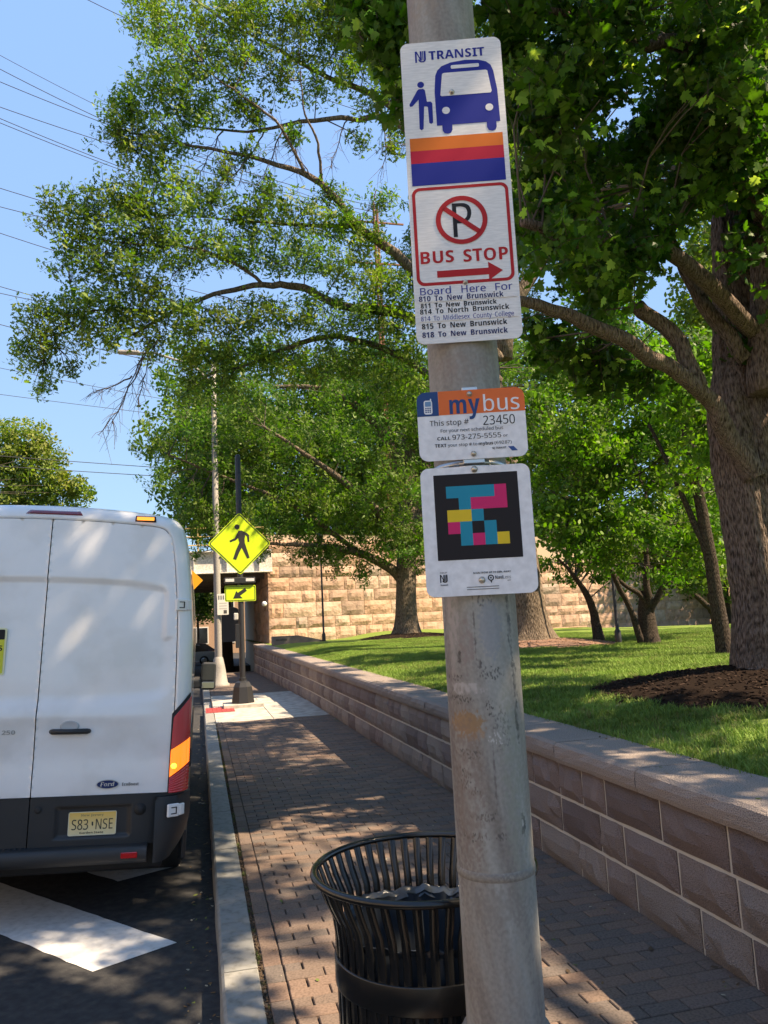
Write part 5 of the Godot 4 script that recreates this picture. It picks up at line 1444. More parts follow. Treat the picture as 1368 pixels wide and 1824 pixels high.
# ---------------------------------------------------------------- bus stop
const PX = 0.793
const PZ = -2.132
func pole_image():
	var W = 512
	var H = 1024
	var im = Image.create(W, H, false, Image.FORMAT_RGB8)
	var a = FastNoiseLite.new()
	a.seed = 9
	a.frequency = 0.011
	a.fractal_octaves = 5
	var s = FastNoiseLite.new()
	s.seed = 19
	s.frequency = 0.05
	s.fractal_octaves = 3
	var d = FastNoiseLite.new()
	d.seed = 29
	d.frequency = 0.09
	d.fractal_octaves = 3
	# residue and stains: share across the visible face, height, half sizes, colour, strength, ragged
	var spots = [[.12, 1.565, .10, .012, .05, .04, .04, .8, .75], [.60, 1.575, .16, .02, .05, .045, .045, .75, .75], [.25, 1.535, .30, .018, .50, .45, .42, .6, .3], [.2, 1.505, .2, .012, .06, .05, .045, .8, .8], [.25, 1.44, .22, .035, .30, .17, .07, .75, .25], [.3, 1.41, .2, .02, .34, .20, .10, .6, .3],
		[.55, 1.48, .05, .03, .05, .045, .04, .9, .6], [.68, 1.42, .12, .06, .09, .085, .08, .6, .55], [.62, 1.40, .12, .02, .55, .52, .48, .8, .75], [.87, 1.70, .025, .14, .08, .08, .08, .75, .4], [.90, 1.55, .03, .06, .07, .07, .07, .8, .4], [.89, 1.44, .025, .07, .06, .06, .055, .8, .45], [.62, 1.70, .16, .09, .25, .26, .29, .5, .2], [.52, 1.80, .05, .05, .08, .075, .07, .7, .55], [.66, 1.83, .09, .06, .10, .09, .08, .55, .6],
		[.25, 1.355, .16, .02, .07, .06, .055, .75, .8], [.18, 1.29, .10, .035, .06, .05, .05, .75, .8], [.3, 1.255, .08, .015, .06, .05, .05, .8, .7], [.4, 1.19, .2, .012, .07, .06, .055, .7, .75], [.88, 1.16, .035, .03, .08, .075, .07, .85, .2], [.87, 1.165, .016, .012, .45, .43, .40, .9, .2], [.25, 1.135, .18, .014, .07, .06, .055, .75, .75], [.6, 1.14, .08, .014, .07, .06, .055, .7, .75], [.3, 1.66, .12, .09, .26, .19, .17, .5, .3], [.15, 1.75, .08, .1, .42, .37, .35, .5, .3], [.5, 2.47, .4, .05, .26, .20, .17, .4, .3], [.3, 3.7, .3, .08, .30, .24, .18, .4, .3], [.2, 1.62, .03, .02, .05, .045, .04, .8, .5], [.45, 1.60, .04, .012, .07, .06, .06, .8, .5], [.22, 1.25, .20, .22, .20, .15, .125, .55, .3], [.78, 1.25, .14, .30, .26, .26, .20, .45, .3], [.10, 1.7, .06, .18, .36, .31, .28, .6, .3], [.5, .95, .35, .06, .20, .17, .145, .4, .3], [.8, .8, .15, .1, .33, .30, .25, .45, .3], [.35, 1.86, .3, .05, .17, .135, .12, .5, .3], [.05, 1.4, .04, .5, .15, .12, .11, .5, .3], [.42, 1.68, .012, .12, .10, .085, .075, .7, .4], [.56, 1.30, .015, .1, .12, .10, .09, .6, .4]]
	for y in H:
		var hy = 3.9 - 3.3 * y / H      # texture spans 0.6 m to 3.9 m
		for x in W:
			var u = float(x) / W
			var n1 = a.get_noise_2d(cos(TAU * u) * 90.0, sin(TAU * u) * 90.0 + y * 0.6)
			var n2 = s.get_noise_2d(x * 1.4, y * 0.06)
			var n3 = d.get_noise_2d(x, y * 2.3)
			var v = 0.25 + 0.10 * n1 + 0.022 * n2 + 0.05 * n3
			var c = Vector3(v * 1.09, v * 0.95, v * 0.82)
			var warm = clampf(0.5 + 1.2 * n1, 0, 1)
			c = c.lerp(Vector3(v * 1.02, v * 0.98, v * 0.88), warm)
			if u > 0.25 and u < 0.75:
				var f = 0.5 + 0.5 * sin(TAU * (u - 0.5))
				for p in spots:
					if absf(hy - p[1]) < p[3] * 1.5 and absf(f - p[0]) < p[2] * 1.5:
						var q = Vector2((f - p[0]) / p[2], (hy - p[1]) / p[3]).length() + 0.5 * n3
						var k = p[7] * smoothstep(1.05, 0.75, q)
						if p[8] > 0.5: k *= smoothstep(0.05, 0.3, d.get_noise_2d(x * 1.7 + 300, y * 2.6))
						elif p[8] > 0.25: k *= smoothstep(-0.5, 0.3, s.get_noise_2d(x + 300, y * 1.8))
						c = c.lerp(Vector3(p[4], p[5], p[6]), k)
			im.set_pixel(x, y, Color(c.x, c.y, c.z).linear_to_srgb())
	return ImageTexture.create_from_image(im)

func build_pole():
	var t = thing("bus_stop_pole", "thick weathered grey metal pole carrying the three bus stop signs", "pole", Vector3(PX, 0, PZ))
	var m = M(1, 1, 1, 0.72, 0.0, {"spec": 0.35})
	m.albedo_texture = pole_image()
	m.heightmap_enabled = true
	m.heightmap_texture = grey_tex(88, 0.02, 0.3, 1.0, 512, 5)
	m.heightmap_scale = 0.06
	var st = S(true)
	# u = 0.5 faces the viewer
	var face = atan2(-0.35, 0.936)
	var f = func(u, v):
		var a = face + TAU * (u - 0.5)
		return Vector3(sin(a) * 0.1065, 0.66 + 3.24 * v, cos(a) * 0.1065)
	var n = 40
	for i in n:
		for e in [[i, 0], [i, 1], [i + 1, 1], [i, 0], [i + 1, 1], [i + 1, 0]]:
			var uu = float(e[0]) / n
			st.set_uv(Vector2(uu, 1.0 - e[1]))
			st.add_vertex(f.call(uu, e[1]))
	obj("shaft", st, m, t)
	var up = M(.26, .235, .205, 0.7, 0.0, {"tex": mats.fine, "scale": 1.5})
	st = S(true)
	lathe(st, Vector3.ZERO, [Vector2(0.1065, 3.9), Vector2(0.10, 8.4), Vector2(0.10, 8.5), Vector2(0.0, 8.52)], 32)
	obj("upper_shaft", st, up, t)
	var ring = M(.28, .25, .215, 0.65, 0.0, {"tex": mats.fine, "scale": 3.0})
	st = S(true)
	lathe(st, Vector3.ZERO, [Vector2(0.1066, 1.070), Vector2(0.1085, 1.073), Vector2(0.1092, 1.082), Vector2(0.1085, 1.091), Vector2(0.1066, 1.094)], 40)
	obj("weld_ring", st, ring, t)
	st = S(true)
	lathe(st, Vector3.ZERO, [Vector2(0.19, 0.0), Vector2(0.19, 0.03), Vector2(0.145, 0.06), Vector2(0.135, 0.60), Vector2(0.137, 0.64), Vector2(0.130, 0.655), Vector2(0.118, 0.665), Vector2(0.117, 0.675), Vector2(0.1066, 0.682)], 40)
	obj("base_sleeve", st, ring, t)
	for y in [2.196, 2.205, 3.40, 2.66]:
		st = S(true)
		lathe(st, Vector3.ZERO, [Vector2(0.1066, y - 0.008), Vector2(0.109, y - 0.008), Vector2(0.109, y + 0.008), Vector2(0.1066, y + 0.008)], 40)
		obj("strap", st, mats.steel, t)

var U_WHITE
var U_NAVY
func on_sign(called, label, y0, h, w):
	# node at the middle of the panel's face: x to the right as read, y up, z towards the reader
	var t = thing(called, label, "sign", Vector3(0.775, (y0 + y0 + h) / 2, -2.016))
	t.rotation.y = -deg_to_rad(16.4)
	return t

func sign_panel(t, w, h, r, m):
	var st = S()
	prism(st, rrect(-w / 2, -h / 2, w / 2, h / 2, r), 0.0032)
	obj("panel", st, m, t)

func flat(t, called, pts, m, z = 0.0008):
	var st = S()
	poly(st, pts, z)
	return obj(called, st, m, t)

func bolt(t, x, y, r = 0.009):
	var st = S(true)
	lathe(st, Vector3(x, y, 0.001), [Vector2(r * 1.25, 0), Vector2(r * 1.25, 0.0015), Vector2(r, 0.002), Vector2(r * 0.92, 0.006), Vector2(r * 0.6, 0.0085), Vector2(0, 0.009)], 12, Basis(Vector3.RIGHT, PI / 2))
	obj("bolt", st, mats.bolt, t)

func build_signs():
	var grain = grey_tex(91, 0.02, 0.86, 1.0, 512, 4)
	var white = M(.82, .79, .77, 0.62, 0, {"spec": 0.3, "tex": grain, "scale": Vector3(2, 14, 2), "world": false})
	var paper = M(.84, .82, .83, 0.62, 0, {"spec": 0.3, "tex": grain, "scale": 3.0, "world": false})
	var blue = M(.022, .030, .25, 0.62, 0, {"spec": 0.3})
	var navy = M(.018, .022, .11, 0.62, 0, {"spec": 0.3})
	var orange = M(.68, .17, .025, 0.62, 0, {"spec": 0.3})
	var red = M(.48, .02, .045, 0.62, 0, {"spec": 0.3})
	var red2 = M(.42, .022, .025, 0.62, 0, {"spec": 0.3})
	var ink = M(.018, .018, .022, 0.62, 0, {"spec": 0.3})
	U_WHITE = white
	# ---- tall bus stop sign
	var w = 0.308
	var h = 0.968
	var t = on_sign("bus_stop_sign", "tall white bus stop sign with blue bus, orange and red stripes on the pole", 2.562, h, w)
	sign_panel(t, w, h, 0.024, white)
	var X = func(u): return u - 0.1525
	var Y = func(v): return 0.4825 - v
	var P = func(a):
		var o = []
		for q in a: o.append(Vector2(X.call(q[0]), Y.call(q[1])))
		return o
	# interlocked initials
	nj_mark(t, X.call(0.043), Y.call(0.066), 0.034, 0.038, blue)
	letters(t, "lettering", "TRANSIT", X.call(0.085), Y.call(0.060), 0.170, 0.029, blue, true)
	# bus
	var bus = P.call([[.097, .281], [.096, .170], [.101, .115], [.108, .098], [.122, .084], [.150, .074], [.194, .069], [.235, .072], [.258, .080], [.271, .092], [.278, .112], [.286, .175], [.288, .281], [.276, .281], [.276, .298], [.272, .308], [.262, .311], [.252, .308], [.247, .298], [.247, .281], [.143, .281], [.143, .297], [.138, .307], [.128, .310], [.118, .307], [.113, .297], [.113, .281]])
	flat(t, "bus_symbol", bus, blue)
	flat(t, "destination_slot", rr_uv(X, Y, .150, .084, .236, .096, .004), white, 0.0014)
	flat(t, "windscreen", P.call([[.122, .111], [.127, .108], [.255, .108], [.260, .111], [.269, .180], [.265, .185], [.117, .185], [.113, .181]]), white, 0.0014)
	flat(t, "headlamp", disc(X.call(.127), Y.call(.233), .0118, 20), white, 0.0014)
	flat(t, "headlamp", disc(X.call(.258), Y.call(.233), .0118, 20), white, 0.0014)
	# boarding passenger symbol
	flat(t, "passenger_head", disc(X.call(.055), Y.call(.141), .0105, 20), blue)
	flat(t, "passenger_figure", P.call([[.048, .155], [.062, .155], [.067, .160], [.071, .199], [.082, .199], [.087, .205], [.086, .269], [.080, .273], [.074, .269], [.073, .217], [.068, .214], [.062, .214], [.0615, .215], [.056, .287], [.050, .292], [.044, .287], [.046, .190], [.026, .211], [.019, .212], [.017, .205], [.043, .160]]), blue)
	flat(t, "stripe", P.call([[.012, .3175], [.292, .3175], [.292, .359], [.012, .359]]), orange)
	flat(t, "stripe", P.call([[.012, .359], [.292, .359], [.292, .400], [.012, .400]]), red)
	flat(t, "stripe", P.call([[.012, .400], [.292, .400], [.292, .472], [.012, .472]]), blue)
	var st = S()
	band(st, rr_uv(X, Y, .009, .479, .296, .789, .024), rr_uv(X, Y, .0185, .4885, .2865, .7795, .016), 0.0008)
	obj("border", st, red2, t)
	st = S()
	var cx = X.call(.152)
	var cyy = Y.call(.590)
	letters(t, "letter", "P", cx - 0.026, cyy - 0.053, 0.056, 0.107, ink, false, 0.0008)
	band(st, disc(cx, cyy, .0765, 40), disc(cx, cyy, .062, 40), 0.0016)
	var dg = Vector2(1, -0.80).normalized()
	var nn = Vector2(-dg.y, dg.x) * 0.0075
	poly(st, [Vector2(cx, cyy) + dg * .066 + nn, Vector2(cx, cyy) - dg * .066 + nn, Vector2(cx, cyy) - dg * .066 - nn, Vector2(cx, cyy) + dg * .066 - nn], 0.0016)
	obj("prohibition_ring", st, red2, t)
	letters(t, "lettering", "BUS", X.call(.024), Y.call(.7205), 0.098, 0.038, red2, true)
	letters(t, "lettering", "STOP", X.call(.150), Y.call(.7225), 0.131, 0.039, red2, true)
	flat(t, "arrow", P.call([[.070, .745], [.221, .745], [.221, .727], [.263, .7555], [.221, .784], [.221, .766], [.070, .766]]), red2)
	for q in [["Board", .017, .090], ["Here", .138, .071], ["For", .237, .050]]: letters(t, "lettering", q[0], X.call(q[1]), Y.call(.817), q[2], 0.022, blue, false)
	flat(t, "sticker", P.call([[.008, .8185], [.299, .8185], [.299, .8395], [.008, .8395]]), white, 0.0018)
	letters(t, "lettering", "810  To  New  Brunswick", X.call(.012), Y.call(.8375), 0.247, 0.0165, navy, true, 0.0024)
	letters(t, "lettering", "811  To  New  Brunswick", X.call(.016), Y.call(.8575), 0.222, 0.0145, ink, true)
	flat(t, "sticker", P.call([[.008, .8585], [.299, .8585], [.299, .9000], [.008, .9000]]), white, 0.0018)
	letters(t, "lettering", "814  To  North  Brunswick", X.call(.013), Y.call(.8765), 0.260, 0.0155, ink, true, 0.0024)
	letters(t, "lettering", "814  To  Middlesex  County  College", X.call(.015), Y.call(.8975), 0.270, 0.0145, blue, false, 0.0024)
	letters(t, "lettering", "815  To  New  Brunswick", X.call(.016), Y.call(.9215), 0.248, 0.0165, ink, true)
	letters(t, "lettering", "818  To  New  Brunswick", X.call(.016), Y.call(.9475), 0.248, 0.0165, navy, true)
	bolt(t, X.call(.148), Y.call(.174), 0.007)
	bolt(t, X.call(.151), Y.call(.7855), 0.006)
	# ---- stop number sign
	h = 0.202
	var t2 = on_sign("stop_number_sign", "small orange and white stop number sign with a phone symbol between the other signs", 2.213, h, w)
	t2.position += Vector3(-0.012, 0, 0.003)
	var X2 = func(u): return u - 0.1525
	var Y2 = func(v): return 0.0985 - v
	sign_panel(t2, 0.307, h, 0.026, paper)
	var top = rrect(-0.1535, -0.101, 0.1535, 0.101, 0.026)
	var dblue = M(.03, .07, .20, 0.62, 0, {"spec": 0.3})
	var org2 = M(.72, .16, .045, 0.62, 0, {"spec": 0.3})
	flat(t2, "orange_field", Geometry2D.intersect_polygons(PackedVector2Array(top), PackedVector2Array([Vector2(X2.call(.061), 0.2), Vector2(0.2, 0.2), Vector2(0.2, Y2.call(.0675)), Vector2(X2.call(.061), Y2.call(.0675))]))[0], org2)
	flat(t2, "blue_field", Geometry2D.intersect_polygons(PackedVector2Array(top), PackedVector2Array([Vector2(X2.call(.0605), 0.2), Vector2(-0.2, 0.2), Vector2(-0.2, Y2.call(.0685)), Vector2(X2.call(.0605), Y2.call(.0685))]))[0], dblue)
	flat(t2, "phone_symbol", rr_uv(X2, Y2, .019, .022, .043, .063, .006), paper, 0.0012)
	flat(t2, "phone_screen", rr_uv(X2, Y2, .0225, .0255, .0395, .040, .002), M(.16, .28, .45, 0.62, 0, {"spec": 0.3}), 0.0016)
	for i in 3:
		for j in 3:
			flat(t2, "phone_key", rr_uv(X2, Y2, .0225 + i * .006, .0435 + j * .0055, .0268 + i * .006, .0472 + j * .0055, .001), dblue, 0.0016)
	flat(t2, "phone_aerial", rr_uv(X2, Y2, .0375, .017, .041, .024, .001), paper, 0.0012)
	letters(t2, "lettering", "my", X2.call(.092), Y2.call(.066), 0.087, 0.054, dblue, true, 0.0014)
	letters(t2, "lettering", "bus", X2.call(.189), Y2.call(.063), 0.102, 0.047, paper, false, 0.0014)
	letters(t2, "lettering", "This stop #", X2.call(.033), Y2.call(.098), 0.111, 0.0155, ink, false)
	flat(t2, "number_patch", rr_uv(X2, Y2, .181, .0705, .279, .1075, .001), M(.78, .77, .77, 0.62, 0, {"spec": 0.3}), 0.0008)
	letters(t2, "lettering", "23450", X2.call(.185), Y2.call(.1035), 0.090, 0.027, ink, false, 0.0014)
	letters(t2, "lettering", "For your next scheduled bus", X2.call(.063), Y2.call(.1185), 0.177, 0.0095, ink, false)
	letters(t2, "lettering", "CALL", X2.call(.052), Y2.call(.1405), 0.037, 0.0095, ink, true)
	letters(t2, "lettering", "973-275-5555", X2.call(.095), Y2.call(.1415), 0.138, 0.0145, ink, false)
	letters(t2, "lettering", "or", X2.call(.239), Y2.call(.1405), 0.013, 0.008, ink, false)
	letters(t2, "lettering", "TEXT", X2.call(.044), Y2.call(.1610), 0.033, 0.0095, ink, true)
	letters(t2, "lettering", "your stop # to", X2.call(.081), Y2.call(.1610), 0.083, 0.009, ink, false)
	letters(t2, "lettering", "mybus", X2.call(.168), Y2.call(.1610), 0.041, 0.009, ink, true)
	letters(t2, "lettering", "(69287)", X2.call(.213), Y2.call(.1610), 0.048, 0.009, ink, false)
	letters(t2, "lettering", "NJ TRANSIT", X2.call(.206), Y2.call(.1745), 0.039, 0.0055, ink, true)
	flat(t2, "slant_emblem", [Vector2(X2.call(.250), Y2.call(.169)), Vector2(X2.call(.266), Y2.call(.169)), Vector2(X2.call(.277), Y2.call(.182)), Vector2(X2.call(.261), Y2.call(.182))], M(.05, .10, .28, 0.62, 0, {"spec": 0.3}))
	bolt(t2, X2.call(.151), Y2.call(.010), 0.0065)
	bolt(t2, X2.call(.152), Y2.call(.185), 0.0065)
	st = S()
	box(st, Vector3(0.0, 0.104, -0.012), Vector3(0.045, 0.016, 0.012), 0.002)
	obj("bracket", st, mats.steel, t2)
	st = S()
	box(st, Vector3(0.0, -0.106, -0.010), Vector3(0.06, 0.014, 0.012), 0.002)
	obj("bracket", st, mats.steel, t2)
	# ---- colour code sign
	h = 0.363
	var t3 = on_sign("colour_code_sign", "white sign with a black square of coloured blocks lowest on the pole", 1.829, h, w)
	t3.position += Vector3(-0.013, 0, 0.003)
	var X3 = func(u): return u - 0.1525
	var Y3 = func(v): return 0.181 - v
	sign_panel(t3, 0.308, h, 0.024, paper)
	var blackm = M(.022, .018, .019, 0.62, 0, {"spec": 0.3})
	flat(t3, "black_square", rr_uv(X3, Y3, .035, .0205, .271, .2625, .0008), blackm)
	var teal = M(.025, .25, .36, 0.62, 0, {"spec": 0.3})
	var pink = M(.60, .028, .14, 0.62, 0, {"spec": 0.3})
	var yell = M(.72, .50, .03, 0.62, 0, {"spec": 0.3})
	var c = 0.0338
	var ox = 0.0685
	var oy = 0.0545
	for q in [[0, 0, 4, 1, teal], [4, 0, 1, 1, pink], [1, 1, 1, 1, teal], [2, 1, 3, 1, pink], [0, 2, 2, 1, yell], [2, 2, 1, 1, teal], [0, 3, 1, 1, pink], [1, 3, 1, 2, teal], [3, 3, 1, 2, teal], [2, 4, 1, 1, pink], [4, 4, 1, 1, yell]]:
		flat(t3, "colour_block", [Vector2(X3.call(ox + q[0] * c), Y3.call(oy + q[1] * c)), Vector2(X3.call(ox + (q[0] + q[2]) * c), Y3.call(oy + q[1] * c)), Vector2(X3.call(ox + (q[0] + q[2]) * c), Y3.call(oy + (q[1] + q[3]) * c)), Vector2(X3.call(ox + q[0] * c), Y3.call(oy + (q[1] + q[3]) * c))], q[4], 0.0014)
	nj_mark(t3, X3.call(.0375), Y3.call(.3235), 0.0215, 0.022, blackm)
	letters(t3, "lettering", "DROP", X3.call(.0385), Y3.call(.2985), 0.019, 0.0045, ink, false)
	letters(t3, "lettering", "TRANSIT", X3.call(.0375), Y3.call(.3325), 0.0215, 0.004, ink, true)
	letters(t3, "lettering", "SCAN FROM UP TO 60ft. AWAY", X3.call(.130), Y3.call(.3035), 0.104, 0.005, ink, true)
	st = S()
	band(st, disc(X3.call(.178), Y3.call(.316), .0085, 20), disc(X3.call(.178), Y3.call(.316), .0055, 20), 0.0008)
	poly(st, disc(X3.call(.178), Y3.call(.316), .0025, 12), 0.0008)
	poly(st, [Vector2(X3.call(.1755), Y3.call(.3245)), Vector2(X3.call(.181), Y3.call(.3245)), Vector2(X3.call(.179), Y3.call(.331))], 0.0008)
	obj("ring_emblem", st, ink, t3)
	letters(t3, "lettering", "Navi", X3.call(.190), Y3.call(.3205), 0.021, 0.0095, ink, true)
	letters(t3, "lettering", "Lens", X3.call(.212), Y3.call(.3205), 0.021, 0.0095, M(.25, .25, .26, 0.62, 0, {"spec": 0.3}), false)
	letters(t3, "lettering", "APP", X3.call(.2225), Y3.call(.3275), 0.010, 0.004, ink, false)
	for k in 2:
		flat(t3, "small_print", rr_uv(X3, Y3, .110, .3385 + k * .0065, .199, .3405 + k * .0065, .0005), M(.12, .12, .13, 0.62, 0, {"spec": 0.3}))
	bolt(t3, X3.call(.152), Y3.call(.0085), 0.0075)
	bolt(t3, X3.call(.153), Y3.call(.321), 0.0075)

func rr_uv(X, Y, u0, v0, u1, v1, r):
	return rrect(X.call(u0), Y.call(v1), X.call(u1), Y.call(v0), r)

func nj_mark(t, x, y, w, h, m):
	# two nested strokes: slanted N running into a hooked J
	var q = func(a):
		var o = []
		for p in a: o.append(Vector2(x + p[0] * w, y + p[1] * h))
		return o
	flat(t, "initial_mark", q.call([[0.0, 0.0], [0.0, 1.0], [0.17, 1.0], [0.45, 0.42], [0.45, 1.0], [0.60, 1.0], [0.60, 0.16], [0.47, 0.16], [0.15, 0.80], [0.15, 0.0]]), m)
	flat(t, "initial_mark", q.call([[0.80, 1.0], [0.97, 1.0], [0.97, 0.24], [0.90, 0.08], [0.76, 0.0], [0.50, 0.0], [0.36, 0.08], [0.27, 0.26], [0.38, 0.30], [0.46, 0.15], [0.56, 0.11], [0.70, 0.11], [0.78, 0.17], [0.80, 0.27]]), m)
	flat(t, "initial_mark", q.call([[0.66, 1.0], [0.74, 1.0], [0.74, 0.22], [0.66, 0.18]]), m)

func build_can():
	var c = Vector3(0.735, 0, -2.68)
	var t = thing("litter_bin", "black slatted steel litter bin with flared rim standing behind the bus stop pole", "bin", c)
	var R = 0.375
	var prof = []
	for k in 15:
		var s = k / 14.0
		var y = 0.08 + 0.855 * s
		var fl = smoothstep(0.76, 1.0, s)
		prof.append(Vector2(0.298 + 0.012 * s + (R - 0.31) * fl * fl * 0.9 + (0.0), y))
	prof[14] = Vector2(R - 0.006, 0.937)
	var n = 46
	for i in n:
		var a = TAU * i / n
		var d = Vector3(cos(a), 0, sin(a))
		var tg = Vector3(-sin(a), 0, cos(a))
		var st = S(true)
		var hw = 0.0135
		for k in prof.size() - 1:
			var pa = d * prof[k].x + Vector3.UP * prof[k].y
			var pb = d * prof[k + 1].x + Vector3.UP * prof[k + 1].y
			var th = d * 0.003
			var mid = (pa + pb) / 2
			quad(st, pa - tg * hw + th, pb - tg * hw + th, pb + tg * hw + th, pa + tg * hw + th, mid)
			quad(st, pa - tg * hw - th, pb - tg * hw - th, pb + tg * hw - th, pa + tg * hw - th, mid)
			quad(st, pa - tg * hw - th, pb - tg * hw - th, pb - tg * hw + th, pa - tg * hw + th, mid)
			quad(st, pa + tg * hw - th, pb + tg * hw - th, pb + tg * hw + th, pa + tg * hw + th, mid)
		obj("slat", st, mats.black, t)
	var st2 = S(true)
	var rim = []
	for k in 13:
		var a2 = TAU * k / 12
		rim.append(Vector2(R + 0.0125 * sin(a2), 0.938 - 0.0125 * cos(a2)))
	lathe(st2, Vector3.ZERO, rim, 64)
	obj("rim", st2, mats.black, t)
	for y in [[0.60, 0.085, 0.313], [0.10, 0.05, 0.305]]:
		st2 = S(true)
		lathe(st2, Vector3.ZERO, [Vector2(y[2] - 0.008, y[0]), Vector2(y[2] + 0.001, y[0]), Vector2(y[2] + 0.002, y[0] + 0.003), Vector2(y[2] + 0.002, y[0] + y[1] - 0.003), Vector2(y[2] + 0.001, y[0] + y[1]), Vector2(y[2] - 0.008, y[0] + y[1])], 56)
		obj("hoop", st2, mats.black, t)
	st2 = S(true)
	lathe(st2, Vector3.ZERO, [Vector2(0, 0.05), Vector2(0.29, 0.05), Vector2(0.297, 0.085), Vector2(0, 0.09)], 40)
	obj("floor_plate", st2, mats.black, t)
	for k in 4:
		st2 = S()
		var a3 = TAU * k / 4 + 0.4
		lathe(st2, Vector3(cos(a3) * 0.22, 0, sin(a3) * 0.22), [Vector2(0.03, 0.0), Vector2(0.03, 0.012), Vector2(0.012, 0.02), Vector2(0.012, 0.055)], 10)
		obj("foot", st2, mats.black, t)
	# liner and bag inside
	var g = thing("bin_liner", "crumpled blue grey plastic bag hanging inside the slatted litter bin", "bag", c)
	st2 = S(true)
	var f = func(u, v):
		var a4 = TAU * u
		var y2 = lerpf(0.12, 0.76, v)
		var r = 0.262 + 0.012 * v + 0.016 * nz.get_noise_3d(cos(a4) * 110.0, y2 * 70.0, sin(a4) * 110.0) + 0.010 * sin(a4 * 17.0 + y2 * 6.0) * v
		y2 += 0.02 * nz.get_noise_2d(a4 * 90.0, 7.0) * v
		return Vector3(r * cos(a4), y2, r * sin(a4))
	sheet(st2, f, 96, 14, false)
	var bm = M(.035, .042, .052, 0.22, 0, {"spec": 0.5})
	obj("film", st2, bm, g)
	st2 = S(true)
	var f2 = func(u, v):
		var a5 = TAU * u
		var r2 = 0.275 + 0.02 * sin(v * PI) + 0.012 * nz.get_noise_2d(a5 * 80.0, v * 30.0)
		return Vector3((r2) * cos(a5), 0.76 + 0.02 * nz.get_noise_2d(a5 * 90.0, 7.0) + 0.018 * sin(v * PI * 0.9) - 0.05 * maxf(0, v - 0.6), (r2) * sin(a5))
	sheet(st2, f2, 96, 6, false)
	obj("folded_rim", st2, bm, g)
	st2 = S(true)
	var f3 = func(u, v):
		var a6 = TAU * u
		return Vector3(0.25 * v * cos(a6), 0.34 + 0.05 * nz.get_noise_2d(cos(a6) * v * 90, sin(a6) * v * 90), 0.25 * v * sin(a6))
	sheet(st2, f3, 40, 8, true)
	obj("rubbish_surface", st2, M(.16, .15, .14, 0.6, 0, {"tex": mats.speck, "scale": 2.0}), g)
# ---------------------------------------------------------------- van
const V_OUT = [[.985, .50], [1.0, .9], [1.004, 1.45], [1.0, 1.88], [.982, 2.15], [.955, 2.42], [.93, 2.58], [.885, 2.71], [.80, 2.772], [.6, 2.805], [.3, 2.826], [0, 2.832]]
const V_IN = [[.885, .50], [.893, .9], [.897, 1.45], [.892, 1.88], [.880, 2.12], [.852, 2.40], [.828, 2.55], [.795, 2.64], [.735, 2.685], [.57, 2.702], [.3, 2.715], [0, 2.72]]
var vo = []
var vi = []
func lean(y): return -0.075 * pow(maxf(0.0, y - 1.35) / 1.4, 2.0)

func at_y(list, y):
	for i in list.size() - 1:
		if list[i].y <= y and list[i + 1].y >= y and list[i + 1].y > list[i].y:
			return lerpf(list[i].x, list[i + 1].x, (y - list[i].y) / (list[i + 1].y - list[i].y))
	return list[0].x if y < list[0].y else 0.0

func door_z(x, y):
	var ax = absf(x)
	var z = 0.012 * (1.0 - pow(ax / 0.9, 2.0)) + lean(y)
	# pressed panel in the upper door
	var dx = maxf(absf(ax - 0.36) - 0.40, 0.0)
	var cyp = 1.885
	var hyp = 0.36 - 0.05 * pow(ax / 0.8, 3.0)
	var dy = maxf(absf(y - cyp) - hyp, 0.0)
	var d = Vector2(dx, dy).length()
	var sharp = 0.022 if y > cyp else 0.09
	z -= 0.016 * (1.0 - smoothstep(0.03, 0.03 + sharp, d))
	# soft body lines
	z += 0.010 * exp(-pow((y - 1.36) / 0.05, 2.0)) * smoothstep(0.9, 0.6, ax)
	z -= 0.008 * exp(-pow((y - 1.10) / 0.10, 2.0))
	z += 0.0035 * nz.get_noise_2d(x * 14.0, y * 14.0)
	return z

func surround(x, y, off):
	# point on the rounded rear corner post
	var xo = at_y(vo, y)
	var xi = at_y(vi, y)
	var s = clampf((xo - absf(x)) / maxf(xo - xi, 0.001), 0.0, 1.0)
	var a = acos(1.0 - s)
	var z = -0.13 * (1.0 - sin(a)) + lean(y)
	var nrm = Vector3(cos(a) * 0.13 * signf(x), 0, sin(a) * 0.11).normalized()
	return Vector3(x, y, z) + nrm * off

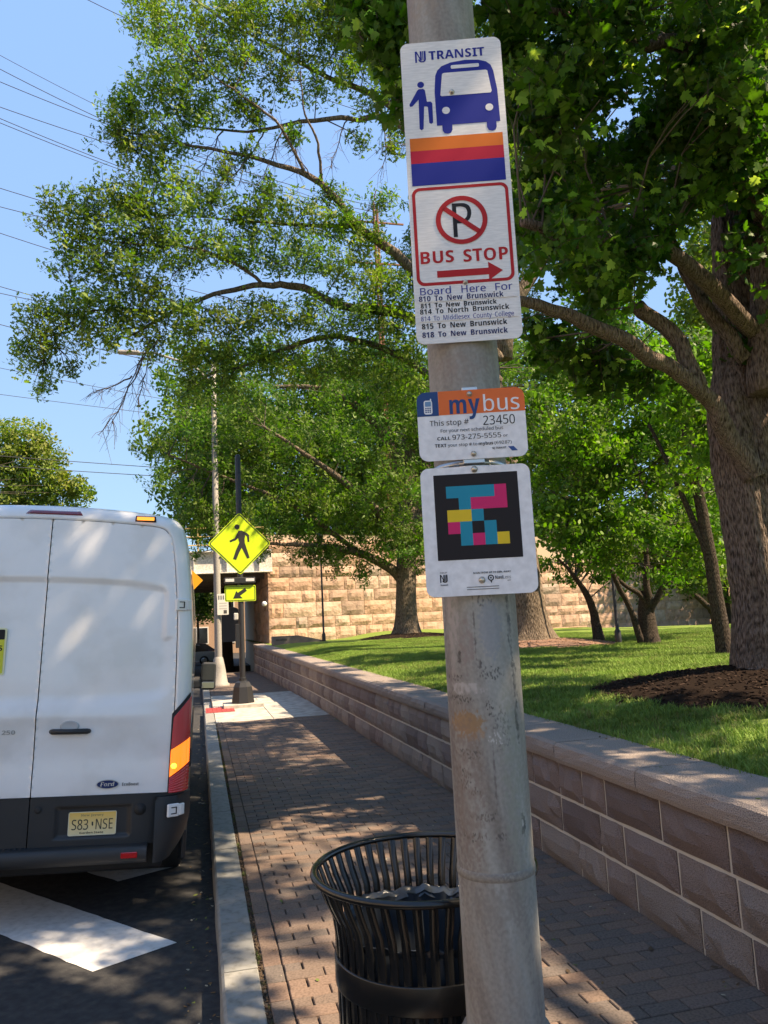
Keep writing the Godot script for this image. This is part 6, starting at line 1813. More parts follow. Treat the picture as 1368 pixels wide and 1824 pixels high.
func build_van():
	var t = thing("delivery_van", "white high roof delivery van parked at the kerb with its turn signal lit", "van", Vector3(-1.15, -0.113, -5.72))
	t.rotation.z = deg_to_rad(-3.3)
	var o2 = []
	var i2 = []
	for k in V_OUT.size():
		o2.append(Vector2(V_OUT[k][0], V_OUT[k][1]))
		i2.append(Vector2(V_IN[k][0], V_IN[k][1]))
	vo = catmull(o2, 5)
	vi = catmull(i2, 5)
	var white = M(.84, .84, .84, 0.32, 0, {"coat": 0.8, "coat_rough": 0.05, "tex": ramp_tex(95, 0.008, [[0.15, .86, .85, .83], [0.5, .97, .97, .97], [0.85, 1, 1, 1]], 512, 5), "scale": 0.5, "world": false})
	var plastic = M(.020, .021, .023, 0.5, 0, {"bump": mats.speck, "depth": 0.05, "scale": 4.0, "world": false})
	var seam = M(.012, .012, .013, 0.8)
	var full = func(src):
		var p = []
		for k in src.size(): p.append(Vector3(src[k].x, src[k].y, 0))
		for k in range(src.size() - 2, -1, -1): p.append(Vector3(-src[k].x, src[k].y, 0))
		return p
	var O = full.call(vo)
	var I = full.call(vi)
	# rounded rear frame
	var st = S(true)
	var nk = 8
	var ring = func(k):
		var a = PI / 2 * k / nk
		var row = []
		for j in O.size():
			var p = O[j].lerp(I[j], 1.0 - cos(a))
			row.append(Vector3(p.x, maxf(p.y, 0.84), -0.13 * (1.0 - sin(a)) + lean(p.y)))
		return row
	for k in nk:
		var A = ring.call(k)
		var B = ring.call(k + 1)
		for j in O.size() - 1:
			quad(st, A[j], A[j + 1], B[j + 1], B[j], Vector3(0, 1.6, -1.2))
	# short return into the door gap
	var last = ring.call(nk)
	for j in O.size() - 1:
		var back = Vector3(0, 0, -0.03)
		quad(st, last[j], last[j + 1], last[j + 1] + back, last[j] + back, last[j] + Vector3(last[j].x, last[j].y - 1.4, 0))
	obj("rear_frame", st, white, t)
	# sides, roof and nose
	st = S(true)
	var secs = []
	var lens = [0.0, 0.4, 1.2, 2.4, 3.4, 4.0, 4.25, 4.55, 4.9, 5.1, 5.5, 5.75, 5.85]
	for L in lens:
		var row2 = []
		var htop = 2.832
		if L > 4.0: htop = lerpf(2.832, 1.35, clampf((L - 4.0) / 0.95, 0, 1))
		if L > 4.95: htop = lerpf(1.33, 1.02, (L - 4.95) / 0.9)
		var nar = 1.0 - 0.06 * smoothstep(4.2, 5.85, L)
		for j in O.size():
			var f = (O[j].y - 0.5) / (2.832 - 0.5)
			var yy = O[j].y
			if htop < 2.83:
				yy = 0.5 + (htop - 0.5) * minf(1.0, f * (1.0 + 0.25 * (1.0 - htop / 2.83)))
			row2.append(Vector3(O[j].x * nar, maxf(yy, 0.85) if L == 0.0 else yy, -0.13 - L + lean(O[j].y) * maxf(0.0, 1.0 - L)))
		secs.append(row2)
	for k in secs.size() - 1:
		for j in O.size() - 1:
			quad(st, secs[k][j], secs[k][j + 1], secs[k + 1][j + 1], secs[k + 1][j], Vector3(0, 1.2, -0.13 - (lens[k] + lens[k + 1]) / 2))
	var front = secs[secs.size() - 1]
	for j in range(1, O.size() - 1):
		tri(st, front[0], front[j], front[j + 1], Vector3(0, 0.8, -4))
	obj("body", st, white, t)
	# side sills, arches
	for s in [-1, 1]:
		st = S()
		box(st, Vector3(0.985 * s, 0.42, -2.9), Vector3(0.05, 0.22, 5.2), 0.02)
		obj("sill", st, plastic, t)
		st = S()
		box(st, Vector3(1.008 * s, 0.95, -2.6), Vector3(0.02, 0.14, 3.6), 0.006)
		obj("side_moulding", st, plastic, t)
	st = S()
	box(st, Vector3(0, 0.42, -2.9), Vector3(1.7, 0.25, 5.4), 0.02)
	obj("underbody", st, seam, t)
	st = S()
	box(st, Vector3(0, 1.6, -0.10), Vector3(1.5, 1.9, 0.06), 0.02)
	obj("door_well", st, seam, t)
	# doors
	for s in [-1, 1]:
		st = S(true)
		var f = func(u, v):
			var y = lerpf(0.846, 2.72, v)
			var xr = 0.0
			# right limit follows the frame, lowered for the rounded top corner
			var topy = func(x):
				for k in range(vi.size() - 1, 0, -1):
					if vi[k].x <= x and vi[k - 1].x >= x and vi[k - 1].x > vi[k].x:
						return lerpf(vi[k].y, vi[k - 1].y, (x - vi[k].x) / (vi[k - 1].x - vi[k].x))
				return vi[0].y
			var xm = at_y(vi, minf(lerpf(0.846, 2.60, v), 2.6)) - 0.006
			xr = lerpf(0.0035, xm, u)
			var yt = minf(topy.call(xr) - 0.006 if xr < 0.80 else 2.63, 2.72)
			y = lerpf(0.846, yt, v)
			return Vector3(xr * s, y, door_z(xr * s, y))
		sheet(st, f, 44, 90, s < 0)
		# edge returns along the split and hinge side
		for e in [0.0, 1.0]:
			for k in 60:
				var a1 = f.call(e, k / 60.0)
				var b1 = f.call(e, (k + 1) / 60.0)
				quad(st, a1, b1, b1 + Vector3(0, 0, -.04), a1 + Vector3(0, 0, -.04), Vector3(0.4 * s, 1.7, 0))
		for k in 40:
			var a3 = f.call(k / 40.0, 1.0)
			var b3 = f.call((k + 1) / 40.0, 1.0)
			quad(st, a3, b3, b3 + Vector3(0, 0, -.04), a3 + Vector3(0, 0, -.04), Vector3(0.4 * s, 1.7, 0))
		var door = obj("rear_door", st, white, t)
		# black lower cladding with the plate recess on the right door
		st = S(true)
		var g = func(u, v):
			var x = lerpf(0.0035, 0.882, u)
			var y = lerpf(0.52, 0.843, v)
			var z = 0.018 - 0.03 * smoothstep(0.7, 0.9, x)
			if s > 0:
				var d = maxf(absf(x - 0.40) - 0.235, absf(y - 0.675) - 0.098)
				z -= 0.022 * (1.0 - smoothstep(-0.012, 0.006, d))
			return Vector3(x * s, y, z)
		sheet(st, g, 70, 36, s < 0)
		for e2 in [0.0, 1.0]:
			var a2 = g.call(e2, 0.0)
			var b2 = g.call(e2, 1.0)
			quad(st, a2, b2, b2 + Vector3(0, 0, -.06), a2 + Vector3(0, 0, -.06), Vector3(0.4 * s, 0.7, 0))
		for k in 20:
			var a4 = g.call(k / 20.0, 1.0)
			var b4 = g.call((k + 1) / 20.0, 1.0)
			quad(st, a4, b4, b4 + Vector3(0, 0, -.03), a4 + Vector3(0, 0, -.03), Vector3(0.4 * s, 0.7, 0))
		obj("lower_cladding", st, plastic, door)
		if s > 0:
			st = S(true)
			lathe(st, Vector3(0.70, 0.745, 0.004), [Vector2(0.042, 0), Vector2(0.040, 0.014), Vector2(0.026, 0.022), Vector2(0.024, 0.034), Vector2(0.012, 0.040), Vector2(0, 0.041)], 20, Basis(Vector3.RIGHT, PI / 2))
			obj("stop_buffer", st, mats.rubber, door)
			st = S(true)
			lathe(st, Vector3(0.055, 0.765, 0.014), [Vector2(0.022, 0), Vector2(0.022, 0.010), Vector2(0.012, 0.014), Vector2(0, 0.014)], 16, Basis(Vector3.RIGHT, PI / 2))
			obj("lock", st, mats.rubber, door)
			# handle with its cup
			st = S(true)
			lathe(st, Vector3(0.215, 1.30, door_z(.215, 1.30) + 0.001), [Vector2(0.062, 0.0), Vector2(0.058, 0.008), Vector2(0.046, 0.006), Vector2(0, 0.002)], 24, Basis(Vector3.RIGHT, PI / 2) * Basis.from_scale(Vector3(1, 1, 0.62)))
			obj("handle_cup", st, M(.45, .46, .47, 0.3), door)
			st = S(true)
			tube(st, [Vector3(.100, 1.266, .014), Vector3(.112, 1.267, .034), Vector3(.22, 1.267, .044), Vector3(.33, 1.267, .034), Vector3(.342, 1.266, .014)], [.015, .019, .018, .019, .015], 10)
			obj("door_handle", st, plastic, door)
			# maker's oval and engine script
			st = S()
			prism(st, disc(0.481, 0.914, 0.073, 36, 0.030), 0.006, Transform3D(Basis(), Vector3(0, 0, door_z(.48, .914) + 0.008)))
			obj("oval_rim", st, mats.steel, door)
			var zo = door_z(.48, .914) + 0.0088
			st = S()
			poly(st, disc(0.481, 0.914, 0.068, 36, 0.0255), zo)
			var ov = obj("oval_field", st, M(.012, .03, .12, 0.2, 0, {"coat": 0.8}), door)
			letters(ov, "lettering", "Ford", 0.434, 0.902, 0.092, 0.026, M(.75, .75, .76, 0.25, 0.6), true, zo + 0.001, true, true)
			letters(door, "lettering", "EcoBoost", 0.574, 0.900, 0.108, 0.020, M(.12, .12, .12, 0.3, 0.6), true, door_z(.62, .91) + 0.006)
			# hinges
			for hy in [2.127, 0.735]:
				var hg = Node3D.new()
				hg.name = "hinge"
				door.add_child(hg, true)
				st = S()
				var bs = Basis(Vector3.UP, 0.5)
				hg.position = Vector3(0.012, 0, 0.045) if hy < 1.0 else Vector3.ZERO
				box(st, Vector3(0.906, hy, 0.004 + lean(hy)), Vector3(0.085, 0.085, 0.022), 0.006, bs)
				obj("hinge_leaf", st, white, hg)
				st = S()
				box(st, Vector3(0.958, hy, -0.030 + lean(hy)), Vector3(0.05, 0.075, 0.022), 0.005, Basis(Vector3.UP, 0.9))
				obj("hinge_leaf", st, white, hg)
				st = S()
				for q in [[0.020, 0.04, 0.006], [-0.020, 0.04, 0.006]]:
					box(st, Vector3(0.913, hy + q[0], 0.014 + lean(hy)), Vector3(q[1], q[2], 0.008), 0.001, bs)
				box(st, Vector3(0.928, hy, 0.007 + lean(hy)), Vector3(0.006, 0.046, 0.008), 0.001, bs)
				obj("hinge_slot", st, seam, hg)
			# number plate
			var pl = Node3D.new()
			pl.name = "number_plate"
			pl.position = Vector3(0.398, 0.664, 0.006)
			door.add_child(pl)
			pl.set_meta("label", "yellow fading to white number plate S83 NSE")
			st = S()
			prism(st, rrect(-0.1525, -0.076, 0.1525, 0.076, 0.012), 0.002)
			var gi = Image.create(4, 64, false, Image.FORMAT_RGB8)
			for yy in 64:
				for xx in 4: gi.set_pixel(xx, yy, lin(.76, lerpf(.50, .68, yy / 63.0), lerpf(.10, .42, yy / 63.0)))
			var pm = M(1, 1, 1, 0.35)
			pm.albedo_texture = ImageTexture.create_from_image(gi)
			pm.texture_repeat = false
			st = S()
			for q2 in [[0, 0], [0, 1], [1, 1], [0, 0], [1, 1], [1, 0]]:
				st.set_uv(Vector2(q2[0], 1 - q2[1]))
				st.add_vertex(Vector3(lerpf(-0.148, 0.148, q2[0]), lerpf(-0.0715, 0.0715, q2[1]), 0.0006))
			var rim = S()
			prism(rim, rrect(-0.1525, -0.076, 0.1525, 0.076, 0.012), 0.002)
			obj("plate_blank", rim, M(.68, .66, .52, 0.35), pl)
			obj("plate_field", st, pm, pl)
			var ink = M(.022, .020, .018, 0.5)
			letters(pl, "lettering", "S83", -0.130, -0.038, 0.104, 0.066, ink, false, 0.0016)
			letters(pl, "lettering", "NSE", 0.022, -0.038, 0.108, 0.066, ink, false, 0.0016)
			flat(pl, "state_outline", [Vector2(-.004, .012), Vector2(.006, .010), Vector2(.004, -.002), Vector2(.007, -.008), Vector2(.001, -.018), Vector2(-.004, -.006)], ink, 0.0016)
			letters(pl, "lettering", "New Jersey", -0.075, 0.047, 0.145, 0.014, M(.25, .20, .10, 0.5), true, 0.0016, true)
			letters(pl, "lettering", "Garden State", -0.078, -0.064, 0.150, 0.013, ink, true, 0.0016)
		else:
			letters(door, "lettering", "250", -0.205, 1.252, 0.082, 0.028, M(.35, .35, .34, 0.3, 0.5), true, door_z(-.16, 1.26) + 0.005)
			# warning decal, its right part in view
			var dz = door_z(-.4, 1.85) + 0.012
			st = S()
			prism(st, rrect(-0.60, 1.640, -0.226, 1.952, 0.012), 0.002, Transform3D(Basis(), Vector3(0, 0, dz)))
			var dc = obj("warning_decal", st, M(.70, .72, .45, 0.4), door)
			st = S()
			poly(st, rrect(-0.59, 1.650, -0.238, 1.942, 0.008), dz + 0.0012)
			obj("decal_field", st, M(.58, .60, .03, 0.4), dc)
			st = S()
			poly(st, rrect(-0.59, 1.875, -0.238, 1.942, 0.008), dz + 0.0024)
			obj("decal_header", st, seam, dc)
			letters(dc, "lettering", "S", -0.272, 1.80, 0.024, 0.036, seam, true, dz + 0.0024)
	# lamps in the header
	st = S(true)
	var hd = func(x, y, off): return Vector3(x, y, lean(y) - 0.13 * (1.0 - sin(acos(clampf(1.0 - (2.832 - y) / 0.115, 0, 1)))) + off)
	var pz = func(a, m2, called):
		var s3 = S(true)
		var ff = func(u, v):
			var y = lerpf(a[1], a[3], v)
			var x = lerpf(a[0] + a[4] * v, a[2] - a[4] * v, u)
			var e = minf(minf(u, 1 - u) * 12.0, minf(v, 1 - v) * 4.0)
			return hd.call(x, y, -0.004 + 0.016 * clampf(e, 0, 1))
		sheet(s3, ff, 24, 8, false)
		return obj(called, s3, m2, t)
	pz.call([-0.195, 2.750, 0.205, 2.787, 0.03], M(.16, .008, .022, 0.15, 0, {"coat": 1.0}), "high_brake_light")
	pz.call([0.552, 2.722, 0.700, 2.768, 0.004], mats.rubber, "marker_bezel")
	var amber_on = M(.80, .30, .02, 0.15, 0, {"coat": 1.0, "emit": Color(1.0, 0.55, 0.05), "energy": 0.7})
	var mk = S(true)
	var mf = func(u, v):
		var y = lerpf(2.732, 2.758, v)
		var p = hd.call(lerpf(0.566, 0.686, u), y, 0.017)
		return p
	sheet(mk, mf, 12, 4, false)
	obj("marker_light", mk, amber_on, t)
	# tail lamps wrap the corner posts
	var redm = M(.55, .008, .010, 0.12, 0, {"coat": 1.0, "bump": mats.speck, "depth": 0.03, "scale": 6.0, "world": false})
	var amb = M(.85, .28, .015, 0.15, 0, {"coat": 1.0, "emit": Color(1.0, 0.42, 0.01), "energy": 0.65})
	var amb_off = M(.55, .16, .015, 0.15, 0, {"coat": 1.0})
	for s in [-1, 1]:
		var tl = Node3D.new()
		tl.name = "tail_lamp"
		t.add_child(tl, true)
		var strip = func(yl0, yl1, yr0, yr1, xl0, xl1, m3, called, off):
			var s4 = S(true)
			var ff = func(u, v):
				var x = lerpf(lerpf(xl0, xl1, v), 0.996, u)
				var y = lerpf(lerpf(yl0, yr0, u), lerpf(yl1, yr1, u), v)
				return surround(x * s, y, off + (0.0012 * sin(v * (yl1 - yl0) * 520.0) if off > 0.01 else 0.0))
			sheet(s4, ff, 12, 60, s < 0)
			return obj(called, s4, m3, tl)
		strip.call(.828, 1.37, .832, 1.512, .872, .880, mats.rubber, "lamp_housing", 0.006)
		strip.call(1.130, 1.345, 1.205, 1.488, .884, .893, redm, "red_lens", 0.014)
		strip.call(.945, 1.126, 1.035, 1.201, .881, .884, amb if s > 0 else amb_off, "turn_signal_light", 0.014)
		strip.call(.842, .941, .846, 1.031, .880, .881, redm, "red_lens", 0.014)
		if s > 0:
			var b5 = S(true)
			lathe(b5, surround(0.905, 1.02, 0.012), [Vector2(0.020, 0), Vector2(0.014, 0.006), Vector2(0, 0.009)], 14, Basis(Vector3.RIGHT, PI / 2))
			obj("signal_bulb_glow", b5, M(.9, .6, .1, 0.2, 0, {"emit": Color(1.0, 0.75, 0.15), "energy": 2.2}), tl)
	# bumper
	st = S(true)
	var bp = func(u, v):
		var x = lerpf(-0.76, 0.76, u)
		var prof = [Vector2(-.02, .53), Vector2(.055, .528), Vector2(.085, .515), Vector2(.095, .47), Vector2(.085, .42), Vector2(.03, .405)]
		var k = v * 5.0
		var i = mini(int(k), 4)
		var p = prof[i].lerp(prof[i + 1], k - i)
		return Vector3(x, p.y, p.x)
	sheet(st, bp, 20, 10, true)
	for e5 in [-1, 1]:
		quad(st, Vector3(.76 * e5, .53, -.02), Vector3(.76 * e5, .515, .085), Vector3(.76 * e5, .42, .085), Vector3(.76 * e5, .405, .03), Vector3(0, .47, 0))
	var bm = obj("bumper", st, plastic, t)
	st = S()
	for k in 9: box(st, Vector3(-0.30 + k * 0.034, 0.531, 0.02), Vector3(0.012, 0.006, 0.06), 0.001)
	obj("step_tread", st, plastic, bm)
	for s in [-1, 1]:
		st = S(true)
		var cf = func(u, v):
			var a = u * PI / 2
			var y = lerpf(0.41, 0.822, v)
			var bulge = 0.012 * sin(PI * v)
			var xx = 0.80 + (0.222 + bulge) * sin(a)
			var zz = -0.24 + (0.285 + bulge + 0.03 * (1.0 - v)) * cos(a)
			var low = 1.0 - 0.10 * pow(1.0 - v, 3.0) * sin(a)
			return Vector3(xx * low * s, y, zz)
		sheet(st, cf, 14, 12, s < 0)
		quad(st, cf.call(0, 0), cf.call(0, 1), cf.call(0, 1) + Vector3(0, 0, -.08), cf.call(0, 0) + Vector3(0, 0, -.08), Vector3(1.2 * s, .6, 0))
		for k in 10:
			tri(st, cf.call(k / 10.0, 1.0), cf.call((k + 1) / 10.0, 1.0), Vector3(.8 * s, .822, -.24), Vector3(.9 * s, .3, -.1))
			tri(st, cf.call(k / 10.0, 0.0), cf.call((k + 1) / 10.0, 0.0), Vector3(.8 * s, .41, -.24), Vector3(.9 * s, .9, -.1))
		obj("bumper_corner", st, plastic, bm)
		st = S()
		box(st, Vector3(0.65 * s, 0.472, 0.097), Vector3(0.105, 0.038, 0.010), 0.004)
		obj("reflector", st, M(.42, .01, .012, 0.2, 0, {"coat": 0.8}), bm)
	# wheels
	for q in [[0.86, -1.30], [-0.86, -1.30], [0.86, -4.95], [-0.86, -4.95]]:
		var wz = Node3D.new()
		wz.name = "wheel"
		wz.position = Vector3(q[0], 0.345, q[1])
		t.add_child(wz, true)
		var bs2 = Basis(Vector3.BACK, PI / 2)
		st = S(true)
		lathe(st, Vector3.ZERO, [Vector2(.20, -.11), Vector2(.31, -.115), Vector2(.338, -.09), Vector2(.345, 0), Vector2(.338, .09), Vector2(.31, .115), Vector2(.20, .11)], 32, bs2)
		obj("tyre", st, mats.rubber, wz)
		st = S(true)
		lathe(st, Vector3.ZERO, [Vector2(0, -.085), Vector2(.08, -.095), Vector2(.17, -.06), Vector2(.205, -.105), Vector2(.205, .105), Vector2(.17, .06), Vector2(.08, .095), Vector2(0, .085)], 24, bs2)
		obj("rim", st, M(.35, .35, .36, 0.4, 0.7), wz)
		st = S(true)
		var af = func(u, v):
			var a6 = PI * u
			var r6 = lerpf(0.39, 0.45, v)
			return Vector3((0.155) * signf(q[0]), r6 * sin(a6), r6 * cos(a6))
		sheet(st, af, 20, 2, q[0] < 0)
		obj("wheel_arch", st, plastic, wz)
		st = S(true)
		var ag = func(u, v):
			var a7 = PI * u
			return Vector3(lerpf(0.150, 0.152, v) * signf(q[0]), lerpf(0.0, 0.40, v) * sin(a7), lerpf(0.0, 0.40, v) * cos(a7))
		sheet(st, ag, 20, 2, q[0] < 0)
		obj("arch_shadow_gap", st, seam, wz)
	# door mirror and cab glass
	for s in [-1, 1]:
		var mr = Node3D.new()
		mr.name = "door_mirror"
		mr.position = Vector3(1.0 * s, 1.28, -4.45)
		t.add_child(mr, true)
		st = S()
		box(st, Vector3(0.175 * s, 0.10, 0), Vector3(0.185, 0.34, 0.10), 0.03)
		obj("mirror_shell", st, plastic, mr)
		st = S()
		box(st, Vector3(0.175 * s, 0.15, 0.052), Vector3(0.15, 0.20, 0.006), 0.002)
		obj("mirror_glass", st, M(.04, .045, .05, 0.08, 0.3), mr)
		st = S()
		box(st, Vector3(0.175 * s, -0.01, 0.052), Vector3(0.15, 0.075, 0.006), 0.002)
		obj("mirror_glass", st, M(.5, .52, .52, 0.03, 1.0), mr)
		st = S()
		box(st, Vector3(0.045 * s, 0.0, 0), Vector3(0.12, 0.10, 0.07), 0.015)
		obj("mirror_arm", st, plastic, mr)
		st = S()
		var y0 = 1.40
		quad(st, Vector3(1.008 * s, y0, -3.45), Vector3(.992 * s, 2.02, -3.45), Vector3(.975 * s, 1.98, -4.25), Vector3(1.0 * s, y0, -4.55), Vector3(0, 1.6, -4))
		obj("side_window", st, mats.glass_dark, t)
	st = S()
	quad(st, Vector3(-.78, 2.42, -4.46), Vector3(.78, 2.42, -4.46), Vector3(.86, 1.45, -5.10), Vector3(-.86, 1.45, -5.10), Vector3(0, 1, -3))
	obj("windscreen", st, mats.glass_dark, t)
	for s in [-1, 1]:
		st = S()
		box(st, Vector3(.72 * s, .85, -5.95), Vector3(.34, .20, .12), .04)
		obj("headlight", st, M(.5, .5, .52, 0.1, 0, {"coat": 1.0}), t)
	st = S()
	box(st, Vector3(0, .55, -5.98), Vector3(1.8, .3, .16), .05)
	obj("front_bumper", st, plastic, t)

# ---------------------------------------------------------------- crossing sign and far street furniture
func build_crossing():
	var t = thing("crossing_sign", "yellow green pedestrian crossing sign with arrow plaque on a black post", "sign", Vector3(0.955, 0, -18.4))
	var lime = M(.50, .66, .012, 0.35)
	var ink = M(.014, .013, .012, 0.5)
	var st = S()
	box(st, Vector3(0, 0.02, 0), Vector3(0.9, 0.12, 0.8), 0.01)
	obj("concrete_footing", st, mats.concrete[1], t)
	st = S(true)
	st.set_smooth_group(-1)
	lathe(st, Vector3(0, 0.08, 0), [Vector2(0.27, 0), Vector2(0.27, 0.03), Vector2(0.22, 0.36), Vector2(0.17, 0.46), Vector2(0.09, 0.50), Vector2(0.09, 0.56), Vector2(0.07, 0.57)], 8, Basis(Vector3.UP, PI / 8))
	obj("base", st, mats.iron, t)
	st = S(true)
	lathe(st, Vector3.ZERO, [Vector2(0.065, 0.5), Vector2(0.065, 5.85), Vector2(0.05, 5.9), Vector2(0, 5.92)], 16)
	obj("post", st, mats.iron, t)
	var yaw = 0.10
	var sg = Node3D.new()
	sg.name = "diamond_panel"
	sg.position = Vector3(0, 3.75, 0.075)
	sg.rotation.y = yaw
	t.add_child(sg)
	var rot = Transform3D(Basis(Vector3.BACK, PI / 4), Vector3.ZERO)
	st = S()
	prism(st, rrect(-0.525, -0.525, 0.525, 0.525, 0.06), 0.004, rot)
	obj("sheet", st, lime, sg)
	st = S()
	band(st, rrect(-0.505, -0.505, 0.505, 0.505, 0.05), rrect(-0.485, -0.485, 0.485, 0.485, 0.04), 0.003, rot)
	obj("border_line", st, ink, sg)
	var fig = func(a):
		var o = []
		for p in a: o.append(Vector2(p[0], p[1]))
		return o
	flat(sg, "walker_head", disc(-0.055, 0.395, 0.062, 20), ink, 0.003)
	flat(sg, "walker_figure", fig.call([[-0.02, 0.305], [0.05, 0.31], [0.17, 0.25], [0.225, 0.20], [0.225, 0.04], [0.185, 0.035], [0.175, 0.165], [0.135, 0.20], [0.115, 0.10], [0.12, 0.01], [0.225, -0.34], [0.165, -0.36], [0.045, -0.10], [-0.02, -0.22], [-0.09, -0.385], [-0.165, -0.365], [-0.09, -0.15], [-0.01, 0.02], [-0.035, 0.13], [-0.09, 0.08], [-0.225, 0.03], [-0.235, 0.075], [-0.115, 0.13], [-0.07, 0.22]]), ink, 0.003)
	var bb = Node3D.new()
	bb.name = "beacon_bar"
	bb.position = Vector3(-0.02, 2.88, 0.09)
	bb.rotation.y = yaw
	t.add_child(bb)
	st = S()
	box(st, Vector3(0, 0, 0), Vector3(0.72, 0.14, 0.12), 0.015)
	obj("beacon_case", st, mats.iron, bb)
	for x in [-0.24, 0.23]:
		st = S()
		box(st, Vector3(x, 0.005, 0.062), Vector3(0.20, 0.07, 0.012), 0.004)
		obj("beacon_lens", st, M(.55, .54, .52, 0.25), bb)
	var ar = Node3D.new()
	ar.name = "arrow_plaque"
	ar.position = Vector3(-0.01, 2.58, 0.08)
	ar.rotation.y = yaw
	t.add_child(ar)
	st = S()
	prism(st, rrect(-0.36, -0.185, 0.36, 0.185, 0.03), 0.004)
	obj("sheet", st, lime, ar)
	st = S()
	band(st, rrect(-0.345, -0.17, 0.345, 0.17, 0.025), rrect(-0.33, -0.155, 0.33, 0.155, 0.02), 0.003)
	obj("border_line", st, ink, ar)
	flat(ar, "arrow", fig.call([[-0.17, -0.115], [-0.095, 0.06], [-0.06, 0.015], [0.11, 0.125], [0.15, 0.055], [-0.01, -0.055], [0.05, -0.115]]), ink, 0.003)
	st = S()
	box(st, Vector3(-0.09, 1.6, 0.02), Vector3(0.10, 0.55, 0.07), 0.01)
	obj("control_case", st, mats.iron, t)
	st = S()
	box(st, Vector3(-0.12, 2.05, 0.0), Vector3(0.10, 0.16, 0.10), 0.015)
	obj("push_button", st, M(.45, .44, .40, 0.5), t)

func build_far_things():
	var grey = M(.36, .34, .31, 0.7, 0, {"tex": mats.fine, "scale": 0.8})
	# street light column
	var t = thing("street_light", "tall pale grey street light column with flared base beyond the crossing sign", "street light", Vector3(0.62, gy(-27.3), -27.3))
	var st = S(true)
	lathe(st, Vector3.ZERO, [Vector2(0.36, 0), Vector2(0.36, 0.06), Vector2(0.30, 0.10), Vector2(0.22, 0.62), Vector2(0.16, 0.92), Vector2(0.12, 0.98)], 20)
	obj("base", st, grey, t)
	st = S(true)
	lathe(st, Vector3.ZERO, [Vector2(0.125, 0.9), Vector2(0.115, 4.0), Vector2(0.09, 11.4), Vector2(0, 11.42)], 16)
	obj("column", st, grey, t)
	st = S(true)
	tube(st, [Vector3(0, 10.6, 0), Vector3(-0.7, 11.3, 0), Vector3(-2.0, 11.7, 0), Vector3(-2.6, 11.7, 0)], [.05, .045, .04, .04], 8)
	obj("arm", st, grey, t)
	st = S()
	box(st, Vector3(-2.9, 11.7, 0), Vector3(0.75, 0.12, 0.26), 0.04)
	obj("lamp_head", st, grey, t)
	# small white plate on the column
	var p = thing("notice_plate", "small white notice plate fixed to the grey street light column", "sign", Vector3(0.80, 2.62, -27.13))
	st = S()
	prism(st, rrect(-0.19, -0.36, 0.19, 0.36, 0.02), 0.004)
	obj("panel", st, M(.66, .64, .58, 0.5), p)
	var ink = M(.06, .06, .055, 0.6)
	for k in 4: flat(p, "bar", rrect(-0.15 + k * 0.075, 0.16, -0.115 + k * 0.075, 0.30, 0.004), ink, 0.003)
	for k in 3: flat(p, "bar", rrect(-0.12, 0.02 - k * 0.09, 0.13, 0.05 - k * 0.09, 0.004), M(.45, .43, .40, .6), 0.003)
	flat(p, "bar", rrect(0.02, -0.32, 0.13, -0.20, 0.004), ink, 0.003)
	# arched dark board
	var b = thing("notice_board", "dark arched notice board on two legs beside the far sidewalk", "board", Vector3(1.2, gy(-30.9), -30.9))
	st = S()
	var arch = [Vector2(-0.42, 1.45), Vector2(0.42, 1.45), Vector2(0.42, 2.62)]
	for k in 9: arch.append(Vector2(0.30 * cos(PI * k / 8), 2.66 + 0.14 * sin(PI * k / 8)))
	arch.append(Vector2(-0.42, 2.62))
	prism(st, arch, 0.12)
	obj("board", st, M(.030, .026, .028, 0.6), b)
	for x in [-0.36, 0.36]:
		st = S()
		box(st, Vector3(x, 0.75, -0.06), Vector3(0.07, 1.5, 0.07), 0.008)
		obj("leg", st, mats.iron, b)
	# sloping stone name slab
	var s = thing("name_stone", "low purple grey sloping name stone at the end of the lawn", "stone", Vector3(3.0, 1.0, -33.4))
	st = S()
	prism(st, [Vector2(0, -0.1), Vector2(2.4, -0.1), Vector2(2.4, 0.05), Vector2(1.1, 0.36), Vector2(0, 0.36)], 0.5, Transform3D(Basis(), Vector3(0, 0, 0.25)))
	obj("slab", st, M(.30, .24, .23, 0.8, 0, {"tex": mats.speck, "scale": 1.0}), s)
	for k in 9: flat(s, "incised_mark", rrect(0.14 + k * 0.055, 0.16, 0.175 + k * 0.055, 0.24, 0.004), M(.07, .055, .055, .8), 0.255)
	# slender lamp posts in the park
	for q in [[5.19, -33.14, 4.2, "thin black lamp post in front of the sunlit abutment"], [10.06, -17.41, 3.6, "thin dark lamp post beside the many stemmed tree"]]:
		var l = thing("lamp_post", q[3], "lamp post", Vector3(q[0], lawn_y(q[0], q[1]), q[1]), "slender park lamp posts")
		st = S(true)
		lathe(st, Vector3.ZERO, [Vector2(0.08, 0), Vector2(0.08, 0.3), Vector2(0.045, 0.36), Vector2(0.038, q[2])], 10)
		obj("post", st, mats.iron, l)
		st = S(true)
		lathe(st, Vector3(0, q[2], 0), [Vector2(0.04, 0), Vector2(0.10, 0.06), Vector2(0.14, 0.32), Vector2(0.17, 0.34), Vector2(0.05, 0.46), Vector2(0, 0.5)], 12)
		obj("lantern", st, mats.iron, l)
	# wall camera
	var c = thing("wall_camera", "small white camera on a thin pipe at the abutment corner", "camera", Vector3(3.0, 2.86, -36.9))
	st = S(true)
	lathe(st, Vector3.ZERO, [Vector2(0, -0.12), Vector2(0.10, -0.08), Vector2(0.12, 0.04), Vector2(0.06, 0.12), Vector2(0, 0.12)], 14)
	obj("dome", st, M(.75, .74, .72, 0.4), c)
	st = S()
	rod(st, Vector3(0.25, 0.0, -0.3), Vector3(-0.02, 0, 0), 0.02, 6)
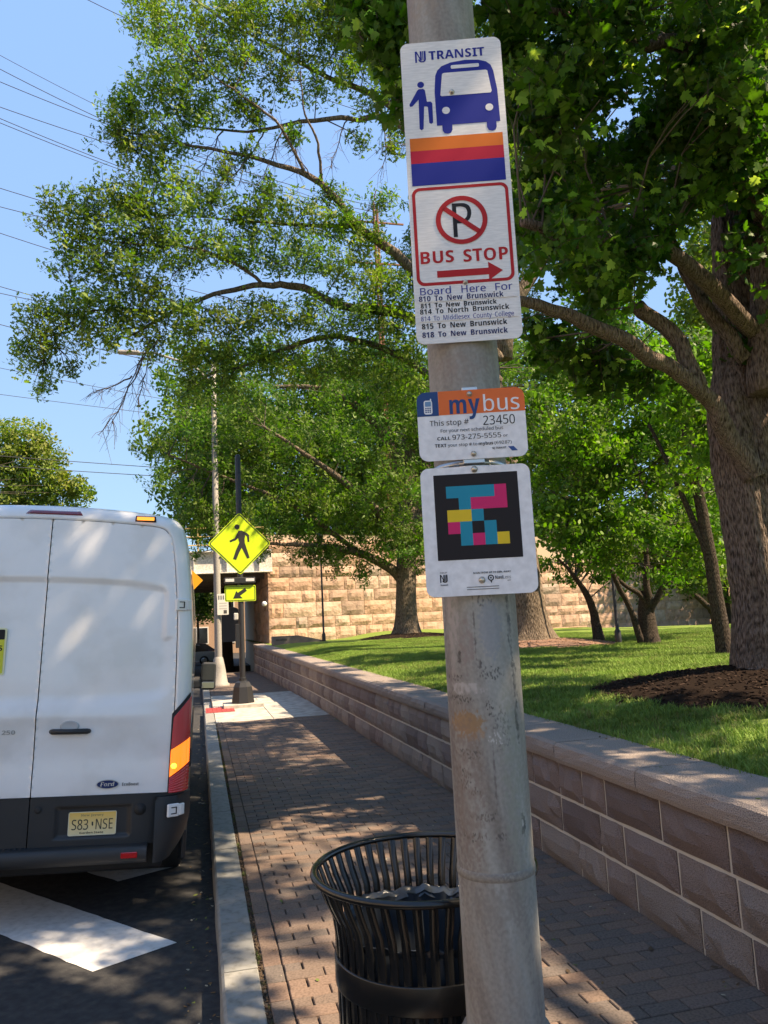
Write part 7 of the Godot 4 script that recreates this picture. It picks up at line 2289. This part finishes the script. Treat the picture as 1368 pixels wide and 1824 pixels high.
	obj("bracket", st, M(.6, .58, .55, 0.5), c)
	# warning diamond before the bridge
	var d = thing("warning_sign", "orange yellow warning diamond before the dark underpass", "sign", Vector3(-0.32, gy(-34.6) - 0.1, -34.6))
	st = S(true)
	lathe(st, Vector3.ZERO, [Vector2(0.04, 0), Vector2(0.035, 4.7)], 8)
	obj("post", st, mats.steel, d)
	st = S()
	prism(st, rrect(-0.36, -0.36, 0.36, 0.36, 0.04), 0.004, Transform3D(Basis(Vector3.BACK, PI / 4), Vector3(0, 4.25, 0.045)))
	obj("panel", st, M(.72, .33, .01, 0.4), d)
	# cars beyond the underpass
	car("silver grey car standing across the street beyond the underpass", Vector3(-1.1, -0.655, -57.2), M(.26, .30, .34, 0.25, 0.3, {"coat": 1.0}), PI / 2)
	car("dark red car passing behind the silver grey car", Vector3(-0.6, -0.655, -61.2), M(.07, .03, .04, 0.25, 0.2, {"coat": 1.0}), PI / 2)
	# building beyond
	var h = thing("brick_house", "pale orange brick building at the far end of the street", "building", Vector3(-1.0, -0.66, -80))
	st = S()
	box(st, Vector3(0, 3.5, -4), Vector3(16, 7, 8), 0.02)
	obj("wall", st, M(.50, .32, .20, 0.9, 0, {"tex": mats.fine, "scale": 0.4}), h)
	st = S()
	box(st, Vector3(0, 7.1, -4), Vector3(16.6, 0.3, 8.6), 0.03)
	obj("roof", st, M(.12, .10, .09, 0.9), h)
	for i in 6:
		for j in 2:
			var wn = Node3D.new()
			wn.name = "window"
			wn.position = Vector3(-6.5 + i * 2.6, 1.9 + j * 2.9, 0)
			h.add_child(wn, true)
			st = S()
			box(st, Vector3(0, 0, 0.02), Vector3(1.2, 1.7, 0.08), 0.01)
			obj("frame", st, M(.6, .57, .5, 0.6), wn)
			st = S()
			box(st, Vector3(0, 0, 0.045), Vector3(1.0, 1.5, 0.06), 0.004)
			obj("pane", st, mats.glass_dark, wn)

func car(label, at, paint, turn):
	var t = thing("passenger_car", label, "car", at)
	t.rotation.y = turn
	# side outline extruded across, cabin narrower than the body
	var body = [Vector2(-2.25, .28), Vector2(2.2, .28), Vector2(2.28, .55), Vector2(2.15, .78), Vector2(1.2, .92), Vector2(-1.5, .95), Vector2(-2.2, .90), Vector2(-2.32, .6)]
	var cab = [Vector2(1.15, .90), Vector2(.45, 1.38), Vector2(-.6, 1.46), Vector2(-1.15, 1.36), Vector2(-1.75, .93)]
	var across = Transform3D(Basis(Vector3(0, 0, -1), Vector3.UP, Vector3(1, 0, 0)), Vector3(.88, 0, 0))
	var st = S()
	prism(st, body, 1.76, across)
	obj("body", st, paint, t)
	st = S()
	prism(st, cab, 1.44, Transform3D(across.basis, Vector3(.72, 0, 0)))
	obj("cabin_glass", st, mats.glass_dark, t)
	st = S()
	prism(st, [Vector2(.42, 1.385), Vector2(.38, 1.41), Vector2(-.6, 1.485), Vector2(-1.1, 1.40), Vector2(-1.12, 1.37), Vector2(-.6, 1.455)], 1.46, Transform3D(across.basis, Vector3(.73, 0, 0)))
	obj("roof", st, paint, t)
	for q in [[.8, 1.4], [-.8, 1.4], [.8, -1.4], [-.8, -1.4]]:
		var wz = Node3D.new()
		wz.name = "wheel"
		wz.position = Vector3(q[0], .32, q[1])
		t.add_child(wz, true)
		st = S(true)
		lathe(st, Vector3.ZERO, [Vector2(.2, -.1), Vector2(.32, -.1), Vector2(.32, .1), Vector2(.2, .1)], 20, Basis(Vector3.BACK, PI / 2))
		obj("tyre", st, mats.rubber, wz)
		st = S(true)
		lathe(st, Vector3.ZERO, [Vector2(0, -.105), Vector2(.2, -.105), Vector2(.2, .105), Vector2(0, .105)], 16, Basis(Vector3.BACK, PI / 2))
		obj("rim", st, mats.steel, wz)
	for s in [-1, 1]:
		st = S()
		box(st, Vector3(.62 * s, .72, 2.2), Vector3(.36, .14, .1), .02)
		obj("tail_light", st, M(.4, .01, .01, .2), t)
